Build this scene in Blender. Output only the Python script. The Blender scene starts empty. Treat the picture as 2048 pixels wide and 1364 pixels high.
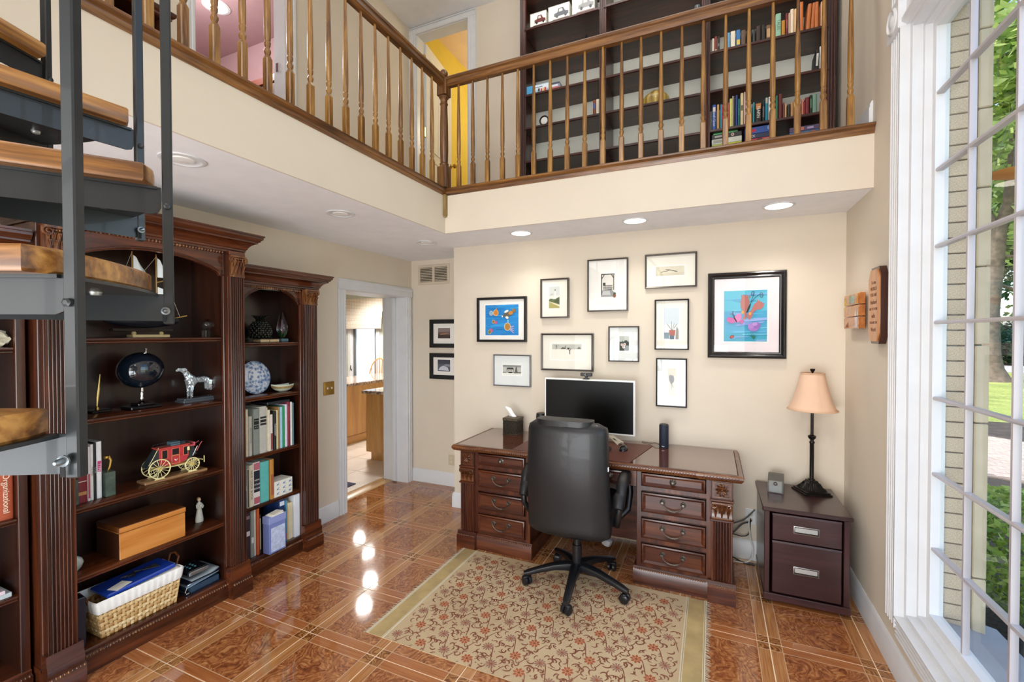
import bpy, math, random
from mathutils import Vector, Matrix, noise
random.seed(7)
PI = math.pi
sc = bpy.context.scene
COL = sc.collection
# ---------------------------------------------------------------- camera, world, light, exposure
cam_d = bpy.data.cameras.new('camera'); cam = bpy.data.objects.new('camera', cam_d); COL.objects.link(cam)
cam_d.sensor_width = 36; cam_d.lens = 903.52 * 36 / 2048; cam_d.clip_start = 0.03; cam_d.clip_end = 500
_R, _U, _F = Vector((0.913921, 0.40589, -0.001444)), Vector((-0.00478, 0.014322, 0.999886)), Vector((-0.405865, 0.91381, -0.015029))
cam.matrix_world = Matrix(((_R.x, _U.x, -_F.x, 0), (_R.y, _U.y, -_F.y, 0), (_R.z, _U.z, -_F.z, 1.6274), (0, 0, 0, 1)))
sc.camera = cam
sc.view_settings.view_transform = 'Standard'; sc.view_settings.look = 'None'
sc.view_settings.gamma = 1; sc.view_settings.use_curve_mapping = False
sc.view_settings.exposure = -0.1
w = bpy.data.worlds.new('world'); sc.world = w; w.use_nodes = True
nt = w.node_tree; bg = nt.nodes['Background']
sky = nt.nodes.new('ShaderNodeTexSky'); sky.sky_type = 'NISHITA'; sky.sun_disc = False
sky.sun_elevation = math.radians(50); sky.sun_rotation = math.radians(250); sky.air_density = 1.0; sky.dust_density = 2.5
nt.links.new(sky.outputs[0], bg.inputs[0]); bg.inputs[1].default_value = 0.62

def lamp(name, kind, loc, target, power, color=(1, 1, 1), size=1.0, sizey=None, spot=None, blend=.6):
    d = bpy.data.lights.new(name, kind); o = bpy.data.objects.new(name, d); COL.objects.link(o)
    o.location = loc; d.color = color; d.energy = power
    o.rotation_euler = (Vector(target) - Vector(loc)).to_track_quat('-Z', 'Y').to_euler()
    if kind == 'AREA':
        d.shape = 'RECTANGLE'; d.size = size; d.size_y = sizey or size
    elif kind == 'SPOT':
        d.spot_size = spot; d.spot_blend = blend; d.shadow_soft_size = size
    elif kind == 'SUN':
        d.angle = size
    else:
        d.shadow_soft_size = size
    return o
lamp('sun', 'SUN', (-6, 0, 12), (3, 4, 0), 3.6, (1, .95, .86), math.radians(1.0))
# added unseen fill lamps, plus a boost to the tall window's daylight
lamp('rear_fill', 'AREA', (-1.2, -3.15, 1.7), (-1.2, 3, 1.7), 150, (.98, .99, 1), 3.6, 3.2)  # added soft fill behind the camera, no opening is built there
lamp('soffit_fill', 'AREA', (-.9, -.9, .8), (-1.6, 2.9, 2.5), 105, (.86, .94, 1), 2.2, 1.4)  # added bounce fill that brightens the ceiling under the balcony
lamp('window_daylight', 'AREA', (.965, 1.05, 1.7), (-1, 1.05, 1.7), 18, (.93, .97, 1), 1.6, 2.6)
lamp('upper_fill', 'AREA', (-.6, -1.0, 4.3), (-.6, 4, 3.9), 40, (1, .99, .97), 2.0, .9)  # added fill behind the camera for the upper wall and shelves
lamp('landing_fill', 'AREA', (-.5, 3.3, 4.93), (-.5, 3.9, 3.3), 16, (1, .99, .95), 2.2, .4)  # added fill above the landing to brighten the shelf backs

# ---------------------------------------------------------------- helpers
def lin(h):
    h = h.lstrip('#'); c = [int(h[i:i + 2], 16) / 255 for i in (0, 2, 4)]
    return tuple((x / 12.92 if x <= .04045 else ((x + .055) / 1.055) ** 2.4) for x in c) + (1,)
MATS = {}
def new_mat(name):
    m = bpy.data.materials.new(name); m.use_nodes = True
    return m, m.node_tree, m.node_tree.nodes['Principled BSDF']
def nd(nt, t, **k):
    n = nt.nodes.new(t)
    for a, v in k.items():
        if a.startswith('i_'):
            key = a[2:]
            n.inputs[int(key) if key.isdigit() else key.replace('_', ' ')].default_value = v
        else: setattr(n, a, v)
    return n
def ramp(nt, fac, stops):
    r = nt.nodes.new('ShaderNodeValToRGB'); e = r.color_ramp.elements
    while len(e) < len(stops): e.new(.5)
    for i, (p, c) in enumerate(stops): e[i].position = p; e[i].color = lin(c) if isinstance(c, str) else c
    nt.links.new(fac, r.inputs[0]); return r.outputs[0]
def math_n(nt, op, a, b=None, c=None):
    n = nt.nodes.new('ShaderNodeMath'); n.operation = op
    for i, v in enumerate((a, b, c)):
        if v is None: continue
        if isinstance(v, (int, float)): n.inputs[i].default_value = v
        else: nt.links.new(v, n.inputs[i])
    return n.outputs[0]
def mixc(nt, fac, a, b, blend='MIX'):
    n = nt.nodes.new('ShaderNodeMix'); n.data_type = 'RGBA'; n.blend_type = blend
    for s, v in ((n.inputs[0], fac), (n.inputs[6], a), (n.inputs[7], b)):
        if isinstance(v, str): s.default_value = lin(v)
        elif isinstance(v, (int, float)): s.default_value = v
        elif isinstance(v, tuple): s.default_value = v
        else: nt.links.new(v, s)
    return n.outputs[2]
def bumpn(nt, p, h, strength=.2, dist=.01):
    b = nd(nt, 'ShaderNodeBump'); b.inputs['Strength'].default_value = strength; b.inputs['Distance'].default_value = dist
    nt.links.new(h, b.inputs['Height']); nt.links.new(b.outputs[0], p.inputs['Normal'])
def mat(name, col, rough=.5, metal=0, coat=0, var=0, vs=8, bump=0, bs=40, spec=.5, sheen=0):
    if name in MATS: return MATS[name]
    m, nt, p = new_mat(name); MATS[name] = m
    p.inputs['Base Color'].default_value = lin(col); p.inputs['Roughness'].default_value = rough
    p.inputs['Metallic'].default_value = metal; p.inputs['Coat Weight'].default_value = coat
    p.inputs['Specular IOR Level'].default_value = spec; p.inputs['Sheen Weight'].default_value = sheen
    tc = nd(nt, 'ShaderNodeTexCoord')
    n = nd(nt, 'ShaderNodeTexNoise', i_Scale=vs, i_Detail=4.0); nt.links.new(tc.outputs['Object'], n.inputs[0])
    v = max(var, .03); c = lin(col)
    d = tuple(x * (1 - v) for x in c[:3]) + (1,); l = tuple(min(1, x * (1 + v)) for x in c[:3]) + (1,)
    nt.links.new(ramp(nt, n.outputs[0], [(.3, d), (.7, l)]), p.inputs['Base Color'])
    if bump:
        n2 = nd(nt, 'ShaderNodeTexNoise', i_Scale=bs, i_Detail=3.0); nt.links.new(tc.outputs['Object'], n2.inputs[0])
        bumpn(nt, p, n2.outputs[0], bump, .004)
    return m
def wood(name, dark, mid, light, axis='Z', rough=.3, coat=.3, scale=1.0, contrast=1.0, bump=.05):
    if name in MATS: return MATS[name]
    m, nt, p = new_mat(name); MATS[name] = m
    tc = nd(nt, 'ShaderNodeTexCoord'); mp = nd(nt, 'ShaderNodeMapping')
    s = {'X': (1.2, 16, 16), 'Y': (16, 1.2, 16), 'Z': (16, 16, 1.2)}[axis]
    mp.inputs['Scale'].default_value = tuple(v * scale for v in s)
    nt.links.new(tc.outputs['Object'], mp.inputs[0])
    oi = nd(nt, 'ShaderNodeObjectInfo'); ad = nd(nt, 'ShaderNodeVectorMath', operation='ADD'); sc_ = nd(nt, 'ShaderNodeVectorMath', operation='SCALE')
    cb = nd(nt, 'ShaderNodeCombineXYZ')
    for i in range(3): nt.links.new(oi.outputs['Random'], cb.inputs[i])
    nt.links.new(cb.outputs[0], sc_.inputs[0]); sc_.inputs['Scale'].default_value = 37
    nt.links.new(mp.outputs[0], ad.inputs[0]); nt.links.new(sc_.outputs[0], ad.inputs[1])
    n1 = nd(nt, 'ShaderNodeTexNoise', i_Scale=1.0, i_Detail=6.0, i_Roughness=.6, i_Distortion=.6); nt.links.new(ad.outputs[0], n1.inputs[0])
    n2 = nd(nt, 'ShaderNodeTexNoise', i_Scale=4.5, i_Detail=3.0); nt.links.new(ad.outputs[0], n2.inputs[0])
    f = math_n(nt, 'ADD', math_n(nt, 'MULTIPLY', n1.outputs[0], .72), math_n(nt, 'MULTIPLY', n2.outputs[0], .28))
    k = .16 / contrast
    nt.links.new(ramp(nt, f, [(.5 - k, dark), (.5, mid), (.5 + k, light)]), p.inputs['Base Color'])
    p.inputs['Roughness'].default_value = rough; p.inputs['Coat Weight'].default_value = coat; p.inputs['Coat Roughness'].default_value = .12
    if bump: bumpn(nt, p, n2.outputs[0], bump, .002)
    return m
def emit(name, col, s):
    if name in MATS: return MATS[name]
    m, nt, p = new_mat(name); MATS[name] = m
    p.inputs['Base Color'].default_value = lin(col); p.inputs['Emission Color'].default_value = lin(col); p.inputs['Emission Strength'].default_value = s
    return m
def glass_pane(name='window_glass', tint='#FBFDFC', refl=1.0):
    if name in MATS: return MATS[name]
    m, nt, p = new_mat(name); MATS[name] = m; nt.nodes.remove(p)
    t = nd(nt, 'ShaderNodeBsdfTransparent'); t.inputs[0].default_value = lin(tint)
    g = nd(nt, 'ShaderNodeBsdfGlossy'); g.inputs['Roughness'].default_value = .01
    fr = nd(nt, 'ShaderNodeFresnel'); fr.inputs[0].default_value = 1.45
    geo = nd(nt, 'ShaderNodeNewGeometry'); front = math_n(nt, 'SUBTRACT', 1.0, geo.outputs['Backfacing'])
    mx = nd(nt, 'ShaderNodeMixShader'); nt.links.new(math_n(nt, 'MULTIPLY', math_n(nt, 'MULTIPLY', fr.outputs[0], refl), front), mx.inputs[0])
    nt.links.new(t.outputs[0], mx.inputs[1]); nt.links.new(g.outputs[0], mx.inputs[2])
    nt.links.new(mx.outputs[0], nt.nodes['Material Output'].inputs[0]); return m
def solid_glass(name, col, rough=0.0, ior=1.5):
    if name in MATS: return MATS[name]
    m, nt, p = new_mat(name); MATS[name] = m
    p.inputs['Base Color'].default_value = lin(col); p.inputs['Roughness'].default_value = rough
    p.inputs['Transmission Weight'].default_value = 1; p.inputs['IOR'].default_value = ior
    return m

class MB:
    """collects geometry for ONE mesh object"""
    def __init__(s): s.v = []; s.f = []; s.m = Matrix.Identity(4); s.mi = []; s.cur = 0
    def add(s, vs, fs):
        o = len(s.v); s.v += [tuple(s.m @ Vector(p)) for p in vs]
        s.f += [tuple(i + o for i in q) for q in fs]; s.mi += [s.cur] * len(fs)
        return s
    def at(s, loc=(0, 0, 0), rz=0, rx=0, ry=0, sc=1):
        s.m = Matrix.Translation(loc) @ Matrix.Rotation(rz, 4, 'Z') @ Matrix.Rotation(ry, 4, 'Y') @ Matrix.Rotation(rx, 4, 'X') @ Matrix.Scale(sc, 4); return s
    def box(s, a, b, c=0):
        x0, y0, z0 = (min(a[i], b[i]) for i in range(3)); x1, y1, z1 = (max(a[i], b[i]) for i in range(3))
        if c <= 0 or min(x1 - x0, y1 - y0, z1 - z0) < 2.2 * c:
            return s.add([(x0, y0, z0), (x1, y0, z0), (x1, y1, z0), (x0, y1, z0), (x0, y0, z1), (x1, y0, z1), (x1, y1, z1), (x0, y1, z1)],
                         [(0, 3, 2, 1), (4, 5, 6, 7), (0, 1, 5, 4), (1, 2, 6, 5), (2, 3, 7, 6), (3, 0, 4, 7)])
        vs = []; idx = {}
        X = (x0, x1); Y = (y0, y1); Z = (z0, z1)
        for i in (0, 1):
            for j in (0, 1):
                for k in (0, 1):
                    px = X[i] + (c if i == 0 else -c); py = Y[j] + (c if j == 0 else -c); pz = Z[k] + (c if k == 0 else -c)
                    idx[i, j, k, 0] = len(vs); vs.append((X[i], py, pz))
                    idx[i, j, k, 1] = len(vs); vs.append((px, Y[j], pz))
                    idx[i, j, k, 2] = len(vs); vs.append((px, py, Z[k]))
        fs = []
        for a_ in (0, 1):
            q = [idx[a_, 0, 0, 0], idx[a_, 1, 0, 0], idx[a_, 1, 1, 0], idx[a_, 0, 1, 0]]; fs.append(q if a_ else q[::-1])
            q = [idx[0, a_, 0, 1], idx[1, a_, 0, 1], idx[1, a_, 1, 1], idx[0, a_, 1, 1]]; fs.append(q[::-1] if a_ else q)
            q = [idx[0, 0, a_, 2], idx[1, 0, a_, 2], idx[1, 1, a_, 2], idx[0, 1, a_, 2]]; fs.append(q if a_ else q[::-1])
        for i in (0, 1):
            for j in (0, 1):
                q = [idx[i, j, 0, 0], idx[i, j, 1, 0], idx[i, j, 1, 1], idx[i, j, 0, 1]]; fs.append(q if (i == j) else q[::-1])
                q = [idx[i, 0, j, 0], idx[i, 0, j, 2], idx[i, 1, j, 2], idx[i, 1, j, 0]]; fs.append(q if (i == j) else q[::-1])
                q = [idx[0, i, j, 1], idx[1, i, j, 1], idx[1, i, j, 2], idx[0, i, j, 2]]; fs.append(q if (i == j) else q[::-1])
                for k in (0, 1):
                    q = [idx[i, j, k, 0], idx[i, j, k, 1], idx[i, j, k, 2]]; fs.append(q if (i + j + k) % 2 else q[::-1])
        return s.add(vs, [tuple(q) for q in fs])
    def prism(s, poly, axis, a, b):
        """extrude a closed 2D polygon along an axis: X -> (y,z), Y -> (x,z), Z -> (x,y)"""
        n = len(poly)
        def P(u, v, t): return {'X': (t, u, v), 'Y': (u, t, v), 'Z': (u, v, t)}[axis]
        vs = [P(u, v, a) for u, v in poly] + [P(u, v, b) for u, v in poly]
        fs = [tuple(range(n))[::-1], tuple(range(n, 2 * n))] + [(i, (i + 1) % n, n + (i + 1) % n, n + i) for i in range(n)]
        return s.add(vs, fs)
    def lathe(s, prof, c=(0, 0, 0), n=20, cap=True, sx=1, sy=1):
        vs = []; fs = []
        for r, z in prof:
            for i in range(n):
                t = 2 * PI * i / n; vs.append((c[0] + r * sx * math.cos(t), c[1] + r * sy * math.sin(t), c[2] + z))
        for j in range(len(prof) - 1):
            for i in range(n):
                k = (i + 1) % n; fs.append((j * n + i, j * n + k, (j + 1) * n + k, (j + 1) * n + i))
        if cap:
            fs.append(tuple(range(n))[::-1]); fs.append(tuple(range((len(prof) - 1) * n, len(prof) * n)))
        return s.add(vs, fs)
    def sphere(s, c, r, n=12, m=8, sx=1, sy=1, sz=1):
        return s.lathe([(max(r * math.sin(PI * j / m), r * .02), -r * sz * math.cos(PI * j / m)) for j in range(m + 1)], c, n, True, sx, sy)
    def tube(s, pts, r, n=8, cap=True):
        pts = [Vector(p) for p in pts]; N = len(pts); vs = []; fs = []; up = None
        for i, p in enumerate(pts):
            t = (pts[min(i + 1, N - 1)] - pts[max(i - 1, 0)]).normalized()
            if up is None: up = Vector((0, 0, 1)) if abs(t.z) < .9 else Vector((1, 0, 0))
            a = t.cross(up).normalized(); up = a.cross(t).normalized()
            rr = r[i] if isinstance(r, (list, tuple)) else r
            for k in range(n):
                th = 2 * PI * k / n; vs.append(p + a * rr * math.cos(th) + up * rr * math.sin(th))
        for i in range(N - 1):
            for k in range(n):
                l = (k + 1) % n; fs.append((i * n + k, i * n + l, (i + 1) * n + l, (i + 1) * n + k))
        if cap: fs.append(tuple(range(n))[::-1]); fs.append(tuple(range((N - 1) * n, N * n)))
        return s.add(vs, fs)
    def sweep(s, prof, path, nrm, closed=False):
        """sweep a closed profile (out, up) along a mitred polyline; 'up' runs along nrm, 'out' along tangent x nrm"""
        nrm = Vector(nrm); P = [Vector(p) for p in path]; N = len(P); vs = []; fs = []; k = len(prof)
        for i in range(N):
            ti = (P[i] - P[i - 1]).normalized() if (closed or i > 0) else None
            to = (P[(i + 1) % N] - P[i]).normalized() if (closed or i < N - 1) else None
            ti = ti or to; to = to or ti
            a = ti.cross(nrm).normalized(); b = to.cross(nrm).normalized(); mt = (a + b) / (1 + a.dot(b))
            for o, u in prof: vs.append(P[i] + mt * o + nrm * u)
        for i in range(N if closed else N - 1):
            j = (i + 1) % N
            for q in range(k):
                r = (q + 1) % k; fs.append((i * k + q, i * k + r, j * k + r, j * k + q))
        if not closed: fs.append(tuple(range(k))); fs.append(tuple(range((N - 1) * k, N * k))[::-1])
        return s.add(vs, fs)
    def grid(s, fn, nu, nv, closed_u=False):
        vs = [fn(i / nu, j / nv) for j in range(nv + 1) for i in range(nu + (0 if closed_u else 1))]; w_ = nu + (0 if closed_u else 1); fs = []
        for j in range(nv):
            for i in range(nu):
                k = (i + 1) % w_; fs.append((j * w_ + i, j * w_ + k, (j + 1) * w_ + k, (j + 1) * w_ + i))
        return s.add(vs, fs)
ROOT = {}
def link(name, me, mats, parent, smooth, fix=True):
    for m in (mats if isinstance(mats, (list, tuple)) else [mats]): me.materials.append(m)
    o = bpy.data.objects.new(name, me); COL.objects.link(o)
    if parent is not None: o.parent = parent; ROOT[o.name] = ROOT.get(parent.name)
    return o
def build(name, mb, mats, parent=None, smooth=35, world=True):
    """link the collected geometry as one mesh object; geometry is given in world space unless world=False"""
    off = ROOT.get(parent.name) if parent is not None else None
    vs = mb.v
    if world and off is not None: vs = [(x - off[0], y - off[1], z - off[2]) for x, y, z in vs]
    me = bpy.data.meshes.new(name); me.from_pydata(vs, [], mb.f); me.update()
    import bmesh
    bm = bmesh.new(); bm.from_mesh(me); bmesh.ops.recalc_face_normals(bm, faces=bm.faces); bm.to_mesh(me); bm.free()
    if any(mb.mi): me.polygons.foreach_set('material_index', mb.mi)
    if smooth: me.shade_smooth(); me.set_sharp_from_angle(angle=math.radians(smooth))
    return link(name, me, mats, parent, smooth)
def thing(name, label, cat, loc=(0, 0, 0), rz=0, group=None):
    o = bpy.data.objects.new(name, None); COL.objects.link(o); o.empty_display_size = .05
    o.location = loc; o.rotation_euler = (0, 0, rz); o['label'] = label; o['category'] = cat
    if group: o['group'] = group
    ROOT[o.name] = tuple(loc); return o
def tag(o, label, cat, group=None):
    o['label'] = label; o['category'] = cat
    if group: o['group'] = group
    return o
def struct(name, mb, m, parent=None, smooth=35):
    o = build(name, mb, m, parent, smooth)
    if parent is None: o['kind'] = 'structure'; ROOT[o.name] = (0, 0, 0)
    return o
def one(name, label, cat, loc, mb, mats, rz=0, group=None, smooth=35):
    """a thing that is a single mesh, geometry local to loc"""
    o = build(name, mb, mats, None, smooth, world=False); o.location = loc; o.rotation_euler = (0, 0, rz)
    ROOT[o.name] = tuple(loc); return tag(o, label, cat, group)
def text(name, body, size, m, parent, loc, rot, extrude=.0004, world=True, align='CENTER', sx=1, bold=0):
    cu = bpy.data.curves.new(name, 'FONT'); cu.body = body; cu.size = size; cu.extrude = extrude; cu.align_x = align; cu.align_y = 'CENTER'; cu.offset = bold
    t = bpy.data.objects.new(name, cu); COL.objects.link(t)
    dg = bpy.context.evaluated_depsgraph_get(); me = bpy.data.meshes.new_from_object(t.evaluated_get(dg)); me.name = name
    bpy.data.objects.remove(t); bpy.data.curves.remove(cu)
    off = ROOT.get(parent.name) or (0, 0, 0)
    l = Vector(loc) - (Vector(off) if world else Vector())
    M = Matrix.Translation(l) @ rot.to_matrix().to_4x4() @ Matrix.Diagonal((sx, 1, 1, 1))
    me.transform(M); me.materials.clear()
    return link(name, me, m, parent, 0)
from mathutils import Euler
FACE_X = Euler((PI / 2, 0, PI / 2))       # text that reads on a surface facing +X
FACE_X_UP = FACE_X.to_matrix() @ Matrix.Rotation(-PI / 2, 3, 'Z')   # spine text running top to bottom on a surface facing +X
FACE_NY = Euler((PI / 2, 0, 0))           # on a surface facing -Y
FACE_NY_UP = FACE_NY.to_matrix() @ Matrix.Rotation(-PI / 2, 3, 'Z')
FACE_NX = Euler((PI / 2, 0, -PI / 2))
class _M:
    def __init__(s, m): s.m = m
    def to_matrix(s): return s.m
FACE_X_UP = _M(FACE_X_UP); FACE_NY_UP = _M(FACE_NY_UP)
# ---------------------------------------------------------------- shared materials
XR, D, ZC, ZT, XL, DF, XF, D2, BW = .81, 3.658, 2.437, 2.737, -3.065, 3.104, -1.963, 4.148, -2.22
T = .4572; GX0, GY0 = -2.464, 1.3273
ZU = 2.795; ZCU = 4.99
WALL = mat('beige_wall_paint', '#D9CDBB', .85, var=.02, vs=2, bump=.02, bs=300)
WHITE = mat('white_trim_paint', '#DADBDD', .35, var=.01)
CEIL = mat('white_ceiling_paint', '#EFEFF1', .9, var=.01)
GREENW = mat('pale_green_wall_paint', '#D4D6C6', .85)
OAK_Z = wood('golden_oak_upright', '#573513', '#8A5F27', '#AC803C', 'Z', .35, .3, 1.8, 1.2)
OAKD_Z = wood('dark_oak_upright', '#3C220E', '#68411D', '#8C602E', 'Z', .35, .3, 1.4, 1.1)
OAK_X = wood('golden_oak_along_x', '#40260F', '#6E451E', '#92642F', 'X', .35, .3, 1.4, 1.1)
OAK_Y = wood('golden_oak_along_y', '#40260F', '#6E451E', '#92642F', 'Y', .35, .3, 1.4, 1.1)
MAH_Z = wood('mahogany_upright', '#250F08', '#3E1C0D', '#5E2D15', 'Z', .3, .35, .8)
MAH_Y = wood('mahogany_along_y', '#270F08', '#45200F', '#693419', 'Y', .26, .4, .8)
MAH_IN = wood('mahogany_inside_shaded', '#180A05', '#271008', '#391A0C', 'Z', .3, .3, .5)  # same wood painted darker for the shade inside the cases
STEEL = mat('painted_dark_steel', '#1B2023', .42, 0, .15, var=.12, vs=9, bump=.03, bs=60)
BRASS = mat('brass', '#B99A55', .25, 1)
CHROME = mat('chrome', '#D8D8D8', .12, 1)
BLACK = mat('black_plastic', '#141416', .4, var=.05)
# ================================================================ THE SETTING
# floor: a slab with one object per printed wood-look tile, grout joints left open between them
def tile_material():
    m, nt, p = new_mat('burl_print_tile')
    tc = nd(nt, 'ShaderNodeTexCoord'); sp = nd(nt, 'ShaderNodeSeparateXYZ'); nt.links.new(tc.outputs['Object'], sp.inputs[0])
    ax = math_n(nt, 'ABSOLUTE', sp.outputs[0]); ay = math_n(nt, 'ABSOLUTE', sp.outputs[1])
    E_ = T * .375
    mx = math_n(nt, 'GREATER_THAN', ax, E_); my = math_n(nt, 'GREATER_THAN', ay, E_)
    lx = math_n(nt, 'LESS_THAN', math_n(nt, 'ABSOLUTE', math_n(nt, 'SUBTRACT', ax, E_)), .0022)
    ly = math_n(nt, 'LESS_THAN', math_n(nt, 'ABSOLUTE', math_n(nt, 'SUBTRACT', ay, E_)), .0022)
    line = math_n(nt, 'MAXIMUM', lx, ly)
    oi = nd(nt, 'ShaderNodeObjectInfo'); cb = nd(nt, 'ShaderNodeCombineXYZ')
    for i in range(3): nt.links.new(math_n(nt, 'MULTIPLY', oi.outputs['Random'], 31 + 7 * i), cb.inputs[i])
    ad = nd(nt, 'ShaderNodeVectorMath', operation='ADD'); nt.links.new(tc.outputs['Object'], ad.inputs[0]); nt.links.new(cb.outputs[0], ad.inputs[1])
    def mapped(s):
        mp = nd(nt, 'ShaderNodeMapping'); mp.inputs['Scale'].default_value = s; nt.links.new(ad.outputs[0], mp.inputs[0]); return mp.outputs[0]
    # burl: swirling figure from a strongly warped noise
    w1 = nd(nt, 'ShaderNodeTexNoise', i_Scale=5.5, i_Detail=2.0); nt.links.new(ad.outputs[0], w1.inputs[0])
    wv = nd(nt, 'ShaderNodeVectorMath', operation='SCALE'); nt.links.new(w1.outputs['Color'], wv.inputs[0]); wv.inputs['Scale'].default_value = .42
    wa = nd(nt, 'ShaderNodeVectorMath', operation='ADD'); nt.links.new(mapped((1, 1, 1)), wa.inputs[0]); nt.links.new(wv.outputs[0], wa.inputs[1])
    wave = nd(nt, 'ShaderNodeTexWave', i_Scale=9.0, i_Distortion=9.0, i_Detail=5.0); wave.inputs['Detail Scale'].default_value = 2.2; wave.inputs['Detail Roughness'].default_value = .62
    nt.links.new(wa.outputs[0], wave.inputs[0])
    n2 = nd(nt, 'ShaderNodeTexNoise', i_Scale=10.0, i_Detail=8.0, i_Roughness=.68, i_Distortion=3.0); nt.links.new(wa.outputs[0], n2.inputs[0])
    f = math_n(nt, 'ADD', math_n(nt, 'MULTIPLY', wave.outputs['Fac'], .15), math_n(nt, 'MULTIPLY', n2.outputs[0], .85))
    burl = ramp(nt, f, [(.30, '#653520'), (.45, '#905430'), (.58, '#B07242'), (.72, '#CC9864')])
    gx = nd(nt, 'ShaderNodeTexNoise', i_Scale=1.0, i_Detail=4.0); nt.links.new(mapped((5, 130, 1)), gx.inputs[0])
    gy = nd(nt, 'ShaderNodeTexNoise', i_Scale=1.0, i_Detail=4.0); nt.links.new(mapped((130, 5, 1)), gy.inputs[0])
    bx = ramp(nt, gx.outputs[0], [(.3, '#98582F'), (.7, '#B87848')])
    by = ramp(nt, gy.outputs[0], [(.3, '#9C6238'), (.7, '#C68E58')])
    rings = nd(nt, 'ShaderNodeTexWave', i_Scale=16.0, i_Distortion=6.0, i_Detail=3.0); rings.wave_type = 'RINGS'; nt.links.new(wa.outputs[0], rings.inputs[0])
    corner = ramp(nt, rings.outputs['Fac'], [(.1, '#74401C'), (.9, '#B07A44')])
    c = mixc(nt, my, burl, bx); c = mixc(nt, mx, c, by); c = mixc(nt, math_n(nt, 'MULTIPLY', mx, my), c, corner)
    c = mixc(nt, math_n(nt, 'MULTIPLY', line, .85), c, '#D4AE88')
    nt.links.new(c, p.inputs['Base Color'])
    p.inputs['Roughness'].default_value = .06; p.inputs['Specular IOR Level'].default_value = .7; p.inputs['Coat Weight'].default_value = .3; p.inputs['Coat Roughness'].default_value = .03
    n3 = nd(nt, 'ShaderNodeTexNoise', i_Scale=6.0, i_Detail=1.0); nt.links.new(tc.outputs['Object'], n3.inputs[0]); bumpn(nt, p, n3.outputs[0], .05, .004)
    return m
TILE = tile_material()
GROUT = mat('pale_grout', '#F0D6B4', .8)
fl = struct('floor', MB().box((-3.40, -3.3, -.14), (XR + .02, D2 + .02, -.0012)), GROUT)
cache = {}
for i in range(-8, 7):
    for j in range(-3, 9):
        xa, xb = GX0 + j * T, GX0 + (j + 1) * T; ya, yb = GY0 + i * T, GY0 + (i + 1) * T
        g = .0026
        xa2, xb2, ya2, yb2 = max(xa + g, -3.262 if (yb > 3.16) else XL), min(xb - g, XR), max(ya + g, -3.3), min(yb - g, D2)
        if yb > D and xa > BW: continue
        if yb > D and xb > BW: xb2 = min(xb2, BW + .0)if ya > D - .02 else xb2
        if xb2 - xa2 < .02 or yb2 - ya2 < .02: continue
        cx, cy = (xa + xb) / 2, (ya + yb) / 2
        key = (round(xa2 - cx, 3), round(xb2 - cx, 3), round(ya2 - cy, 3), round(yb2 - cy, 3))
        if key not in cache:
            t_ = build('tile', MB().box((key[0], key[2], -.0028), (key[1], key[3], 0), .0007), TILE, fl, 0, world=False); cache[key] = t_
        else:
            t_ = cache[key].copy(); COL.objects.link(t_)
        t_.location = (cx, cy, 0)
# kitchen floor with big pale tiles
KT = mat('cream_stone_tile', '#E8DACB', .25, var=.05, vs=5)
kf = struct('floor_kitchen', MB().box((-9.2, 1.5, -.14), (-3.40, 8.3, -.004)), mat('kitchen_grout', '#C4AD98', .8))
base = None
for i in range(13):
    for j in range(13):
        x, y = -3.42 - .45 * j - .225, 1.9 + .45 * i + .225
        if x < -6.8 or y > 7.3: continue
        if base is None: base = build('tile', MB().box((-.2225, -.2225, -.0038), (.2225, .2225, 0), .001), KT, kf, 0, world=False); t_ = base
        else: t_ = base.copy(); COL.objects.link(t_)
        t_.location = (x, y, 0)
th = build('trim_threshold', MB().prism([(-3.425, 0), (-3.26, 0), (-3.275, .008), (-3.41, .008)], 'Y', 3.155, 4.035), wood('pale_oak_threshold', '#B58A55', '#CFA66E', '#DDB987', 'Y', .35, .2, .7)); th['kind'] = 'structure'
# walls ------------------------------------------------------------------
def wallmb(*bx):
    m = MB()
    for a, b in bx: m.box(a, b)
    return m
struct('wall_left', wallmb(((-3.37, -3.3, 0), (XL, 3.15, ZC)), ((-3.37, 3.15, 2.032), (XL, 4.037, ZC)), ((-3.37, 4.037, 0), (XL, 4.35, ZC)),
                           ((-3.185, -3.3, ZT), (XL, 1.86, ZCU)), ((-3.185, 2.54, ZT), (XL, 4.35, ZCU)), ((-3.185, 1.86, 4.83), (XL, 2.54, ZCU))), WALL)
struct('wall_alcove', MB().box((XL, D2, 0), (BW, D2 + .2, ZC)), WALL)
struct('wall_back', MB().box((BW, D, 0), (XR, D2 + .2, ZC)), WALL)
WY0, WY1, WZ0, WZ1 = .50, 2.655, .30, 3.05
struct('wall_right', wallmb(((XR, -3.4, 0), (1.0, WY0, ZCU + .3)), ((XR, WY1, 0), (1.0, D2 + .2, ZCU + .3)), ((XR, WY0, 0), (1.0, WY1, WZ0)), ((XR, WY0, 4.3), (1.0, WY1, ZCU + .3))), WALL)
struct('wall_front', MB().box((-3.37, -3.4, 0), (1.0, -3.3, ZCU)), WALL)
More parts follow.
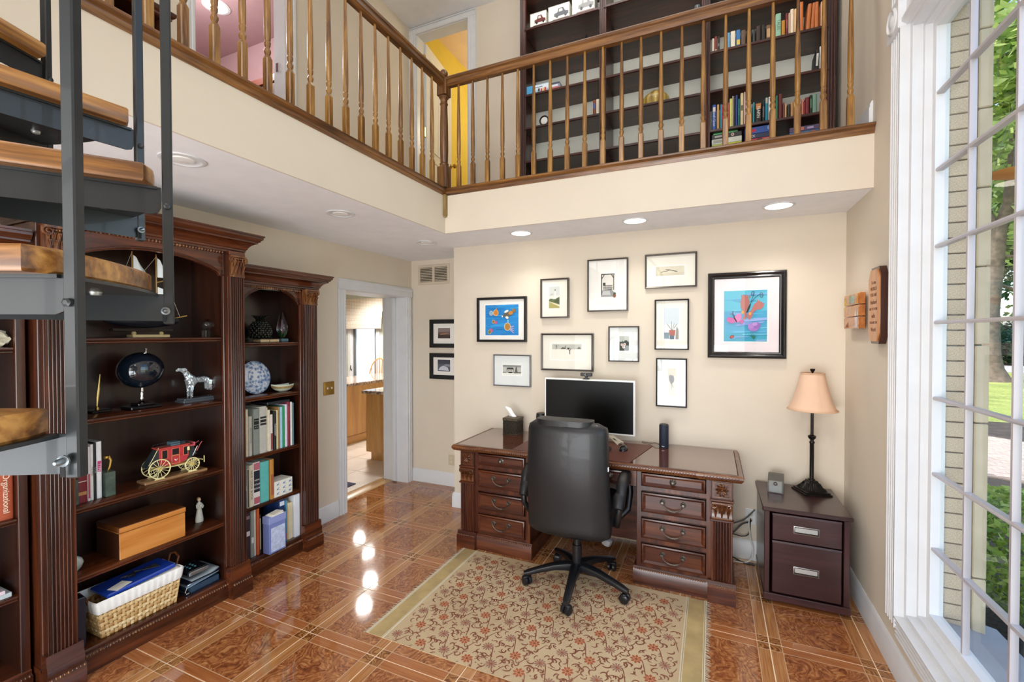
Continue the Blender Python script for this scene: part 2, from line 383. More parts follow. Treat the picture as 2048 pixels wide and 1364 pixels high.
# lowered ceiling under the balcony, beige fascia and the upper floor
struct('ceiling', wallmb(((XL, -3.3, ZC), (XF - .012, D2, ZC + .02)), ((XF - .012, DF + .012, ZC), (XR, D2, ZC + .02))), CEIL)
struct('wall_fascia', wallmb(((XF - .012, -3.3, ZC - .001), (XF, DF + .012, ZT)), ((XF, DF, ZC - .001), (XR, DF + .012, ZT))), WALL)
CARP = mat('brown_loop_carpet', '#8A6E5C', .95, var=.25, vs=120, bump=.6, bs=250)
struct('floor_upper', wallmb(((-5.6, -3.3, ZC + .02), (XF - .014, D2 + .02, ZU - .008)), ((XF - .014, DF + .014, ZC + .02), (XR, D2 + .02, ZU - .008))), CARP)
struct('wall_upper_back', wallmb(((XL, D2, ZU - .06), (-2.99, D2 + .14, ZCU)), ((-2.33, D2, ZU - .06), (XR, D2 + .14, ZCU)), ((-2.99, D2, 4.915), (-2.33, D2 + .14, ZCU))), GREENW if False else WALL)
struct('ceiling_upper', MB().box((-5.75, -3.4, ZCU), (1.0, 4.29, ZCU + .12)), CEIL)
# rooms beyond the upper doors
PINK = mat('mauve_pink_paint', '#B7979A', .9); YEL = mat('yellow_paint', '#D9C255', .85); PEACH = mat('peach_ceiling_paint', '#F0D8BE', .9)
struct('wall_pink_room', wallmb(((-5.7, -.6, ZU), (-5.6, 4.15, ZCU)), ((-5.6, 3.6, ZU), (-3.185, 3.7, ZCU)), ((-5.6, -.7, ZU), (-3.185, -.6, ZCU)), ((-5.6, -.6, ZCU - .03), (-3.187, 3.6, ZCU - .002))), PINK)
struct('wall_yellow_room', wallmb(((-3.26, 4.352, ZU - .05), (-3.14, 7.2, 5.3)), ((-3.14, 7.1, ZU - .05), (-1.6, 7.2, 5.3)), ((-1.7, 4.30, ZU - .05), (-1.6, 7.1, 5.3)), ((-3.26, 4.29, ZCU), (-1.6, 4.352, 5.3))), YEL)
struct('ceiling_yellow_room', MB().box((-3.3, 4.25, 5.3), (-1.55, 7.25, 5.4)), PEACH)
struct('floor_yellow_room', MB().box((-3.26, 4.17, ZU - .2), (-1.6, 7.2, ZU - .052)), CARP)
# kitchen shell
KW = mat('sage_kitchen_paint', '#C6CBBE', .85)
struct('wall_kitchen', wallmb(((-9.2, 8.0, 0), (-7.6, 8.15, 2.7)), ((-7.6, 8.0, 0), (-6.86, 8.15, .62)), ((-7.6, 8.0, 2.32), (-6.86, 8.15, 2.7)), ((-6.86, 8.0, 0), (-3.2, 8.15, 2.7)), ((-3.37, 4.35, 0), (-3.2, 8.0, 2.7)), ((-9.3, 1.5, 0), (-9.2, 8.15, 2.7)), ((-9.2, 1.4, 0), (-3.37, 1.5, 2.7))), KW)
struct('ceiling_kitchen', MB().box((-9.3, 1.4, 2.68), (-3.37, 8.15, 2.72)), CEIL)
# baseboards -------------------------------------------------------------
BBP = [(0, 0), (.018, 0), (.018, .10), (.014, .108), (.014, .122), (.009, .132), (.005, .14), (0, .14)]
def baseboard(name, path):
    return struct(name, MB().sweep(BBP, path, (0, 0, 1)), WHITE)
baseboard('baseboard_right', [(XR, D - .0, .0005), (XR, -3.3, .0005)][::-1])
for o in list(COL.objects):
    if o.name == 'baseboard_right': bpy.data.objects.remove(o)
def bb(name, p, q, out):
    m = MB(); P = Vector(p); Q = Vector(q); O = Vector(out); n = len(BBP)
    vs = [P + O * a + Vector((0, 0, b + .0004)) for a, b in BBP] + [Q + O * a + Vector((0, 0, b + .0004)) for a, b in BBP]
    m.add(vs, [tuple(range(n)), tuple(range(n, 2 * n))] + [(i, (i + 1) % n, n + (i + 1) % n, n + i) for i in range(n)])
    return struct(name, m, WHITE)
bb('baseboard_right', (XR, -3.3, 0), (XR, D, 0), (-1, 0, 0))
bb('baseboard_back', (BW, D, 0), (XR - .018, D, 0), (0, -1, 0))
bb('baseboard_alcove', (XL, D2, 0), (BW, D2, 0), (0, -1, 0))
bb('baseboard_left', (XL, 2.60, 0), (XL, 3.045, 0), (1, 0, 0))
bb('baseboard_corner', (BW, D - .018, 0), (BW, D2 - .018, 0), (-1, 0, 0))
# door 1: cased opening to the kitchen ------------------------------------
CASP = [(0, 0), (.092, 0), (.092, .014), (.084, .02), (.07, .02), (.066, .016), (.058, .016), (.054, .022), (.04, .022), (.036, .016), (.028, .016), (.024, .02), (.006, .02), (0, .012)]
def casing(name, parent, y0, y1, z0, z1, x, sgn=1, plane='X', head=.1):
    """fluted door casing with a plain head board, on a wall facing +X (plane X) or -Y (plane Y)"""
    def leg(a, flip):
        m = MB(); pr = [((.092 - o if flip else o), u) for o, u in CASP]
        if plane == 'X': m.prism([(x + sgn * u, a + o) for o, u in pr], 'Z', z0, z1)
        else: m.prism([(a + o, x - u) for o, u in pr], 'Z', z0, z1)
        return build('casing_leg', m, WHITE, parent)
    leg(y0 - .092, False); leg(y1, True)
    m = MB()
    hp = [(z1, 0), (z1 + head, 0), (z1 + head, .02), (z1 + head - .02, .028), (z1 + .06, .02), (z1 + .05, .024), (z1 + .008, .024), (z1, .016)]
    if plane == 'X': m.prism([(x + sgn * u, z) for z, u in hp], 'Y', y0 - .094, y1 + .094)
    else:
        m.prism([(x - u, z) for z, u in hp], 'X', y0 - .094, y1 + .094)
    build('casing_head', m, WHITE, parent)
jm = MB().box((-3.372, 3.135, 0), (XL - .002, 3.151, 2.033)).box((-3.372, 4.036, 0), (XL - .002, 4.05, 2.033)).box((-3.372, 3.135, 2.03), (XL - .002, 4.05, 2.047))
d1 = struct('door_1', jm, WHITE)
casing('casing', d1, 3.15, 4.036, 0, 2.032, XL)
build('pocket_door', MB().box((-3.225, 4.0, .012), (-3.185, 4.06, 2.028), .003), WHITE, d1)
# door 2 (upper, mauve room): casing only
d2 = struct('door_2', MB().box((-3.187, 1.845, ZU), (XL - .002, 1.8615, 4.83)).box((-3.187, 2.5385, ZU), (XL - .002, 2.555, 4.83)).box((-3.187, 1.845, 4.8285), (XL - .002, 2.555, 4.845)), WHITE)
casing('casing', d2, 1.86, 2.54, ZU - .01, 4.83, XL)
build('strike_plate', MB().box((-3.165, 2.5345, 3.70), (-3.135, 2.5395, 3.77), .001), CHROME, d2)
# door 3 (upper, yellow room): casing, leaf standing open, hinges, knob
d3 = struct('door_3', MB().box((-2.99, D2 - .002, ZU - .05), (-2.975, D2 + .14, 4.915)).box((-2.345, D2 - .002, ZU - .05), (-2.33, D2 + .14, 4.915)).box((-2.99, D2 - .002, 4.9), (-2.33, D2 + .14, 4.916)), WHITE)
casing('casing', d3, -2.985, -2.335, ZU - .01, 4.905, D2, 1, 'Y', .075)
lm = MB().at((-2.972, D2 + .142, 0), rz=math.radians(98)); lm.box((0, -.018, ZU - .03), (.70, .018, 4.89), .002)
for z0, z1 in ((2.98, 3.62), (3.75, 4.75)):
    for s in (-1, 1):
        for px in (.1, .4):
            lm.sweep([(0, 0), (.02, 0), (.012, .008), (0, .004)], [(px, s * .018, z0), (px + .22, s * .018, z0), (px + .22, s * .018, z1), (px, s * .018, z1)][::1 if s < 0 else -1], (0, s, 0), True)
leaf = build('door_leaf', lm, WHITE, d3)
for z in (3.05, 3.85, 4.66):
    build('hinge', MB().box((-2.974, D2 + .118, z), (-2.962, D2 + .15, z + .10)).lathe([(.007, 0), (.007, .11)], (-2.968, D2 + .146, z - .005), 8), BRASS, d3)
kn = MB().at((-2.972 + .66 * math.cos(math.radians(98)) + .018, D2 + .142 + .66 * math.sin(math.radians(98)), 3.75), rz=math.radians(8), ry=PI / 2).lathe([(.03, 0), (.03, .008), (.01, .012), (.01, .035), (.026, .045), (.03, .06), (.02, .072)], n=14)
build('door_knob', kn, BRASS, d3)
# ---------------------------------------------------------------- the tall window on the right
GX = .905
w1 = struct('window_1', MB().box((XR - .001, WY1 - .0015, WZ0 - .0), (.998, WY1 + .006, 4.299)).box((XR - .001, WY0 - .006, WZ0), (.998, WY0 + .0015, 4.299)).box((XR - .001, WY0 + .0015, WZ0 - .006), (.998, WY1 - .0015, WZ0 + .0015)), WHITE)
FL = [(0, 0), (.145, 0), (.145, .012)]
for k in range(4):
    a = .132 - k * .028; FL += [(a, .022), (a - .008, .022), (a - .012, .014), (a - .018, .014)]
FL += [(.012, .026), (0, .026)]
m = MB().prism([(XR - u, WY1 - .002 + o) for o, u in FL], 'Z', WZ0 - .055, 4.3); build('casing_leg', m, WHITE, w1)
m = MB().prism([(XR - u, WY0 + .002 - o) for o, u in FL], 'Z', WZ0 - .055, 4.3); build('casing_leg', m, WHITE, w1)
m = MB().prism([(XR - u, WZ0 + .002 - o * .7) for o, u in FL], 'Y', WY0 - .14, WY1 + .0); build('casing_sill', m, WHITE, w1)
build('rosette', MB().box((XR - .034, WY1 - .004, 3.04), (XR, WY1 + .148, 3.185), .004).at((XR - .034, WY1 + .072, 3.112), ry=-PI / 2).lathe([(.058, 0), (.058, .004), (.05, .009), (.042, .003), (.03, .003), (.022, .009), (.004, .012)], n=24), WHITE, w1)
# stepped inner frame: three rings of diminishing depth
def ring(x0, x1, y0, y1, z0, z1, t, name, mtl=WHITE):
    m = MB(); m.sweep([(0, x0), (0, x1), (t, x1), (t, x0)], [(0, y0, z0), (0, y0, z1), (0, y1, z1), (0, y1, z0)], (1, 0, 0), True)
    return build(name, m, mtl, w1)
for za, zb in ((WZ0, WZ1), (WZ1 + .1, 4.3)):
    ring(XR + .012, XR + .05, WY0, WY1, za, zb, .028, 'stop_bead'); ring(XR + .05, XR + .08, WY0, WY1, za, zb, .045, 'inner_frame'); ring(XR + .078, XR + .125, WY0, WY1, za, zb, .078, 'sash')
build('transom', MB().prism([(XR + .19, WZ1), (XR - .004, WZ1), (XR - .022, WZ1 + .015), (XR - .022, WZ1 + .03), (XR - .004, WZ1 + .045), (XR - .004, WZ1 + .1), (XR + .19, WZ1 + .1)], 'Y', WY0, WY1), WHITE, w1)
BARM = mat('pewter_shaded_bar', '#B9B4B8', .35, .3)
YB = [2.308, 2.005, 1.702, 1.399, 1.096, .793]; ZB = [.672, 1.007, 1.342, 1.676, 2.011, 2.346, 2.681]
for y in YB:
    for za, zb in ((WZ0 + .02, WZ1 - .02), (WZ1 + .12, 4.28)):
        build('muntin', MB().at((GX, y, 0)).prism([(-.011, -.006), (0, -.0085), (.011, -.006), (.011, .006), (0, .0085), (-.011, .006)], 'Z', za, zb), BARM, w1)  # upright bars take the pewter grey to paint in their shaded room side
for z in ZB + [3.5, 3.85]:
    build('muntin', MB().prism([(GX - .012, z - .007), (GX - .015, z), (GX - .012, z + .007), (GX + .012, z + .007), (GX + .012, z - .007)], 'Y', WY0 + .052, WY1 - .052), BARM, w1)
GP = glass_pane(refl=.55)
ys = [WY0 + .078] + YB[::-1] + [WY1 - .078]; zs = [WZ0 + .078] + ZB + [WZ1 - .078]
for a, b in zip(ys, ys[1:]):
    for c, d in zip(zs, zs[1:]):
        build('pane', MB().box((GX + .016, a + .001, c + .001), (GX + .019, b - .001, d - .001)), GP, w1, 0)
zs = [WZ1 + .178, 3.5, 3.85, 4.222]
for a, b in zip(ys, ys[1:]):
    for c, d in zip(zs, zs[1:]): build('pane', MB().box((GX + .016, a + .001, c + .001), (GX + .019, b - .001, d - .001)), GP, w1, 0)
# ================================================================ BALCONY RAILING
rail = thing('balcony_railing', 'golden oak balcony railing with turned balusters and ball-topped newel post', 'railing', (XF, DF, ZU))
def baluster_mb():
    m = MB(); s = .0165; c = .004
    sq = [(-s, -s + c), (-s + c, -s), (s - c, -s), (s, -s + c), (s, s - c), (s - c, s), (-s + c, s), (-s, s - c)]
    m.prism(sq, 'Z', -.006, .155)
    vs = [(x, y, .155) for x, y in sq] + [(x * .6, y * .6, .172) for x, y in sq]
    m.add(vs, [(i, (i + 1) % 8, 8 + (i + 1) % 8, 8 + i) for i in range(8)])
    m.lathe([(.010, .165), (.011, .175), (.0155, .188), (.016, .197), (.011, .206), (.0105, .214), (.0145, .222), (.0135, .228), (.0155, .233), (.012, .241), (.0145, .25), (.0155, .30), (.0150, .42), (.0125, .56), (.0095, .70), (.0085, .80)], n=12)
    return m
b0 = build('baluster', baluster_mb(), OAK_Z, rail, 40, world=False); first = True
spots = [(0, 2.923 - .1268 * k - DF) for k in range(21)] + [(-1.835 + .1267 * k - XF, 0) for k in range(21)]
for x, y in spots:
    o = b0 if first else b0.copy()
    if not first: COL.objects.link(o)
    first = False; o.location = (x, y, 0)
HR = [(-.030, 3.60), (-.030, 3.612), (-.022, 3.618), (-.022, 3.632), (-.031, 3.64), (-.031, 3.656), (-.02, 3.668), (.02, 3.668), (.031, 3.656), (.031, 3.64), (.022, 3.632), (.022, 3.618), (.030, 3.612), (.030, 3.60), (.02, 3.588), (-.02, 3.588)]
build('handrail', MB().prism([(XF + o, z) for o, z in HR], 'Y', .2, DF - .03), OAK_Y, rail)
build('handrail', MB().prism([(DF + o, z) for o, z in HR], 'X', XF + .03, XR), OAK_X, rail)
NS = [(-.10, ZU - .006), (.022, ZU - .006), (.030, ZU - .012), (.030, ZU - .022), (.022, ZU - .028), (.014, ZU - .034), (.014, ZU - .042), (.008, ZU - .052), (.004, ZT - .004), (.0, ZT - .004), (0, ZT + .001), (-.10, ZT + .001)]
build('landing_nosing', MB().prism([(XF + o, z) for o, z in NS], 'Y', -2.2, DF), OAK_Y, rail)
build('landing_nosing', MB().prism([(DF - o, z) for o, z in NS], 'X', XF - .10, XR), OAK_X, rail)
m = MB().at((XF, DF - .012, ZU - .005)); s = .042
sq = [(-s, -s + .006), (-s + .006, -s), (s - .006, -s), (s, -s + .006), (s, s - .006), (s - .006, s), (-s + .006, s), (-s, s - .006)]
m.prism(sq, 'Z', 0, .165); m.lathe([(.042, .165), (.034, .18), (.034, .186), (.038, .192), (.030, .20), (.031, .21), (.034, .30), (.033, .50), (.027, .655), (.033, .662), (.033, .668), (.027, .675), (.028, .70), (.04, .715), (.04, .722), (.033, .728)], n=16)
m.prism(sq, 'Z', .728, .845); m.lathe([(.05, .845), (.05, .85), (.034, .862), (.018, .868), (.016, .875)], n=16); m.sphere((0, 0, .905), .034, 14, 10)
build('newel_post', m, OAKD_Z, rail)
build('newel_drop', MB().at((XF + .004, DF - .014, 0)).prism([(-.02, -.02), (.02, -.02), (.02, .02), (-.02, .02)], 'Z', 2.575, ZT).prism([(-.015, -.015), (.015, -.015), (.015, .015), (-.015, .015)], 'Z', 2.562, 2.575), wood('weathered_oak', '#5E4826', '#8B7243', '#A48B5B', 'Z', .5, .1), rail)
bb('baseboard_upper_right', (XR, DF + .03, ZU - .008), (XR, 3.86, ZU - .008), (-1, 0, 0))

# ================================================================ SPIRAL STAIR
SX, SY, SR = -1.33, -.007, .655
st = thing('spiral_staircase', 'dark steel spiral staircase with oak treads and square balusters in left foreground', 'staircase', (SX, SY, 0))
def tread_zt(k): return 1.706 + .207 * (k - 2)
def pol(r, a, z=0): return (r * math.cos(a), r * math.sin(a), z)
RAD = math.radians
A28 = RAD(28)
# local prototypes: front edge at angle 0, rear edge at 28 degrees
m = MB(); lo, hi = -.055, A28 - .004; poly = [pol(.05, lo)[:2]] + [pol(.628 - .010 * (i in (0, 10)), lo + (hi - lo) * i / 10)[:2] for i in range(11)] + [pol(.05, hi)[:2]]
poly[0] = (poly[0][0], poly[0][1] - .02); poly[-1] = (poly[-1][0], poly[-1][1] + .02)
n = len(poly)
def rounded_plate(poly, z0, z1, c):
    cx = sum(p[0] for p in poly) / len(poly); cy = sum(p[1] for p in poly) / len(poly)
    def ins(p, d): v = Vector((cx - p[0], cy - p[1])); L = v.length; return (p[0] + v.x / L * d, p[1] + v.y / L * d)
    rings = [[ins(p, c) + (z0,) for p in poly], [p + (z0 + c,) for p in poly], [p + (z1 - c,) for p in poly], [ins(p, c) + (z1,) for p in poly]]
    vs = [v for r in rings for v in r]; k = len(poly)
    fs = [tuple(range(k))[::-1], tuple(range(3 * k, 4 * k))] + [(j * k + i, j * k + (i + 1) % k, (j + 1) * k + (i + 1) % k, (j + 1) * k + i) for j in range(3) for i in range(k)]
    return vs, fs
m.add(*rounded_plate(poly, 0, .034, .004))
OAK_T = wood('tread_oak', '#5A3614', '#98652C', '#BE8C48', 'X', .4, .2, 1.1, 1.5)
tread0 = build('tread', m, OAK_T, st, 35, world=False)
m = MB(); arc = [pol(.634, -.01 + (A28 + .008) * i / 10)[:2] for i in range(11)]
m.prism([pol(.05, .0)[:2]] + arc + [pol(.05, A28)[:2]], 'Z', -.005, 0)
def side_plate(ang, r1, flip):
    pr = [(.045, -.052), (r1 - .014, -.052), (r1 - .004, -.048), (r1, -.038), (r1, -.004), (r1, 0), (.045, 0)]
    mm = MB(); mm.m = Matrix.Rotation(ang, 4, 'Z'); t = .004
    mm.prism(pr, 'Y', 0 if not flip else -t, t if not flip else 0); return mm
for ang, r1, fl_ in ((0, .640, False), (A28 - .004, .652, True)):
    q = side_plate(ang, r1, fl_); m.add(q.v, q.f)
m.add(*(lambda q: (q.v, q.f))(MB().box((.04, -.004, -.075), (.06, .02, .0))))
tray0 = build('tread_tray', m, STEEL, st, 30, world=False)
for r_, a_ in ((.2, .24), (.4, .24), (.56, .16), (.56, .36)): build('rivet', MB().lathe([(.007, -.011), (.009, -.006), (.009, -.0045)], pol(r_, a_), 10), mat('worn_rivet', '#A9ADA9', .3, .6), tray0, 40, world=False)
pst = MB(); h_ = .0082; pst.box((-h_, -h_, -.008), (h_, h_, 1.16), .002)
post0 = build('baluster_post', pst, STEEL, st, 30, world=False)
hx = MB().at((0, -h_, .0), rx=PI / 2); hx.lathe([(.006, 0), (.006, .005), (.003, .0065)], n=6)
hx.at((0, -h_, -.0)); bolt_f = build('bolt', hx, STEEL, post0, 30, world=False); bolt_f.location = (0, 0, .22)
kb = MB().at((0, -h_ - .006, 0), rx=PI / 2).lathe([(.0075, 0), (.0075, .0025), (.0045, .003), (.0045, .009), (.002, .014)], n=12)
bolt_r = build('bolt', kb, mat('worn_bolt', '#7C8488', .3, .7), post0, 30, world=False); bolt_r.location = (-.004, 0, .017)
slot = build('slot', MB().box((-.003, -h_ - .0065, -.009), (.003, -h_ - .0055, .013)), mat('slot_dark', '#0C0D0E', .8), post0, 0, world=False); slot.location = (-.006, 0, .005)
def clone_tree(o, parent):
    c = o.copy(); COL.objects.link(c); c.parent = parent
    for ch in o.children: clone_tree(ch, c)
    return c
firsts = True
for k in range(-5, 7):
    a = RAD(1 + 28 * (k - 1)); z = tread_zt(k)
    pa = a + A28
    px, py, _ = pol(.65, pa)
    for o, loc, rot in ((tread0, (0, 0, z), a), (tray0, (0, 0, z), a), (post0, (px, py, z - .05), pa)):
        c = o if firsts else clone_tree(o, st)
        c.location = loc; c.rotation_euler = (0, 0, rot)
    firsts = False
build('centre_pole', MB().lathe([(.16, 0), (.16, .012), (.045, .014), (.045, 3.75), (.03, 3.77)], (SX, SY, 0), 20), STEEL, st)
hp = [(SX + .65 * math.cos(RAD(1 + 28 * (k / 4))), SY + .65 * math.sin(RAD(1 + 28 * (k / 4))), tread_zt(k / 4) - .05 + 1.17) for k in range(-20, 25)]
build('handrail', MB().tube(hp, .018, 10), STEEL, st)

# ================================================================ BOOKCASES
def flutes(y0, y1, x, n, d=.011):
    w = (y1 - y0); pts = [(x - .02, y0), (x, y0), (x, y0 + w * .06)]
    for i in range(n):
        a = y0 + w * (.08 + .84 * i / n); b = y0 + w * (.08 + .84 * (i + 1) / n); e = (b - a)
        pts += [(x - .001, a + e * .06), (x, a + e * .14), (x - .001, a + e * .24), (x - d * .8, a + e * .36), (x - d, a + e * .55), (x - d, a + e * .75), (x - d * .8, a + e * .96)]
    return pts + [(x, y1 - w * .06), (x, y1), (x - .02, y1)]
def carve(m, x, y0, y1, z0, z1, leaves=4):
    """a carved acanthus capital facing +X: flared bell, curling leaves and two corner volutes"""
    w = y1 - y0; cy = (y0 + y1) / 2; h = z1 - z0
    m.prism([(x - .015, z0), (x + .004, z0), (x + .006, z0 + h * .05), (x + .002, z0 + h * .1), (x + .004, z0 + h * .6), (x + .014, z0 + h * .9), (x + .016, z1 - .012), (x + .024, z1 - .010), (x + .024, z1), (x - .015, z1)], 'Y', y0 - .004, y1 + .004)
    for r in range(2):
        for i in range(leaves + r):
            yy = y0 + w * (i + .5) / (leaves + r); zb = z0 + h * (.1 + .24 * r); hh = h * .42
            for s in (-1, 0, 1):
                m.tube([(x + .003, yy + s * w * .02, zb), (x + .011, yy + s * w * .04, zb + hh * .5), (x + .017, yy + s * w * .055, zb + hh * .85), (x + .024, yy + s * w * .05, zb + hh), (x + .022, yy + s * w * .04, zb + hh * .9)], [w * .016, w * .026, w * .028, w * .02, w * .008], 5)
    for s in (-1, 1):
        c = Vector((x + .02, cy + s * w * .40, z0 + h * .80)); pts = []
        for i in range(20):
            t = i / 19; a = PI / 2 + s * (-1) * t * PI * 3.2; rr = h * .17 * (1 - .82 * t)
            pts.append((c.x + .004 * t, c.y + rr * math.cos(a), c.z + rr * math.sin(a)))
        m.tube(pts, h * .032, 5)
    for i in range(5): m.sphere((x + .02, y0 + w * (.27 + .115 * i), z0 + h * .86), h * .045, 6, 4)
    return m
def beads(m, p0, p1, r, n, out, sx=.62):
    P, Q = Vector(p0), Vector(p1)
    for i in range(n):
        c = P.lerp(Q, (i + .5) / n); ax = (Q - P).normalized()
        m.sphere(c, r, 6, 4, sx if abs(ax.x) > .5 else 1, sx if abs(ax.y) > .5 else 1, 1)
        if i < n - 1:
            c2 = P.lerp(Q, (i + 1) / n); m.sphere(c2, r * .5, 5, 3)
    return m
CROWN = [(0, 0), (.006, 0), (.006, .012), (.012, .016), (.012, .026), (.018, .03), (.022, .042), (.034, .058), (.05, .068), (.062, .072), (.062, .08), (.07, .082), (.074, .092), (.084, .1), (.084, .112), (.09, .114), (.09, .124), (0, .124)]
CARVE = wood('carved_mahogany', '#33180B', '#6A3C1D', '#9A6A3C', 'Z', .35, .25, 2.2)
def shelf_edge(xf, xb, z):
    return [(xb, z - .028), (xf - .014, z - .028), (xf - .008, z - .028), (xf - .003, z - .024), (xf - .003, z - .019), (xf - .007, z - .016), (xf - .002, z - .013), (xf, z - .008), (xf - .001, z - .003), (xf - .006, z), (xb, z)]
def bookcase(label, y0, y1, oy0, oy1, xf, ztop, shelves, pil, arch_e, arch_c, capz, ends):
    """y0..y1 outer width, oy0..oy1 opening; xf face of the frame; pil list of pilasters (ya, yb)"""
    t = thing('bookcase', label, 'bookcase', (XL + .2, (y0 + y1) / 2, 0)); xb = XL + .004
    zc = ztop - .124
    build('side_panel', MB().box((xb, y0 + .004, .1), (xf - .004, y0 + .026, zc + .01), .002), MAH_Z, t)
    build('side_panel', MB().box((xb, y1 - .026, .1), (xf - .004, y1 - .004, zc + .01), .002), MAH_Z, t)
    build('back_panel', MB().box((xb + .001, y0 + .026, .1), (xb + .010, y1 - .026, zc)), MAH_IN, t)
    build('stile', MB().box((xf - .022, y0, .1), (xf, oy0, zc), .0025), MAH_Z, t)
    build('stile', MB().box((xf - .022, oy1, .1), (xf, y1, zc), .0025), MAH_Z, t)
    for ya, sg in ((oy0, -1), (oy1, 1)):
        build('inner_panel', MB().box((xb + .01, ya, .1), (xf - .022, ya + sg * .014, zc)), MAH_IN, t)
    # arched front rail
    n = 22; w = oy1 - oy0; pts = []
    for i in range(n + 1):
        u = i / n; yy = oy0 + .035 + (w - .07) * u; pts.append((yy, arch_e + .022 + (arch_c - arch_e - .022) * math.sin(PI * u) ** .72 if 0 < u < 1 else arch_e + .022))
    arch = [(oy0, arch_e), (oy0 + .02, arch_e), (oy0 + .024, arch_e + .012)] + pts + [(oy1 - .024, arch_e + .012), (oy1 - .02, arch_e), (oy1, arch_e)]
    m = MB()
    for (a, za), (b, zb) in zip(arch, arch[1:]):
        if b - a < 1e-5: continue
        m.add([(xf - .02, a, za), (xf - .02, b, zb), (xf - .02, b, zc), (xf - .02, a, zc), (xf - .001, a, za), (xf - .001, b, zb), (xf - .001, b, zc), (xf - .001, a, zc)],
              [(0, 1, 2, 3), (7, 6, 5, 4), (0, 4, 5, 1)])
    build('arched_rail', m, MAH_Y, t)
    build('arch_moulding', MB().tube([(xf, a, z + .006) for a, z in arch], .0045, 6).tube([(xf, a, z + .017) for a, z in arch[1:-1]], .003, 6), MAH_Y, t)
    # crown
    path = [(xb, y0, zc), (xf, y0, zc), (xf, y1, zc), (xb, y1, zc)]
    if 'L' not in ends: path = path[1:]
    if 'R' not in ends: path = path[:-1]
    build('crown', MB().sweep(CROWN, path, (0, 0, 1)).box((xb, y0, ztop - .02), (xf, y1, ztop - .004)), MAH_Y, t)
    o = build('bead_moulding', beads(MB(), (xf + .008, oy0, zc - .008), (xf + .008, oy1, zc - .008), .0085, int(w / .017), (1, 0, 0)), CARVE, t, 60); o['kind'] = 'stuff'
    # shelves
    for z in shelves:
        build('shelf', MB().prism(shelf_edge(xf - .012, xb + .01, z), 'Y', oy0 + .001, oy1 - .001), MAH_Y, t)
    # base
    zb = .113
    build('base_board', MB().prism([(xb, 0.0005), (xf + .018, 0.0005), (xf + .018, .082), (xf + .012, .09), (xf + .004, .094), (xf + .004, zb - .006), (xf - .004, zb), (xb, zb)], 'Y', y0, y1), MAH_Y, t)
    o = build('bead_moulding', beads(MB(), (xf + .017, y0 + .005, .088), (xf + .017, y1 - .005, .088), .0075, int((y1 - y0) / .0135), (1, 0, 0)), CARVE, t, 60); o['kind'] = 'stuff'
    for ya, yb in pil:
        xp = xf + .035
        build('pilaster', MB().prism(flutes(ya, yb, xp, 6), 'Z', .19, capz[0]).box((xf - .001, ya - .002, .13), (xp - .014, yb + .002, zc), .001), MAH_Z, t)
        build('capital', carve(MB(), xp - .002, ya, yb, capz[0], capz[1]), CARVE, t, 50)
        build('capital_block', MB().box((xf, ya - .004, capz[1]), (xp + .008, yb + .004, zc + .004), .002), MAH_Y, t)
        build('plinth', MB().prism([(xf - .001, .0005), (xp + .032, .0005), (xp + .032, .082), (xp + .026, .092), (xp + .016, .096), (xp + .016, .135), (xp + .008, .15), (xp + .008, .17), (xp + .004, .19), (xf - .001, .19)], 'Y', ya - .018, yb + .018), MAH_Y, t)
        o = build('bead_moulding', beads(MB(), (xp + .031, ya - .016, .088), (xp + .031, yb + .016, .088), .0075, int((yb - ya + .032) / .0135), (1, 0, 0)), CARVE, t, 60); o['kind'] = 'stuff'
    return t
S_C = [.47, .80, 1.22, 1.612]; S_N = [.462, .807, 1.203, 1.573]
bookcase('tall mahogany bookcase with arched top in the centre of the trio', .978, 1.945, 1.098, 1.815, -2.742, 2.262, S_C, [(.992, 1.088), (1.832, 1.926)], 1.985, 2.075, (1.985, 2.115), 'LR')
bookcase('narrower mahogany bookcase right of the tall one, beside the kitchen door', 1.952, 2.605, 1.985, 2.447, -2.822, 2.082, S_N, [(2.458, 2.575)], 1.848, 1.95, (1.852, 1.965), 'R')
bookcase('narrower mahogany bookcase left of the tall one, behind the spiral stair', .28, .968, .43, .935, -2.822, 2.09, S_N, [(.30, .41)], 1.848, 1.95, (1.852, 1.965), 'L')

# ================================================================ DESK
DW_X = wood('desk_wood_along_x', '#28100A', '#481F10', '#6C391D', 'X', .32, .12, .9)
DW_Z = wood('desk_wood_upright', '#28100A', '#481F10', '#6C391D', 'Z', .32, .12, .9)
DTOP = wood('desk_top_polished', '#3A1C12', '#5A2E1E', '#74402B', 'X', .06, 1.0, .6, bump=0)
DCARV = wood('desk_carving', '#2B1409', '#5B3118', '#8A5A34', 'X', .3, .35, 3)
PEWTER = mat('aged_pewter', '#6E675E', .35, .9, var=.2, vs=60)
dk = thing('executive_desk', 'carved mahogany pedestal desk with fluted corners against the picture wall', 'desk', (-.82, 3.3, 0))
YFt = 3.012
build('desktop', MB().box((-1.795, 2.985, .745), (.145, 3.632, .785), .006), DTOP, dk)
m = MB(); EP = [(0, .742), (.014, .742), (.02, .75), (.026, .758), (.028, .768), (.024, .778), (.016, .785), (0, .785)]
path = [(-1.795, 3.63), (-1.795, 2.985), (-1.62, 2.985), (-1.62, 2.993), (-.06, 2.993), (-.06, 2.985), (.145, 2.985), (.145, 3.63)]
m.sweep(EP, [(x, y, 0) for x, y in path], (0, 0, 1)); build('desktop_edge', m, DCARV, dk)
m = MB()
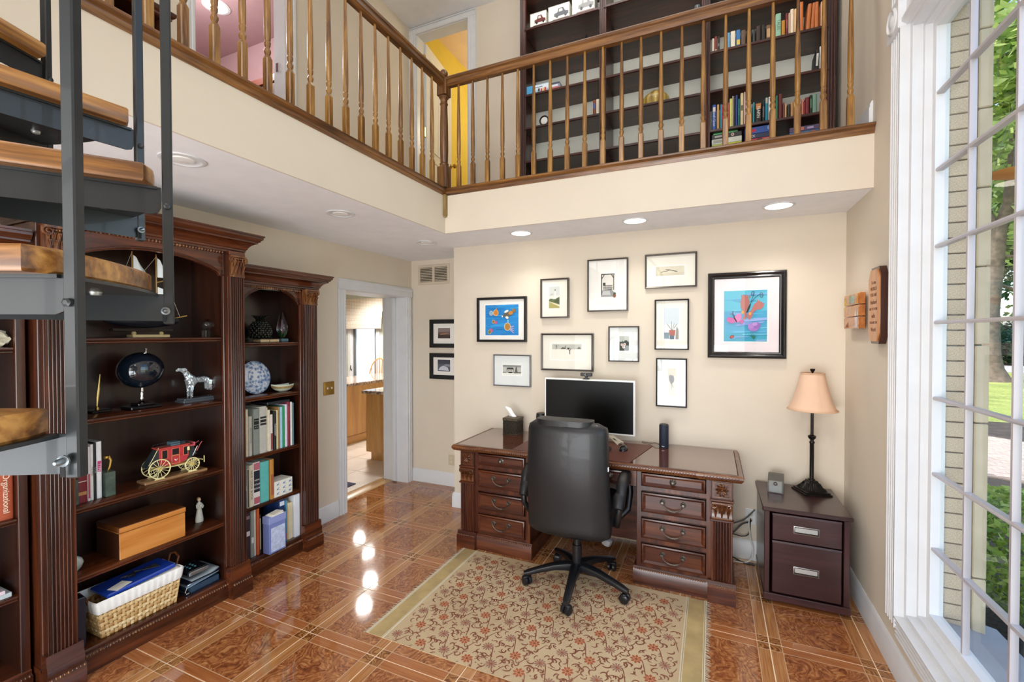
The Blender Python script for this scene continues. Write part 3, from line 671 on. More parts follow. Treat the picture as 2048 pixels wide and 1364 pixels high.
for (a, b) in ((path[1], path[2]), (path[3], path[4]), (path[5], path[6]), (path[6], path[7]), (path[0], path[1])):
    L = (Vector(b) - Vector(a)).length; n_ = int(L / .017); d_ = (Vector(b) - Vector(a)).normalized(); o_ = Vector((d_.y, -d_.x))
    for i in range(n_):
        c = Vector(a).lerp(Vector(b), (i + .5) / n_) + o_ * .02
        p = Vector((c.x, c.y, .752)); q = p + Vector((d_.x * .013, d_.y * .013, .022)) + Vector((o_.x, o_.y, 0)) * .002
        m.tube([p, (p + q) / 2 + Vector((o_.x, o_.y, 0)) * .006, q], [.003, .0065, .003], 5)
o = build('rope_carving', m, DCARV, dk, 60); o['kind'] = 'stuff'
def drawer(x0, x1, z0, z1, pull, px=None):
    y = YFt - .006
    d = build('drawer', MB().box((x0, y, z0), (x1, y + .3, z1), .002).sweep([(0, 0), (.006, .0), (.006, .009), (.014, .012), (.02, .006), (.026, .002), (.03, -.004), (0, -.004)][::-1], [(x0 + .001, y, z0 + .001), (x0 + .001, y, z1 - .001), (x1 - .001, y, z1 - .001), (x1 - .001, y, z0 + .001)], (0, -1, 0), True), DW_X, dk)
    cx = px if px is not None else (x0 + x1) / 2; cz = (z0 + z1) / 2
    if pull == 'knob':
        m = MB().at((cx, y, cz), rx=PI / 2).lathe([(.021, 0), (.021, .003), (.012, .006), (.007, .012), (.011, .018), (.013, .024), (.008, .029)], n=12)
        for i in range(8): m.sphere((.016 * math.cos(i * PI / 4), .016 * math.sin(i * PI / 4), .005), .0055, 6, 4)
        build('drawer_knob', m, PEWTER, d, 50)
    else:
        m = MB()
        for s in (-1, 1):
            m.at((cx + s * .062, y, cz + .012), rx=PI / 2).lathe([(.017, 0), (.017, .003), (.010, .007), (.006, .016), (.008, .02)], n=10)
            for i in range(7): m.sphere((.013 * math.cos(i * 2 * PI / 7), .013 * math.sin(i * 2 * PI / 7), .005), .005, 6, 4)
        m.at(); pts = [(cx + .062 * math.cos(a) * (1.0 if abs(math.cos(a)) > .3 else 1), y - .017 - .004 * math.sin(-a), cz + .012 + .045 * (math.sin(a) if True else 0)) for a in [PI + PI * i / 14 for i in range(15)]]
        m.tube(pts, [.003 + .0018 * (abs(i - 7) < 2.5) for i in range(15)], 6)
        for i in (-1, 0, 1): m.sphere((cx + i * .012, y - .021, cz - .033), .006, 6, 4)
        build('bail_pull', m, PEWTER, d, 50)
    return d
def pedestal(x0, x1, pil, mirror):
    xa, xb = (x0 + .018, x1 - .018)
    build('pedestal', MB().box((xa, YFt + .004, .11), (xb, 3.60, .742), .003), DW_Z, dk)
    px0, px1 = pil; dx0, dx1 = (px1 + .03, xb - .03) if mirror else (xa + .03, px0 - .03)
    for z0, z1, pl in ((.642, .736, 'knob'), (.474, .612, 'bail'), (.305, .443, 'bail'), (.136, .278, 'bail')): drawer(dx0, dx1, z0, z1, pl)
    build('pull_out_slide', MB().box((dx0, YFt - .002, .7395), (dx1, YFt + .2, .7425)).sphere(((dx0 + dx1) / 2, YFt - .006, .7405), .006, 8, 6), PEWTER, dk)
    f = [(x_, y_) for y_, x_ in flutes(px0, px1, 0, 6, .011)]
    build('pilaster', MB().prism([(x_, YFt - .018 - y_) for x_, y_ in f], 'Z', .12, .495).box((px0 - .004, YFt - .005, .13), (px1 + .004, YFt + .02, .742), .002).box((px0 - .003, YFt - .016, .5), (px1 + .003, YFt, .742), .002), DW_Z, dk)
    build('ledge', MB().box((px0 - .01, YFt - .03, .492), (px1 + .01, YFt + .01, .505), .003), DW_X, dk)
    build('ledge', MB().box((px0 - .01, YFt - .028, .612), (px1 + .01, YFt + .01, .626), .003), DW_X, dk)
    q = MB(); q.m = Matrix.Translation((0, YFt - .016, 0)) @ Matrix(((0, 1, 0, 0), (-1, 0, 0, 0), (0, 0, 1, 0), (0, 0, 0, 1)))
    carve(q, 0, px0 + .004, px1 - .004, .505, .612, 3); build('acanthus_carving', q, DCARV, dk, 50)
    q = MB().at(((px0 + px1) / 2, YFt - .016, .683), rx=PI / 2); w_ = (px1 - px0) / 2 - .008
    q.sweep([(0, 0), (.006, 0), (.006, .006), (0, .006)], [(-w_, -.046, 0), (-w_, .046, 0), (w_, .046, 0), (w_, -.046, 0)], (0, 0, 1), True)
    for i in range(10):
        a = i * 2 * PI / 10; q.tube([(.008 * math.cos(a), .008 * math.sin(a), .003), (.022 * math.cos(a), .026 * math.sin(a), .009), (.036 * math.cos(a), .041 * math.sin(a), .003)], [.004, .008, .003], 5)
    q.sphere((0, 0, .006), .009, 8, 6); build('rosette', q, DCARV, dk, 50)
    build('plinth', MB().prism([(YFt - .014, .0005), (3.61, .0005), (3.61, .115), (YFt - .002, .115), (YFt - .008, .105), (YFt - .014, .095)], 'X', x0, x1), DW_X, dk)
    build('plinth_block', MB().prism([(YFt - .045, .0005), (YFt - .01, .0005), (YFt - .01, .125), (YFt - .024, .125), (YFt - .034, .108), (YFt - .045, .095)], 'X', px0 - .022, px1 + .022), DW_X, dk)
    m = beads(MB(), (x0 + .005 if not mirror else px1 + .03, YFt - .012, .102), (px0 - .03 if not mirror else x1 - .005, YFt - .012, .102), .0075, 32, None); beads(m, (px0 - .02, YFt - .042, .104), (px1 + .02, YFt - .042, .104), .0075, 12, None)
    o = build('rope_carving', m, DCARV, dk, 60); o['kind'] = 'stuff'
pedestal(-.468, .132, (.0, .112), False)
pedestal(-1.782, -1.182, (-1.762, -1.65), True)
build('apron', MB().box((-1.2, YFt + .006, .63), (-.45, 3.55, .742), .002), DW_X, dk)
drawer(-1.165, -.485, .645, .732, 'knob', -.62)
build('modesty_panel', MB().box((-1.2, 3.5, .06), (-.45, 3.52, .742)), DW_X, dk)
build('desk_glass', MB().box((-1.775, 2.995, .7852), (.128, 3.615, .7885), .001), solid_glass('plate_glass', '#F2F6F4', 0, 1.5), dk) if False else None

# ================================================================ OFFICE CHAIR
LEA = mat('black_leather', '#161618', .45, 0, .08, var=.08, vs=14, bump=.12, bs=160)
PLA = mat('black_nylon', '#121316', .35, var=.05, bump=.05, bs=200)
ch = thing('office_chair', 'black leather high-back swivel chair on five casters facing the desk', 'chair', (-.794, 2.819, 0))
def pad(fn_half_w, fn_y, z0, z1, th, name, mtl, nu=40, nv=26, x0=0):
    """closed upholstered slab standing in XZ: rounded-rect loops swept up in z"""
    m = MB(); vs = []; N = nu
    for j in range(nv + 1):
        v = j / nv; e = math.sin(PI * min(max(v, .0), 1)) ; r = min(1, (1 - abs(2 * v - 1)) * 7); r = math.sqrt(max(0, 1 - (1 - r) ** 2))
        z = z0 + (z1 - z0) * v; hw = fn_half_w(v) - .05 * (1 - r); hd = th * .5 * (.25 + .75 * r)
        yc = fn_y(v)
        for i in range(N):
            a = 2 * PI * i / N; c_, s_ = math.cos(a), math.sin(a)
            X = hw * math.copysign(abs(c_) ** .32, c_); Y = hd * math.copysign(abs(s_) ** .55, s_)
            vs.append((x0 + X, yc + Y + .05 * (X / .27) ** 2, z))
    fs = [(j * N + i, j * N + (i + 1) % N, (j + 1) * N + (i + 1) % N, (j + 1) * N + i) for j in range(nv) for i in range(N)] + [tuple(range(N))[::-1], tuple(range(nv * N, (nv + 1) * N))]
    m.add(vs, fs); return m
cxb = -.842
build('backrest', pad(lambda v: .275 - .018 * v, lambda v: 2.735 + .015 * math.cos(v * 5) - .015 * v, .335, 1.075, .115, '', LEA, x0=cxb), LEA, ch, 60)
build('headrest', pad(lambda v: .183, lambda v: 2.745, .945, 1.097, .135, '', LEA, 32, 14, x0=cxb - .015), LEA, ch, 60)
def seat_fn():
    m = MB(); N = 36; vs = []; L = [(.40, .80), (.415, .97), (.45, 1.0), (.50, .98), (.53, .9), (.545, .7), (.548, .3)]
    for z, s in L:
        for i in range(N):
            a = 2 * PI * i / N; c_, s_ = math.cos(a), math.sin(a)
            vs.append((cxb + .02 + .27 * s * math.copysign(abs(c_) ** .45, c_), 2.995 + .26 * s * math.copysign(abs(s_) ** .45, s_), z))
    m.add(vs, [(j * N + i, j * N + (i + 1) % N, (j + 1) * N + (i + 1) % N, (j + 1) * N + i) for j in range(len(L) - 1) for i in range(N)] + [tuple(range(N))[::-1], tuple(range((len(L) - 1) * N, len(L) * N))])
    return m
build('seat', seat_fn(), LEA, ch, 60)
# stitched piping on the back shell and the little white tag
z_ = [.40 + .6 * i / 12 for i in range(13)]
build('seam', MB().tube([(cxb + .252 - .016 * i / 12, 2.745 + .03, z_[i]) for i in range(13)], .003, 6).tube([(cxb - .2 + .03 * i, 2.69 + .05 * ((-.2 + .03 * i) / .27) ** 2, .985) for i in range(14)], .002, 5), LEA, ch)
tg_ = build('care_tag', MB().box((cxb + .263, 2.735, .79), (cxb + .268, 2.75, .815)), mat('white_tag', '#E8E8E8', .6), ch)
for s in (-1, 1):
    xa = cxb + s * .325
    a = build('armrest', MB().tube([(xa, 2.83, .60), (xa, 2.86, .665), (xa, 2.93, .695), (xa, 3.05, .70), (xa, 3.12, .685), (xa, 3.135, .655)], [.026, .034, .038, .038, .034, .02], 12), LEA, ch, 60)
    build('arm_cushion', MB().tube([(xa - s * .01, 2.79, .545), (xa - s * .01, 2.83, .60), (xa - s * .005, 2.88, .63)], [.03, .04, .03], 12), LEA, a, 60)
    build('arm_bracket', MB().tube([(xa + s * .005, 3.10, .66), (xa + s * .012, 3.10, .56), (xa + s * .005, 3.05, .46), (xa - s * .06, 2.97, .40), (xa - s * .14, 2.95, .39)], [.02, .022, .022, .018, .016], 10).tube([(xa, 2.82, .58), (xa - s * .01, 2.80, .50), (xa - s * .03, 2.86, .42), (xa - s * .1, 2.95, .40)], [.018, .02, .02, .016], 10), PLA, ch, 60)
hx_, hy_ = -.794, 2.819
build('gas_column', MB().lathe([(.038, .10), (.038, .13), (.03, .14), (.03, .27), (.022, .272), (.022, .40)], (hx_, hy_, 0), 20).box((hx_ - .1, hy_ - .05, .375), (hx_ + .1, hy_ + .2, .402), .006), PLA, ch)
build('tension_knob', MB().at((hx_ + .20, hy_ - .02, .345), ry=.35).lathe([(.03, -.03), (.032, -.02), (.032, .004), (.02, .01)], n=8).tube([(0, 0, .005), (-.08, .05, .05)], .007, 6), mat('knob_grey', '#8A8D90', .35, .5), ch)
for i in range(5):
    a = RAD(203 + 72 * i); ca, sa = math.cos(a), math.sin(a); L = .325
    m = MB(); secs = [(.0, .125, .038, .03), (.06, .135, .034, .028), (.15, .128, .028, .022), (.25, .105, .024, .018), (.31, .088, .024, .016), (.345, .08, .018, .012)]
    vs = []
    for d_, z, w_, h2 in secs:
        for k in range(10):
            t_ = 2 * PI * k / 10; o_ = w_ * math.copysign(abs(math.cos(t_)) ** .6, math.cos(t_)); z2 = z + h2 * math.copysign(abs(math.sin(t_)) ** .6, math.sin(t_))
            vs.append((hx_ + ca * d_ - sa * o_, hy_ + sa * d_ + ca * o_, z2))
    m.add(vs, [(j * 10 + k, j * 10 + (k + 1) % 10, (j + 1) * 10 + (k + 1) % 10, (j + 1) * 10 + k) for j in range(5) for k in range(10)] + [tuple(range(10))[::-1], tuple(range(50, 60))])
    leg = build('leg', m, PLA, ch, 50)
    cx_, cy_ = hx_ + ca * L, hy_ + sa * L; zt_ = .0065 if i < 3 else .0005
    ta = a + PI / 2 + .5 * (i - 2)
    q = MB()
    for s in (-1, 1):
        q.at((cx_ + s * .016 * math.cos(ta), cy_ + s * .016 * math.sin(ta), zt_ + .029)); q.m = q.m @ Matrix.Rotation(ta, 4, 'Z') @ Matrix.Rotation(PI / 2, 4, 'Y'); q.lathe([(.006, -.012), (.024, -.011), (.029, -.007), (.029, .007), (.024, .011), (.006, .012)], n=18)
    q.at().lathe([(.008, zt_ + .03), (.008, .085)], (cx_, cy_, 0), 8); q.at((cx_, cy_, zt_ + .05), rz=ta).box((-.03, -.016, -.004), (.03, .016, .012), .006)
    build('caster', q, PLA, leg, 40)

# ================================================================ RUG
def rug_material():
    m, nt, p = new_mat('floral_rug'); tc = nd(nt, 'ShaderNodeTexCoord'); V = tc.outputs['Object']
    n1 = nd(nt, 'ShaderNodeTexNoise', i_Scale=3.0, i_Detail=3.0); nt.links.new(V, n1.inputs[0])
    n0 = nd(nt, 'ShaderNodeTexNoise', i_Scale=400.0, i_Detail=1.0); nt.links.new(V, n0.inputs[0])
    base = ramp(nt, n1.outputs[0], [(.3, '#BBA17E'), (.7, '#CDB692')])
    base = mixc(nt, .25, base, ramp(nt, n0.outputs[0], [(.35, '#A08763'), (.65, '#DCC9A6')]))
    c = base
    nt.links.new(c, p.inputs['Base Color']); p.inputs['Roughness'].default_value = .9; p.inputs['Specular IOR Level'].default_value = .15
    bumpn(nt, p, n0.outputs[0], .3, .002); return m
RX0, RX1, RY0, RY1 = -1.735, -.006, 1.905, 2.962
BAND = mat('gold_rug_border', '#B59C6A', .9, var=.16, vs=9, bump=.3, bs=350); CREAMY = mat('cream_braid', '#D9CDB2', .9, bump=.5, bs=300)
rg = thing('area_rug', 'tan floral area rug with gold end bands under the office chair', 'rug', (-.87, 2.4, 0))
def wav(x, y): return .0045 + .0012 * noise.noise((x * 5, y * 5, 0))
def flat(x0, x1, y0, y1, z0, nx=12, ny=16):
    return MB().grid(lambda u, v: (x0 + (x1 - x0) * u, y0 + (y1 - y0) * v + (.006 * noise.noise((x0 + (x1 - x0) * u, 3, v)) if v in (0, 1) else 0), wav(u, v) + z0), nx, ny)
build('rug_field', flat(RX0 + .13, RX1 - .13, RY0, RY1, 0).box((RX0 + .02, RY0 + .003, .0004), (RX1 - .02, RY1 - .003, .0035)), rug_material(), rg)
# woven pattern: rust blossoms, mauve asters and curling vine tendrils, as one flat print following the weave
RUS = [mat('rug_rust', '#A85A3C', .95), mat('rug_rust_dark', '#8A4630', .95), mat('rug_mauve', '#9A6E5C', .95), mat('rug_vine', '#85503A', .95), mat('rug_pale_heart', '#C49468', .95)]
rr_ = random.Random(21); m = MB(); fx0, fx1 = RX0 + .145, RX1 - .145
def zr(x, y): return wav((x - RX0 - .13) / (RX1 - RX0 - .26), (y - RY0) / (RY1 - RY0))
def dab(pts, lift, k):
    pts = [(min(max(x, fx0), fx1), min(max(y, RY0 + .005), RY1 - .005)) for x, y in pts]
    m.cur = k; m.add([(x, y, zr(x, y) + lift) for x, y in pts], [tuple(range(len(pts)))])
def vine(pts, w0, w1, k=3):
    n_ = len(pts)
    for i in range(n_ - 1):
        (x0, y0), (x1, y1) = pts[i], pts[i + 1]; L = math.hypot(x1 - x0, y1 - y0) or 1; nx, ny = -(y1 - y0) / L, (x1 - x0) / L
        a_, b_ = [w0 + (w1 - w0) * math.sin(PI * min(1, (i + q) / (n_ - 1) * 1.0)) for q in (0, 1)]
        dab([(x0 - nx * a_, y0 - ny * a_), (x0 + nx * a_, y0 + ny * a_), (x1 + nx * b_, y1 + ny * b_), (x1 - nx * b_, y1 - ny * b_)], .0007, k)
def curl(x, y, a0, r_, turn, n_=9, w=.0028):
    pts = []; a_ = a0; L = r_ * .55
    for i in range(n_):
        pts.append((x, y)); x += L * math.cos(a_); y += L * math.sin(a_); a_ += turn * (.25 + .085 * i); L *= .92
    vine(pts, w * .35, w)
def blossom(x, y, R_, k):
    pet = [(x + R_ * (1 + .22 * math.cos(8 * t)) * math.cos(t), y + R_ * (1 + .22 * math.cos(8 * t)) * math.sin(t)) for t in [2 * PI * i / 32 for i in range(32)]]
    dab(pet, .0009, k)
    for i in range(8):
        t = 2 * PI * (i + .5) / 8; dab([(x + R_ * .3 * math.cos(t - .3), y + R_ * .3 * math.sin(t - .3)), (x + R_ * .82 * math.cos(t - .08), y + R_ * .82 * math.sin(t - .08)), (x + R_ * .82 * math.cos(t + .08), y + R_ * .82 * math.sin(t + .08)), (x + R_ * .3 * math.cos(t + .3), y + R_ * .3 * math.sin(t + .3))], .0011, 4 if k == 0 else 1)
    dab([(x + R_ * .24 * math.cos(2 * PI * i / 8), y + R_ * .24 * math.sin(2 * PI * i / 8)) for i in range(8)], .0013, 1)
def aster(x, y, R_):
    for i in range(11):
        t = 2 * PI * i / 11 + .2; dab([(x + R_ * .2 * math.cos(t - .25), y + R_ * .2 * math.sin(t - .25)), (x + R_ * .8 * math.cos(t - .17), y + R_ * .8 * math.sin(t - .17)), (x + R_ * 1.05 * math.cos(t), y + R_ * 1.05 * math.sin(t)), (x + R_ * .8 * math.cos(t + .17), y + R_ * .8 * math.sin(t + .17)), (x + R_ * .2 * math.cos(t + .25), y + R_ * .2 * math.sin(t + .25))], .0009, 2)
    dab([(x + R_ * .2 * math.cos(2 * PI * i / 8), y + R_ * .2 * math.sin(2 * PI * i / 8)) for i in range(8)], .0011, 0)
SPX, SPY = .142, .112; nyr = int((RY1 - RY0) / SPY) + 1
for j in range(nyr):
    for i in range(int((fx1 - fx0) / SPX) + 1):
        x = fx0 + (i + .3 + .5 * (j % 2)) * SPX + rr_.uniform(-.012, .012); y = RY0 + (j + .5) * SPY + rr_.uniform(-.01, .01)
        if not (fx0 + .02 < x < fx1 - .02 and RY0 + .02 < y < RY1 - .02): continue
        if (i + j) % 2: blossom(x, y, .026, 0)
        else: aster(x, y, .031)
        s_ = 1 if (i + j // 2) % 2 else -1
        vine([(x + SPX * .5 * q + s_ * 0, y - .02 * s_ + s_ * .045 * math.sin(q * PI * 1.5) - SPY * .5 * q) for q in [k_ / 8 for k_ in range(9)]], .0014, .0024)
        for (dx, dy, a_, tr) in ((.034, .012, .6, 1), (-.036, .016, 2.4, -1), (.03, -.03, -.9, -1), (-.03, -.034, 3.8, 1), (.062, .03, 1.9, 1), (.066, -.012, -.3, 1), (-.06, -.004, 2.9, -1), (.006, .045, 1.2, -1), (.045, .05, .2, -1), (-.045, .046, 2.6, 1)):
            curl(x + dx, y + dy, a_ + rr_.uniform(-.5, .5), rr_.uniform(.012, .019), tr * rr_.uniform(.8, 1.25), 8, rr_.uniform(.003, .0046))
        for q in range(4):
            t = rr_.uniform(0, 6.3); d_ = rr_.uniform(.04, .062); lx, ly = x + d_ * math.cos(t), y + d_ * math.sin(t)
            dab([(lx, ly), (lx + .006 * math.cos(t + .6), ly + .006 * math.sin(t + .6)), (lx + .013 * math.cos(t), ly + .013 * math.sin(t)), (lx + .006 * math.cos(t - .6), ly + .006 * math.sin(t - .6))], .0008, 3 if q % 2 else 2)
o = build('woven_pattern', m, RUS, rg, 0); o['kind'] = 'stuff'
for xa, xb in ((RX0 + .018, RX0 + .13), (RX1 - .13, RX1 - .022)):
    build('end_band', flat(xa, xb, RY0, RY1, .0004, 4), BAND, rg)
    for xx in (xa, xb): build('braid', MB().tube([(xx, RY0 + .001 + (RY1 - RY0) * i / 24, .0055) for i in range(25)], .0035, 6).tube([(xx + (.009 if xx == xa else -.009), RY0 + .001 + (RY1 - RY0) * i / 24, .0055) for i in range(25)], .0022, 5), CREAMY, rg)
m = MB()
for xx, s in ((RX0 + .018, -1), (RX1 - .022, 1)):
    n_ = 130
    for i in range(n_):
        y = RY0 + (RY1 - RY0) * (i + .5) / n_; L = .018 + random.random() * .014; d_ = random.uniform(-.01, .01)
        m.add([(xx, y - .0022, .005), (xx, y + .0022, .005), (xx + s * L, y + d_ + .001, .0012), (xx + s * L, y + d_ - .001, .0012)], [(0, 1, 2, 3)])
o = build('fringe', m, CREAMY, rg, 0); o['kind'] = 'stuff'
# ================================================================ PICTURES
BLKFR = mat('black_metal_frame', '#1A1718', .3, .2); BRNFR = mat('bronze_metal_frame', '#4A4440', .3, .6); SILFR = mat('pewter_metal_frame', '#77777C', .3, .7)
EBON = mat('ebony_moulding', '#15161A', .22, 0, .4)
MATW = mat('white_mat_board', '#EDEAE3', .8, var=.01); MATC = mat('cool_mat_board', '#E3E6E2', .8, var=.01); MATI = mat('ivory_mat_board', '#E9E4D6', .8, var=.01); MATP = mat('pale_pink_mat', '#E6DCDF', .8, var=.01)
BEV = mat('mat_bevel', '#FBFAF6', .6); PAPER = mat('etching_paper', '#F0EBDD', .85, var=.02)
def C(h): return mat('ink_' + h.strip('#').lower(), h, .7, var=.03)
def ell(cx, cy, rx, ry, n=16, a=0):
    ca, sa = math.cos(a), math.sin(a)
    return [(cx + rx * math.cos(2 * PI * i / n) * ca - ry * math.sin(2 * PI * i / n) * sa, cy + rx * math.cos(2 * PI * i / n) * sa + ry * math.sin(2 * PI * i / n) * ca) for i in range(n)]
def stroke(pts, w, asp=1.0):
    """a thin band along pts (unit-square coords); returns one quad per segment"""
    out = []
    for (x0, y0), (x1, y1) in zip(pts, pts[1:]):
        dx, dy = x1 - x0, (y1 - y0) / asp; L = math.hypot(dx, dy) or 1e-6; nx, ny = -dy / L * w, dx / L * w * asp
        out.append([(x0 - nx, y0 - ny), (x0 + nx, y0 + ny), (x1 + nx, y1 + ny), (x1 - nx, y1 - ny)])
    return out
def art_mesh(shapes, place):
    """flat print: shapes = [(colour, polygon or list of polygons)], place(u, v, lift) -> point"""
    mb = MB(); mats = []; lift = .0002
    for col, poly in shapes:
        m = col if not isinstance(col, str) else C(col)
        if m not in mats: mats.append(m)
        mb.cur = mats.index(m)
        for q in (poly if isinstance(poly[0], list) else [poly]):
            mb.add([place(u, v, lift) for u, v in q], [tuple(range(len(q)))])
        lift += .00012
    return mb, mats
UNIT = [(0, 0), (1, 0), (1, 1), (0, 1)]
def picture(label, x0, x1, z0, z1, y, bar, dep, fm, mm, win, shapes, group=None, prof=None, bevel=True, tilt=0):
    """framed picture on a wall facing -Y; win = (u0,u1,v0,v1) print window as fractions of the frame"""
    t = thing('framed_picture', label, 'picture', ((x0 + x1) / 2, y, (z0 + z1) / 2), 0, group)
    P = prof or [(0, 0), (0, dep), (bar * .35, dep + .001), (bar, dep - .002), (bar, dep - .008), (bar, 0)]
    path = [(x0, y - .001, z0), (x1, y - .001, z0), (x1, y - .001, z1), (x0, y - .001, z1)]
    m = MB(); cyc = [(-o, u) for o, u in P]
    m.sweep(cyc, path, (0, -1, 0), True); fr = build('frame', m, fm, t, 25)
    ym = y - dep * .45
    build('mat_board', MB().box((x0 + bar * .7, ym, z0 + bar * .7), (x1 - bar * .7, y - .002, z1 - bar * .7)), mm, t, 0)
    W, H = x1 - x0, z1 - z0
    a, b, c, d = x0 + W * win[0], x0 + W * win[1], z0 + H * win[2], z0 + H * win[3]
    if bevel:
        build('mat_bevel', MB().sweep([(0, 0), (.006, 0), (.006, .0012), (.003, .0018)], [(a - .001, ym, c - .001), (b + .001, ym, c - .001), (b + .001, ym, d + .001), (a - .001, ym, d + .001)], (0, -1, 0), True), BEV, t, 0)
    pl = lambda u, v, l: (a + (b - a) * u, ym - .0004 - l, c + (d - c) * v)
    mb, mats = art_mesh(shapes, pl); build('print', mb, mats, t, 0)
    build('glass', MB().box((x0 + bar * .8, ym - .0062, z0 + bar * .8), (x1 - bar * .8, ym - .0052, z1 - bar * .8)), GP2, t, 0)
    return t
GP2 = glass_pane('picture_glass', '#FFFFFF', .9)
YW = D
# child's painting of fish
import itertools
rnd = random.Random(3)
def water(cols, n=26):
    out = []
    for i in range(n):
        y = rnd.random(); x = rnd.random() * .8; h = .012 + rnd.random() * .03; l = .15 + rnd.random() * .5
        out.append((cols[i % len(cols)], [(x, y), (min(1, x + l), min(1, y + .01)), (min(1, x + l * .9), min(1, y + h)), (max(0, x - .02), min(1, y + h * .8))]))
    return out
fish = [('#2187CC', UNIT)] + water(['#2E9BDD', '#1673BE', '#3AA9E6', '#1B7CC8'], 40)
for cx, cy, r, col in ((.33, .74, .075, '#C8802E'), (.19, .73, .055, '#7FA9C8'), (.68, .28, .09, '#A87B35'), (.26, .45, .045, '#8E6B3A'), (.14, .11, .05, '#7A6A34')):
    fish += [('#D9C9A0', ell(cx, cy, r * 1.1, r * 1.45)), (col, ell(cx, cy, r * .92, r * 1.25))]
fish += [('#C8802E', [(.31, .80), (.36, .90), (.38, .78)]), ('#C2567C', ell(.34, .42, .03, .06)), ('#C2567C', ell(.20, .17, .035, .07, 12, .6)), ('#5D5A50', ell(.69, .68, .15, .075, 18, .28)), ('#C08030', ell(.78, .73, .07, .06, 14, .4)), ('#8A6A40', ell(.87, .80, .055, .07)),
         ('#F2EDD8', ell(.65, .78, .07, .035, 14, .5)), ('#F2EDD8', ell(.67, .58, .05, .04, 14, -.5)), ('#F2EDD8', ell(.53, .62, .02, .03)), ('#6FB5DC', ell(.70, .46, .03, .05))]
for i in range(4): fish.append(('#B7A9C8', stroke([(.76, .27 - i * .03), (.87, .30 - i * .075)], .012)))
fr = picture("child's blue fish painting in black frame at far left of the wall", -1.962, -1.478, 1.558, 1.957, YW, .021, .03, BLKFR, MATW, (.165, .84, .15, .83), fish)
picture('pewter-framed etching of a house, lowest on the left of the wall', -1.798, -1.44, 1.167, 1.446, YW, .009, .028, SILFR, MATC, (.25, .74, .36, .67),
        [('#BDBEB4', UNIT), ('#E6E4DA', [(0, 0), (1, 0), (1, .22), (0, .2)]), ('#8C8D86', [(0, .8), (1, .8), (1, 1), (0, 1)]), ('#4B4B48', [(.22, .3), (.6, .3), (.6, .62), (.22, .62)]), ('#D9D7CC', [(.25, .32), (.57, .32), (.57, .55), (.25, .55)]), ('#2D2D2B', [(.2, .62), (.62, .62), (.56, .75), (.26, .75)])]
        + [('#33332F', [(.28 + .07 * i, .36), (.31 + .07 * i, .36), (.31 + .07 * i, .5), (.28 + .07 * i, .5)]) for i in range(4)] + [('#5A5C55', [(.66, .3), (.82, .3), (.76, .85), (.72, .85)]), ('#3A3A36', [(.0, .2), (.2, .2), (.2, .26), (0, .28)]), ('#3A3A36', [(.6, .18), (1, .2), (1, .28), (.6, .26)]), ('#242422', ell(.42, .24, .14, .06))])
picture('bronze-framed lighthouse etching, small upright, left of the porch etching', -1.347, -1.097, 1.763, 2.097, YW, .012, .03, BRNFR, MATI, (.29, .67, .25, .80),
        [('#DCD9CC', UNIT), ('#C8CCC6', [(0, .55), (1, .6), (1, 1), (0, 1)]), ('#A39A58', [(0, 0), (1, 0), (1, .08), (0, .32)]), ('#D8CDAE', [(1, .06), (1, .14), (.1, .33), (0, .31)]), ('#55663C', [(0, .33), (1, .16), (1, .52), (.7, .46), (.45, .42), (.15, .45), (0, .4)]), ('#3E4E2E', [(.5, .3), (.9, .22), (.95, .44), (.6, .42)]), ('#EDEAE2', [(.5, .42), (.68, .42), (.63, .8), (.55, .8)]), ('#5A5A56', [(.53, .8), (.65, .8), (.62, .88), (.56, .88)]), ('#8A8A84', stroke([(.15, .62), (.4, .66)], .012))])
picture('bronze-framed porch etching with chairs, tallest upright at the top centre', -.938, -.612, 1.81, 2.232, YW, .010, .03, BRNFR, MATW, (.33, .68, .27, .72),
        [('#E0DDD4', UNIT), ('#8E9092', [(.0, .02), (1, .02), (1, .16), (.75, .34), (.1, .3)]), ('#B9BABA', [(.1, .1), (.7, .1), (.62, .28), (.16, .28)]), ('#4A4640', [(.02, .1), (.09, .1), (.09, 1), (.02, 1)]), ('#4A4640', [(.02, .95), (.98, .95), (.98, 1), (.02, 1)]), ('#5A564E', [(.88, .3), (.94, .3), (.94, 1), (.88, 1)])]
        + [('#4A4640', s_) for s_ in stroke([(.06, .78), (.26, .97)], .025)] + [('#4A4640', s_) for s_ in stroke([(.92, .8), (.74, .97)], .025)] + [('#35332F', stroke([(.2 + .08 * i, .3), (.2 + .08 * i, .52)], .012)) for i in range(8)] + [('#35332F', stroke([(.18, .36 + .07 * i), (.84, .34 + .07 * i)], .01)) for i in range(3)] + [('#35332F', [(.16, .5), (.34, .5), (.34, .62), (.16, .62)]), ('#7B4B2C', ell(.97, .06, .11, .09)), ('#3D4A30', ell(.98, .15, .1, .05))])
picture('black-framed landscape etching of hills, topmost, near the right', -.483, -.109, 1.979, 2.241, YW, .012, .028, BRNFR, MATI, (.215, .765, .36, .63),
        [('#D3CCB4', UNIT), ('#C6BEA4', [(0, 0), (1, 0), (1, .3), (0, .25)])] + [('#6A6350', s_) for s_ in stroke([(.18, .35), (.3, .5), (.36, .44), (.5, .62), (.72, .38)], .012, 3)] + [('#3F3A30', s_) for s_ in stroke([(.35, .66), (.5, .6), (.62, .5), (.76, .4)], .012, 3)])
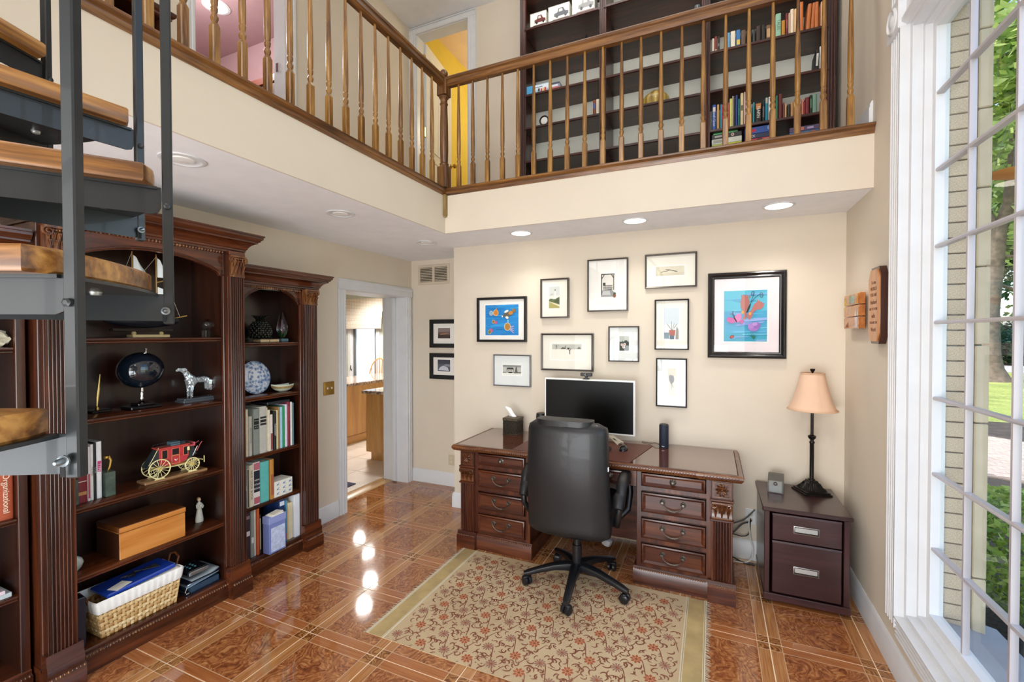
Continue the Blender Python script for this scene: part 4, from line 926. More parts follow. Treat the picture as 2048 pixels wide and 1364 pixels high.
picture('bronze-framed wide snow scene etching right above the monitor', -1.342, -.889, 1.32, 1.633, YW, .014, .03, BRNFR, MATI, (.19, .80, .30, .73),
        [('#E9E5D8', UNIT), ('#B8B9AE', [(.04, .64), (.96, .66), (.96, .96), (.04, .95)]), ('#4C5048', [(.3, .66), (.46, .66), (.46, .76), (.42, .74), (.38, .78), (.34, .72)]), ('#3B4038', [(.44, .66), (.47, .66), (.46, .88), (.45, .88)]), ('#4C5048', [(.82, .67), (.95, .67), (.89, .82)])] + [('#4A4A46', s_) for s_ in stroke([(.17, .66), (.18, .93)], .008) + stroke([(.18, .78), (.1, .93)], .005) + stroke([(.18, .8), (.26, .92)], .005)] + [('#2E2B28', s_) for s_ in stroke([(.6, .34), (.6, .55), (.55, .68), (.5, .62)], .012) + stroke([(.6, .55), (.64, .7)], .01)] + [('#2E2B28', ell(.56, .7, .04, .05))])
picture('bronze-framed small flower etching just right of the snow scene', -.766, -.527, 1.407, 1.689, YW, .009, .028, BRNFR, MATC, (.36, .67, .31, .72),
        [('#3C443E', UNIT), ('#B9BEB4', [(0, .62), (1, .62), (1, 1), (0, 1)]), ('#343C36', [(.3, .6), (.36, .72), (.42, .6)]), ('#3E463E', ell(.68, .62, .2, .1)), ('#E5D9CE', ell(.26, .42, .13, .09)), ('#E5D9CE', ell(.55, .44, .14, .1)), ('#E5D9CE', ell(.45, .26, .15, .1)), ('#A5584C', ell(.26, .42, .05, .035)), ('#A5584C', ell(.55, .44, .05, .035)), ('#A5584C', ell(.45, .26, .05, .035))])
picture('black-framed upright etching of a potted plant, middle of the right column', -.41, -.163, 1.506, 1.891, YW, .010, .028, BLKFR, MATI, (.28, .72, .21, .82),
        [('#D5DBDC', UNIT), ('#C6D2D8', [(0, .5), (1, .5), (1, 1), (0, 1)]), ('#6E8794', [(.0, .02), (.34, .02), (.34, .22), (.0, .22)]), ('#A6503A', [(.36, .12), (.72, .12), (.76, .3), (.32, .3)]), ('#44606E', [(.38, 0), (.66, 0), (.68, .13), (.38, .13)]), ('#8A8878', [(.76, 0), (.96, 0), (.96, .3), (.84, .42), (.8, .3)])] + [('#4D5A44', s_) for s_ in stroke([(.5, .3), (.2, .5)], .014, .6) + stroke([(.52, .3), (.5, .58)], .012, .6) + stroke([(.56, .3), (.86, .5)], .014, .6) + stroke([(.54, .3), (.68, .52)], .012, .6)] + [('#E8E0DA', ell(.4, .32, .05, .02)), ('#E8E0DA', ell(.6, .34, .05, .02))])
picture('black-framed upright etching of wisteria, lowest in the right column', -.398, -.175, 1.07, 1.441, YW, .009, .028, BLKFR, MATC, (.37, .65, .23, .80),
        [('#D6D1C0', UNIT), ('#C4BDA4', [(0, .7), (1, .7), (1, 1), (0, 1)]), ('#DFCFBF', [(0, 0), (1, 0), (1, .12), (0, .12)]), ('#5E5658', ell(.38, .66, .22, .1)), ('#5E5658', ell(.6, .6, .2, .13)), ('#544C50', ell(.48, .52, .16, .1)), ('#6A6062', ell(.3, .56, .12, .06))] + [('#48423F', s_) for s_ in stroke([(.5, .55), (.52, .4), (.44, .3), (.48, .22)], .03, .5) + stroke([(.52, .42), (.66, .32), (.72, .28)], .025, .5) + stroke([(.5, .48), (.32, .4)], .02, .5)])
foot = [(.43, .44), (.47, .50), (.46, .58), (.40, .66), (.39, .78), (.42, .88), (.50, .90), (.57, .86), (.60, .76), (.56, .66), (.52, .58), (.53, .50), (.51, .43)]
foot2 = [(.60, .42), (.55, .46), (.55, .54), (.63, .60), (.70, .72), (.78, .78), (.88, .76), (.92, .68), (.86, .63), (.76, .62), (.68, .56), (.66, .48)]
spiral = lambda cx, cy, r, s, a0: [(cx + r * (1 - t * .8) * math.cos(a0 + s * t * 8), cy + r * 1.1 * (1 - t * .8) * math.sin(a0 + s * t * 8)) for t in [i / 16 for i in range(17)]]
bf = [('#4FB4CC', UNIT), ('#3D9FC6', [(0, .18), (1, .18), (1, .6), (0, .6)]), ('#2FA0BE', [(0, 0), (1, 0), (1, .19), (0, .17)])] + water(['#66BFD6', '#7CA9D8', '#4AA3D0', '#5FB6D8', '#3C95C8'], 34) \
    + [('#8FA9DC', [(.5, .38), (1, .42), (1, .46), (.45, .43)]), ('#7F9AD6', [(.3, .3), (.9, .36), (.95, .4), (.3, .34)]), ('#A9655E', foot), ('#B06A66', foot2)] \
    + [('#A9655E', ell(.42 + .045 * i, .905 - abs(i - 1.2) * .012, .016, .022)) for i in range(5)] + [('#B06A66', ell(.78 + .045 * i, .80 - .025 * i, .017, .02)) for i in range(4)] \
    + [('#D9A24A', ell(.44, .575, .035, .03)), ('#D9A24A', ell(.61, .545, .03, .03)), ('#25303A', ell(.58, .65, .022, .105, 14, -.45))] \
    + [('#2B3F4C', s_) for s_ in stroke([(.62, .74), (.66, .84), (.70, .92)] + spiral(.665, .93, .045, 1, .2), .005) + stroke([(.63, .76), (.72, .85), (.82, .91)] + spiral(.86, .89, .05, -1, 1.8), .005)] \
    + [('#C46FA6', ell(.16, .42, .10, .055, 16, -.3)), ('#D183B4', ell(.33, .46, .10, .07, 16, .8)), ('#BE6AA0', ell(.42, .39, .05, .04)), ('#5A2B3C', ell(.27, .43, .016, .07, 12, .6))] \
    + [('#4A3A4A', s_) for s_ in stroke([(.25, .47), (.19, .55), (.14, .53)], .005) + stroke([(.26, .48), (.2, .58), (.24, .6)], .005)] \
    + [('#9A6FB8', ell(.69, .28, .13, .08)), ('#8B62AE', ell(.76, .31, .09, .06)), ('#A67CC2', ell(.63, .3, .07, .05)), ('#B08AC8', ell(.72, .34, .06, .035))] \
    + [('#1E6A50', [(.70, .04), (.70 + dx, .2 - abs(dx) * .4), (.72, .06)]) for dx in (-.13, -.08, -.03, .03, .08, .13)] + [('#8C3B3A', ell(.19, .09, .055, .03, 14, .3)), ('#C86A58', ell(.19, .09, .035, .015, 14, .3))]
bt = picture("largest picture, child's butterfly painting in a wide black frame above the lamp", -.034, .469, 1.452, 2.072, YW, .046, .03, EBON, MATP, (.215, .765, .195, .785), bf,
        prof=[(0, 0), (0, .02), (.004, .027), (.012, .03), (.022, .026), (.028, .02), (.034, .022), (.04, .021), (.046, .016), (.046, 0)])
ph = lambda u: [('#4A4550', UNIT), ('#2E2C38', [(0, 0), (1, 0), (1, .4), (0, .45)])]
picture('upper of two small black-framed photos in the alcove, a brown landscape', -2.815, -2.44, 1.483, 1.786, D2, .045, .022, EBON, MATW, (.27, .68, .33, .70),
        [('#6B5048', UNIT), ('#8A7A78', [(0, .6), (1, .65), (1, 1), (0, 1)]), ('#3E2E2A', [(0, 0), (1, 0), (1, .3), (0, .4)]), ('#C69A7A', [(.2, .35), (.6, .42), (1, .55), (.6, .48), (.2, .42)])])
picture('lower of two small black-framed photos in the alcove, a grey seascape', -2.817, -2.44, 1.145, 1.424, D2, .045, .022, EBON, MATW, (.26, .68, .30, .75),
        [('#565A6A', UNIT), ('#3A3D4C', [(0, .62), (1, .66), (1, 1), (0, 1)]), ('#C9CDD4', [(.05, .1), (.9, .05), (.8, .35), (.45, .5), (.2, .35)]), ('#8B909C', [(.5, .5), (1, .4), (1, .6), (.6, .62)])])
# ---- wall plaques on the right wall
PLQ = wood('plaque_wood', '#A8683A', '#C2814B', '#D29560', 'Z', .3, .3, .8, bump=0); PLQD = mat('plaque_edge', '#3B1B12', .3, 0, .4)
t = thing('wall_plaque', 'tall wooden plaque with cut corners and engraved lettering by the window', 'plaque', (XR, 2.945, 1.77))
def cut(y0, y1, z0, z1, c): return [(y0 + c * .7, z0), (y1 - c * .7, z0), (y1, z0 + c), (y1, z1 - c), (y1 - c * .7, z1), (y0 + c * .7, z1), (y0, z1 - c), (y0, z0 + c)]
build('backing', MB().prism(cut(2.852, 3.03, 1.575, 1.975, .045), 'X', .778, .8085), PLQD, t)
fb = build('face_board', MB().prism(cut(2.862, 3.022, 1.588, 1.962, .045), 'X', .7705, .778), PLQ, t)
ENG = mat('engraving_brown', '#5A2E14', .7)
for s_, z, sz in (('To the', 1.895, .026), ('WORLD', 1.862, .027), ('YOU ARE', 1.83, .025), ('Husband', 1.792, .03), ('BUT TO YOUR', 1.756, .019), ('wife', 1.72, .034), ('YOU ARE THE', 1.685, .019), ('World', 1.648, .03)):
    text('engraving', s_, sz, ENG, t, (.7702, 2.94, z), FACE_NX, .0002)
t = thing('painted_block', 'stack of three wooden slats with painted leaves and hand marks near the corner', 'wall art', (XR, 3.335, 1.76))
SLT = wood('varnished_slat', '#8E4A22', '#B06A35', '#C98648', 'Y', .25, .4, .8, bump=0)
for k, (z0, z1) in enumerate(((1.658, 1.727), (1.731, 1.796), (1.80, 1.866))):
    s_ = build('slat', MB().box((.7655, 3.176, z0), (.797, 3.497, z1), .003), SLT, t)
    pl = lambda u, v, l: (.7653 - l, 3.497 - .321 * u, z0 + (z1 - z0) * v)
    sh = {2: [('#D9B13A', [(.02, .05), (.12, .9), (.16, .3), (.24, .1)]), ('#8F9C7C', ell(.42, .5, .07, .42)), ('#9FB4AC', ell(.62, .5, .11, .44)), ('#7B8A78', ell(.62, .5, .02, .2)), ('#C8802E', [(.8, .05), (.98, .05), (.98, .95), (.9, .8)])],
          1: [('#D9BE6A', [(.03, .95), (.1, .4), (.14, .95)]), ('#D8CDB8', [(.2, .2), (.3, .95), (.34, .9)]), ('#D8CDB8', [(.4, .1), (.5, .9), (.55, .85)]), ('#D9CFC6', [(.74, .0), (.8, .9), (.83, .0)]), ('#D9CFC6', [(.86, .0), (.93, .8), (.95, .0)])],
          0: [('#D7C6C6', [(.72, .98), (.78, .4), (.7, .15), (.82, .05), (.92, .2), (.94, .98)]), ('#9A5A30', [(.1, .1), (.3, .6), (.34, .1)])]}[k]
    mb, mats = art_mesh(sh, pl); build('painted_motif', mb, mats, s_, 0)
build('backing', MB().box((.797, 3.24, 1.675), (.8085, 3.44, 1.85)), PLQD, t)

# ================================================================ WALL AND CEILING FITTINGS
t = thing('air_return_grille', 'beige two-panel air grille high in the alcove', 'vent', (-2.77, D2, 2.28))
GRL = mat('beige_grille', '#CDBFAA', .5)
m = MB(); m.sweep([(0, 0), (.03, 0), (.03, .005), (.024, .011), (.004, .008), (0, .004)][::1], [(-2.975, D2 - .0005, 2.17), (-2.57, D2 - .0005, 2.17), (-2.57, D2 - .0005, 2.385), (-2.975, D2 - .0005, 2.385)][::-1], (0, -1, 0), True)
m.box((-2.785, D2 - .009, 2.19), (-2.757, D2, 2.365)); build('frame', m, GRL, t)
build('recess', MB().box((-2.95, D2 - .002, 2.195), (-2.595, D2 - .0006, 2.36)), mat('duct_dark', '#3A332C', .9), t, 0)
l0 = None
for xa, xb in ((-2.948, -2.786), (-2.756, -2.597)):
    for i in range(9):
        z = 2.204 + i * .0175
        build('louvre', MB().prism([(D2 - .0025, z + .006), (D2 - .009, z - .002), (D2 - .0095, z), (D2 - .003, z + .008)], 'X', xa, xb), GRL, t, 0)
t = thing('light_switch', 'brass double light switch plate beside the kitchen doorway', 'switch', (XL, 2.95, 1.156))
build('plate', MB().prism([(2.892, 1.10), (3.01, 1.10), (3.01, 1.215), (2.892, 1.215)], 'X', XL + .0005, XL + .005).box((XL + .004, 2.9, 1.108), (XL + .007, 3.002, 1.207), .001), BRASS, t)
for y in (2.928, 2.975):
    build('toggle', MB().box((XL + .006, y - .005, 1.150), (XL + .018, y + .005, 1.168), .002), mat('ivory_toggle', '#EDE8D8', .4), t)
    for z in (1.122, 1.192): build('screw', MB().at((XL + .007, y, z), ry=PI / 2).lathe([(.003, 0), (.002, .001)], n=8), BRASS, t)
def outlet(label, x, y, z, col):
    t = thing('wall_outlet', label, 'outlet', (x, y, z))
    build('plate', MB().box((x - .035, y - .006, z - .057), (x + .035, y - .0005, z + .057), .002), col, t)
    for dz in (-.02, .02): build('socket', MB().at((x, y - .006, z + dz), rx=PI / 2).lathe([(.015, 0), (.015, .002), (.013, .003)], n=14), mat('socket_face', '#CFC6B4', .4), t)
outlet('beige outlet low on the alcove wall, left of the desk', -2.555, D2, .28, mat('beige_outlet', '#C9B99E', .4))
outlet('white outlet behind the cords between desk and file cabinet', .255, D, .31, WHITE)
def can_light(x, y, z, label, on, r=.075):
    t = thing('recessed_light', label, 'ceiling light', (x, y, z))
    build('trim_ring', MB().lathe([(r + .018, -.0005), (r + .018, -.005), (r + .008, -.008), (r, -.006), (r, -.0005)], (x, y, z), 32, False), WHITE, t)
    if on:
        build('lens', MB().lathe([(r, -.004), (.001, -.0035)], (x, y, z), 28, False), emit('lamp_lens', '#FFF6E6', 9), t)
        lamp('recessed_lamp', 'SPOT', (x, y, z - .02), (x, y, 0), 17, (1, .95, .88), .06, spot=RAD(125), blend=.9)
    else:
        build('baffle', MB().lathe([(r, -.005), (r * .9, -.001), (r * .5, -.0008), (.001, -.0008)], (x, y, z), 28, False), mat('white_baffle', '#D9D9DA', .5), t)
        build('bulb', MB().lathe([(.05, -.001), (.045, -.006), (.02, -.008), (.001, -.0085)], (x, y, z), 20, False), mat('frosted_bulb', '#F1F0EC', .35), t)
can_light(-1.405, 3.343, ZC, 'lit recessed light over the desk wall, left of three', True)
can_light(-.51, 3.31, ZC, 'lit recessed light over the desk wall, middle of three', True)
can_light(.376, 3.298, ZC, 'lit recessed light over the desk wall, nearest the window', True)
can_light(-2.242, 1.301, ZC, 'unlit recessed light above the tall bookcase, behind the stair posts', False)
can_light(-2.28, 2.309, ZC, 'unlit recessed light above the floor, midway along the left side', False)
can_light(-2.309, 3.345, ZC, 'unlit recessed light in the corner above the alcove', False)

# ================================================================ ON THE DESK
ZD = .785
t = thing('computer_monitor', 'large white-edged monitor with a black screen on the desk', 'monitor', (-.886, 3.47, ZD))
x0, x1, z0, z1, y = -1.244, -.527, .858, 1.276, 3.45
WPL = mat('white_plastic', '#E9E7E2', .3)
build('housing', MB().box((x0, y, z0), (x1, y + .03, z1), .004), WPL, t)
build('screen', MB().box((x0 + .013, y - .0015, z0 + .014), (x1 - .013, y, z1 - .012)), mat('black_screen', '#040404', .35, spec=.15), t)
build('stand', MB().box((-.93, y + .03, ZD + .012), (-.84, y + .05, 1.06), .004).box((-1.02, y - .02, ZD + .0005), (-.75, y + .14, ZD + .014), .004), WPL, t)
t = thing('webcam', 'small black webcam clipped on top of the monitor', 'webcam', (-.9, 3.45, z1))
build('body', MB().box((-.945, 3.442, z1 + .022), (-.853, 3.462, z1 + .05), .005), BLACK, t)
build('lens', MB().at((-.899, 3.442, z1 + .036), rx=PI / 2).lathe([(.011, 0), (.011, .003), (.006, .003), (.001, .002)], n=16), mat('lens_black', '#0A0A10', .05), t)
build('clip', MB().box((-.922, 3.436, z1 - .0), (-.876, 3.47, z1 + .008), .002).box((-.91, 3.445, z1 + .008), (-.888, 3.46, z1 + .024), .002), BLACK, t)
one('desk_pad', 'brown leather desk pad under keyboard and mouse', 'desk pad', (-.87, 3.27, ZD), MB().prism([(-.46, -.268), (.375, -.272), (.462, .245), (.455, .262), (-.46, .262)], 'Z', .0004, .0035), mat('brown_leather_pad', '#5E3328', .45, var=.05, bump=.1, bs=250))
t = thing('keyboard', 'black keyboard partly hidden behind the chair back', 'keyboard', (-.88, 3.22, ZD + .004))
build('base', MB().box((-1.10, 3.15, ZD + .004), (-.668, 3.295, ZD + .018), .003), BLACK, t)
k0 = None
for r_ in range(5):
    for c_ in range(15):
        q = MB().box((-.012, -.0115, 0), (.012, .0115, .007), .002) if k0 is None else None
        o = build('key', q, mat('key_grey', '#2A2B2E', .5), t, 0, world=False) if k0 is None else k0.copy()
        if k0 is None: k0 = o
        else: COL.objects.link(o)
        o.location = (-1.085 + c_ * .0283 + .88, 3.167 + r_ * .0272 - 3.22, .014)
t = thing('computer_mouse', 'black corded mouse on the leather pad', 'mouse', (-.585, 3.30, ZD + .0035))
m = MB(); m.grid(lambda u, v: (-.585 + .031 * math.cos(2 * PI * u) * math.cos(v * PI / 2) ** .6, 3.30 + .055 * math.sin(2 * PI * u) * math.cos(v * PI / 2) ** .6, ZD + .004 + .032 * math.sin(v * PI / 2)), 24, 8, True)
build('shell', m, mat('mouse_black', '#18181C', .18), t, 60)
build('wheel', MB().at((-.585, 3.325, ZD + .033), ry=PI / 2).lathe([(.006, -.003), (.006, .003)], n=12), mat('wheel_grey', '#55565A', .5), t)
build('cord', MB().tube([(-.585, 3.352, ZD + .012), (-.59, 3.38, ZD + .012), (-.62, 3.41, ZD + .03), (-.645, 3.42, ZD + .012), (-.63, 3.46, ZD + .006), (-.68, 3.55, ZD + .006)], .002, 6), BLACK, t)
t = thing('desk_card', 'cream folded card with a triangular cut-out below the monitor corner', 'card', (-.655, 3.44, ZD))
build('front_panel', MB().prism([(-.725, ZD + .072), (-.69, ZD + .074), (-.604, ZD + .032), (-.652, ZD + .0045)], 'Y', 3.425, 3.428), mat('cream_card', '#DCCFB4', .6), t)
build('cut_out', MB().prism([(-.69, ZD + .05), (-.676, ZD + .054), (-.65, ZD + .034)], 'Y', 3.4243, 3.4249), mat('dark_hole', '#40352A', .8), t)
build('back_panel', MB().prism([(-.70, ZD + .074), (-.69, ZD + .074), (-.60, ZD + .0045), (-.62, ZD + .0045)], 'Y', 3.45, 3.453), mat('cream_card', '#DCCFB4', .6), t)
t = thing('smart_speaker', 'tall dark blue cylindrical speaker at the right of the desk pad', 'speaker', (-.327, 3.51, ZD))
build('body', MB().lathe([(.032, .0005), (.034, .004), (.034, .166), (.031, .17)], (-.327, 3.51, ZD), 32), mat('navy_speaker_mesh', '#232C3C', .5, .2, var=.1, bump=.3, bs=700), t)
build('top_ring', MB().lathe([(.031, .17), (.031, .174), (.024, .174), (.022, .172), (.001, .172)], (-.327, 3.51, ZD), 32, False), BLACK, t)
build('logo_mark', MB().tube([(-.338, 3.4755, ZD + .018), (-.33, 3.4745, ZD + .014), (-.32, 3.475, ZD + .016)], .0022, 5), mat('pale_print', '#D8DAE0', .5), t)
build('power_cord', MB().tube([(-.355, 3.53, ZD + .012), (-.39, 3.55, ZD + .02), (-.43, 3.58, ZD + .006), (-.5, 3.62, ZD + .004)], .002, 6), BLACK, t)
t = thing('desk_speaker', 'small black speaker behind the monitor, left edge showing', 'speaker', (-1.29, 3.52, ZD))
build('body', MB().lathe([(.04, .0005), (.042, .01), (.042, .18), (.038, .188)], (-1.298, 3.52, ZD), 24), BLACK, t)
build('grille', MB().lathe([(.0425, .03), (.0432, .04), (.0432, .16), (.0425, .17)], (-1.298, 3.52, ZD), 24, False), mat('speaker_cloth', '#26262A', .9, bump=.4, bs=500), t)
t = thing('tissue_box_cover', 'bronze filigree tissue box with a white tissue on the desk', 'tissue box', (-1.545, 3.50, ZD), RAD(0))
BRZ = mat('bronze_filigree', '#54493A', .4, .7, var=.4, vs=70, bump=.6, bs=80)
x, y, h = -1.545, 3.50, .14; s = .066
build('box', MB().box((x - s, y - s, ZD + .0005), (x + s, y + s, ZD + h - .02), .003), mat('bronze_ground', '#2A241D', .5, .6), t)
m = MB()
for sd in range(2):
    for i in range(16):
        for j in range(9):
            if sd == 0: p = (x - s + .006 + i * .008, y - s - .001, ZD + .014 + j * .011)
            else: p = (x + s + .001, y - s + .006 + i * .008, ZD + .014 + j * .011)
            a = rnd.random() * 6.3; d_ = .0055
            q = [(p[0] + (d_ * math.cos(a + k) if sd == 0 else 0), p[1] + (d_ * math.cos(a + k) if sd else 0), p[2] + d_ * math.sin(a + k)) for k in (0, .8, 1.6, 2.4)]
            m.tube(q, .0014, 4)
o = build('filigree', m, BRZ, t, 60); o['kind'] = 'stuff'
build('lid', MB().box((x - s - .003, y - s - .003, ZD + h - .024), (x + s + .003, y + s + .003, ZD + h), .004), BRZ, t)
build('foot_rim', MB().box((x - s - .002, y - s - .002, ZD + .0005), (x + s + .002, y + s + .002, ZD + .01), .002), BRZ, t)
m = MB(); m.grid(lambda u, v: (x - .035 + .06 * u - .04 * v + .012 * math.sin(9 * u + 2 * v), y + .012 * math.sin(7 * u + 3 * v) * (1 - .3 * v), ZD + h + (.085 - .03 * abs(u - .35) * 2) * v + .004), 12, 8)
build('tissue', m, mat('white_tissue', '#F2F0EC', .9), t, 80)

# ================================================================ FILE CABINET, LAMP, SHARPENER, CORDS
ESP = wood('espresso_wood', '#241013', '#331A1C', '#452628', 'X', .3, .3, .7, bump=0); ESPZ = wood('espresso_wood_up', '#241013', '#331A1C', '#452628', 'Z', .3, .3, .7, bump=0)
t = thing('file_cabinet', 'dark espresso two-drawer file cabinet in the corner under the lamp', 'cabinet', (.51, 3.37, 0))
X0, X1, Y0, Y1, Zt = .292, .722, 3.115, 3.62, .585
build('top', MB().box((X0 - .012, Y0 - .02, Zt - .026), (X1 + .012, Y1 + .005, Zt), .005), ESP, t)
build('side_panel', MB().box((X0, Y0, .045), (X0 + .03, Y1, Zt - .026), .003), ESPZ, t); build('side_panel', MB().box((X1 - .03, Y0, .045), (X1, Y1, Zt - .026), .003), ESPZ, t)
build('back_panel', MB().box((X0 + .03, Y1 - .015, .045), (X1 - .03, Y1, Zt - .026)), ESPZ, t)
build('base', MB().box((X0 - .004, Y0 - .012, .02), (X1 + .004, Y1, .062), .004), ESP, t)
for xx in (X0 + .03, X1 - .03):
    for yy in (Y0 + .03, Y1 - .04): build('foot', MB().lathe([(.012, .0005), (.014, .004), (.012, .02)], (xx, yy, 0), 10), BLACK, t)
NICK = mat('brushed_nickel', '#8F8D8A', .35, 1)
for z0, z1 in ((.392, .548), (.075, .384)):
    d = build('drawer', MB().box((X0 + .042, Y0 - .012, z0), (X1 - .042, Y0 + .4, z1 - .006), .003).prism([(Y0 - .004, z1 - .006), (Y0 - .014, z1 - .008), (Y0 - .01, z1 + .002), (Y0, z1 + .002)], 'X', X0 + .042, X1 - .042), ESP, t)
    zc_ = (z0 + z1) / 2
    hm = MB().sweep([(0, 0), (.006, 0), (.006, .006), (.002, .007), (0, .004)], [(.449, Y0 - .0125, zc_ - .017), (.565, Y0 - .0125, zc_ - .017), (.565, Y0 - .0125, zc_ + .017), (.449, Y0 - .0125, zc_ + .017)], (0, -1, 0), True)
    hm.prism([(Y0 - .0125, zc_ - .015), (Y0 - .0165, zc_ - .012), (Y0 - .0125, zc_ + .012)], 'X', .451, .563)
    build('handle', hm, NICK, d)
# table lamp
LX, LY = .600, 3.505
t = thing('table_lamp', 'black candlestick lamp with a pleated peach bell shade on the file cabinet', 'lamp', (LX, LY, Zt), RAD(20))
IRON = mat('bronzed_black_iron', '#1C1816', .35, .4, var=.2, vs=30, bump=.1)
m = MB()
def sq_lathe(prof, n=4, a0=PI / 4):
    vs = []; 
    for r_, z in prof:
        for i in range(n): vs.append((r_ * math.cos(a0 + 2 * PI * i / n), r_ * math.sin(a0 + 2 * PI * i / n), z))
    k = len(prof); return vs, [(j * n + i, j * n + (i + 1) % n, (j + 1) * n + (i + 1) % n, (j + 1) * n + i) for j in range(k - 1) for i in range(n)] + [tuple(range(n))[::-1], tuple(range((k - 1) * n, k * n))]
m.add(*sq_lathe([(.118, .0005), (.118, .008), (.106, .011), (.106, .018), (.09, .022), (.078, .032), (.062, .047), (.048, .062), (.038, .072), (.038, .078), (.028, .082)]))
for sgn in range(4):
    for k in range(7):
        a = sgn * PI / 2; u = (k - 3) / 3.4
        p0 = Vector((.064, u * .056, .026)); p1 = Vector((.036, u * .030, .064)); R_ = Matrix.Rotation(a, 4, 'Z')
        m.tube([R_ @ p0, R_ @ ((p0 + p1) / 2 + Vector((-.004, 0, -.004))), R_ @ p1], .0035, 5)
build('base', m, IRON, t, 30, world=False)
build('stem', MB().lathe([(.02, .08), (.02, .088), (.0125, .092), (.0125, .32), (.016, .326), (.016, .332), (.011, .338), (.011, .346), (.022, .358), (.024, .372), (.016, .376), (.009, .38), (.009, .545)], n=16), IRON, t, 40, world=False)
SHADE = mat('peach_shade_fabric', '#E3BFA3', .8, var=.03, bump=.1, bs=400)
SHADE.node_tree.nodes['Principled BSDF'].inputs['Transmission Weight'].default_value = 0
m = MB(); N = 64
def sh_r(v): return .142 - .075 * (v ** .62)
vs = []
for j in range(15):
    v = j / 14
    for i in range(N):
        a = 2 * PI * i / N; sc_ = abs(math.sin(a * 4)) ; r_ = sh_r(v) * (1 - .022 * (1 - sc_ ** .5)); z = .548 + .236 * v - (.006 * (sc_) if j == 0 else 0)
        vs.append((r_ * math.cos(a), r_ * math.sin(a), z))
m.add(vs, [(j * N + i, j * N + (i + 1) % N, (j + 1) * N + (i + 1) % N, (j + 1) * N + i) for j in range(14) for i in range(N)])
sh = build('lamp_shade', m, SHADE, t, 60, world=False); md = sh.modifiers.new('thick', 'SOLIDIFY'); md.thickness = .002
for z, r_ in ((.545, .1415), (.784, .067)):
    build('shade_trim', MB().tube([(r_ * math.cos(2 * PI * i / 48), r_ * math.sin(2 * PI * i / 48), z) for i in range(49)], .0035, 6), mat('shade_braid', '#DDB698', .8), t, 60, world=False)
build('harp', MB().tube([(-.02, 0, .545), (-.045, 0, .60), (-.04, 0, .72), (0, 0, .785), (.04, 0, .72), (.045, 0, .60), (.02, 0, .545)], .002, 6).tube([(-.066, 0, .78), (.066, 0, .78)], .002, 6).tube([(0, -.066, .78), (0, .066, .78)], .002, 6), BRASS, t, 40, world=False)
build('finial', MB().lathe([(.006, .785), (.006, .792), (.010, .795), (.014, .806), (.015, .811), (.012, .813)], n=14), IRON, t, 40, world=False)
# pencil sharpener
t = thing('pencil_sharpener', 'grey electric pencil sharpener on the file cabinet, left of the lamp', 'sharpener', (.39, 3.46, Zt), RAD(-8))
GRY = mat('putty_grey_plastic', '#55534F', .45, var=.05)
build('body', MB().prism([(-.075, .0005), (.09, .0005), (.09, .085), (.075, .095), (.02, .097), (-.045, .075), (-.075, .045)], 'X', -.045, .045), GRY, t, 25, world=False)
build('front_panel', MB().prism([(-.0765, .006), (-.0745, .006), (-.0745, .043), (-.048, .070), (-.05, .072), (-.0765, .046)], 'X', -.036, .036), mat('silver_panel', '#7C7E7C', .4, .3), t, 25, world=False)
q = MB(); q.m = Matrix.Translation((0, -.0635, .0575)) @ Matrix.Rotation(RAD(45), 4, 'X'); q.lathe([(.012, 0), (.012, .004), (.007, .004), (.005, -.001), (.001, -.002)], n=16)
build('pencil_hole', q, BLACK, t, 30, world=False)
# cords on the wall between the desk and the cabinet
def cord(label, pts, r, c): 
    P = [Vector(p) for p in pts]; out = []
    for i in range(len(P) - 1):
        a = P[max(i - 1, 0)]; b = P[i]; c_ = P[i + 1]; d_ = P[min(i + 2, len(P) - 1)]
        for k in range(6):
            s = k / 6; out.append(.5 * ((2 * b) + (c_ - a) * s + (2 * a - 5 * b + 4 * c_ - d_) * s * s + (3 * b - a - 3 * c_ + d_) * s ** 3))
    out.append(P[-1]); o = P[0]
    return one('power_cord', label, 'cord', o, MB().tube([p - o for p in out], r, 7), c)
WC = mat('white_cord', '#D9D7D2', .5)
cord('upper black cord hanging between the desk and the file cabinet', [(.10, 3.60, .25), (.16, 3.615, .268), (.22, 3.625, .30), (.282, 3.64, .37)], .0045, BLACK)
cord('middle black cord plugged into the wall outlet', [(.10, 3.585, .17), (.145, 3.595, .205), (.20, 3.61, .265), (.25, 3.625, .283), (.257, 3.646, .29)], .0055, BLACK)
cord('lower black cord looping beneath the outlet', [(.10, 3.60, .19), (.15, 3.61, .183), (.20, 3.615, .175), (.243, 3.62, .2), (.255, 3.645, .30)], .004, BLACK)
cord('white cord curling down to the floor by the baseboard', [(.252, 3.648, .33), (.243, 3.61, .28), (.25, 3.595, .18), (.268, 3.585, .10), (.25, 3.575, .03), (.20, 3.57, .006), (.12, 3.57, .006)], .004, WC)
cord('black cord lying along the floor at the baseboard', [(.10, 3.60, .03), (.15, 3.59, .02), (.21, 3.57, .006), (.28, 3.57, .006)], .005, BLACK)
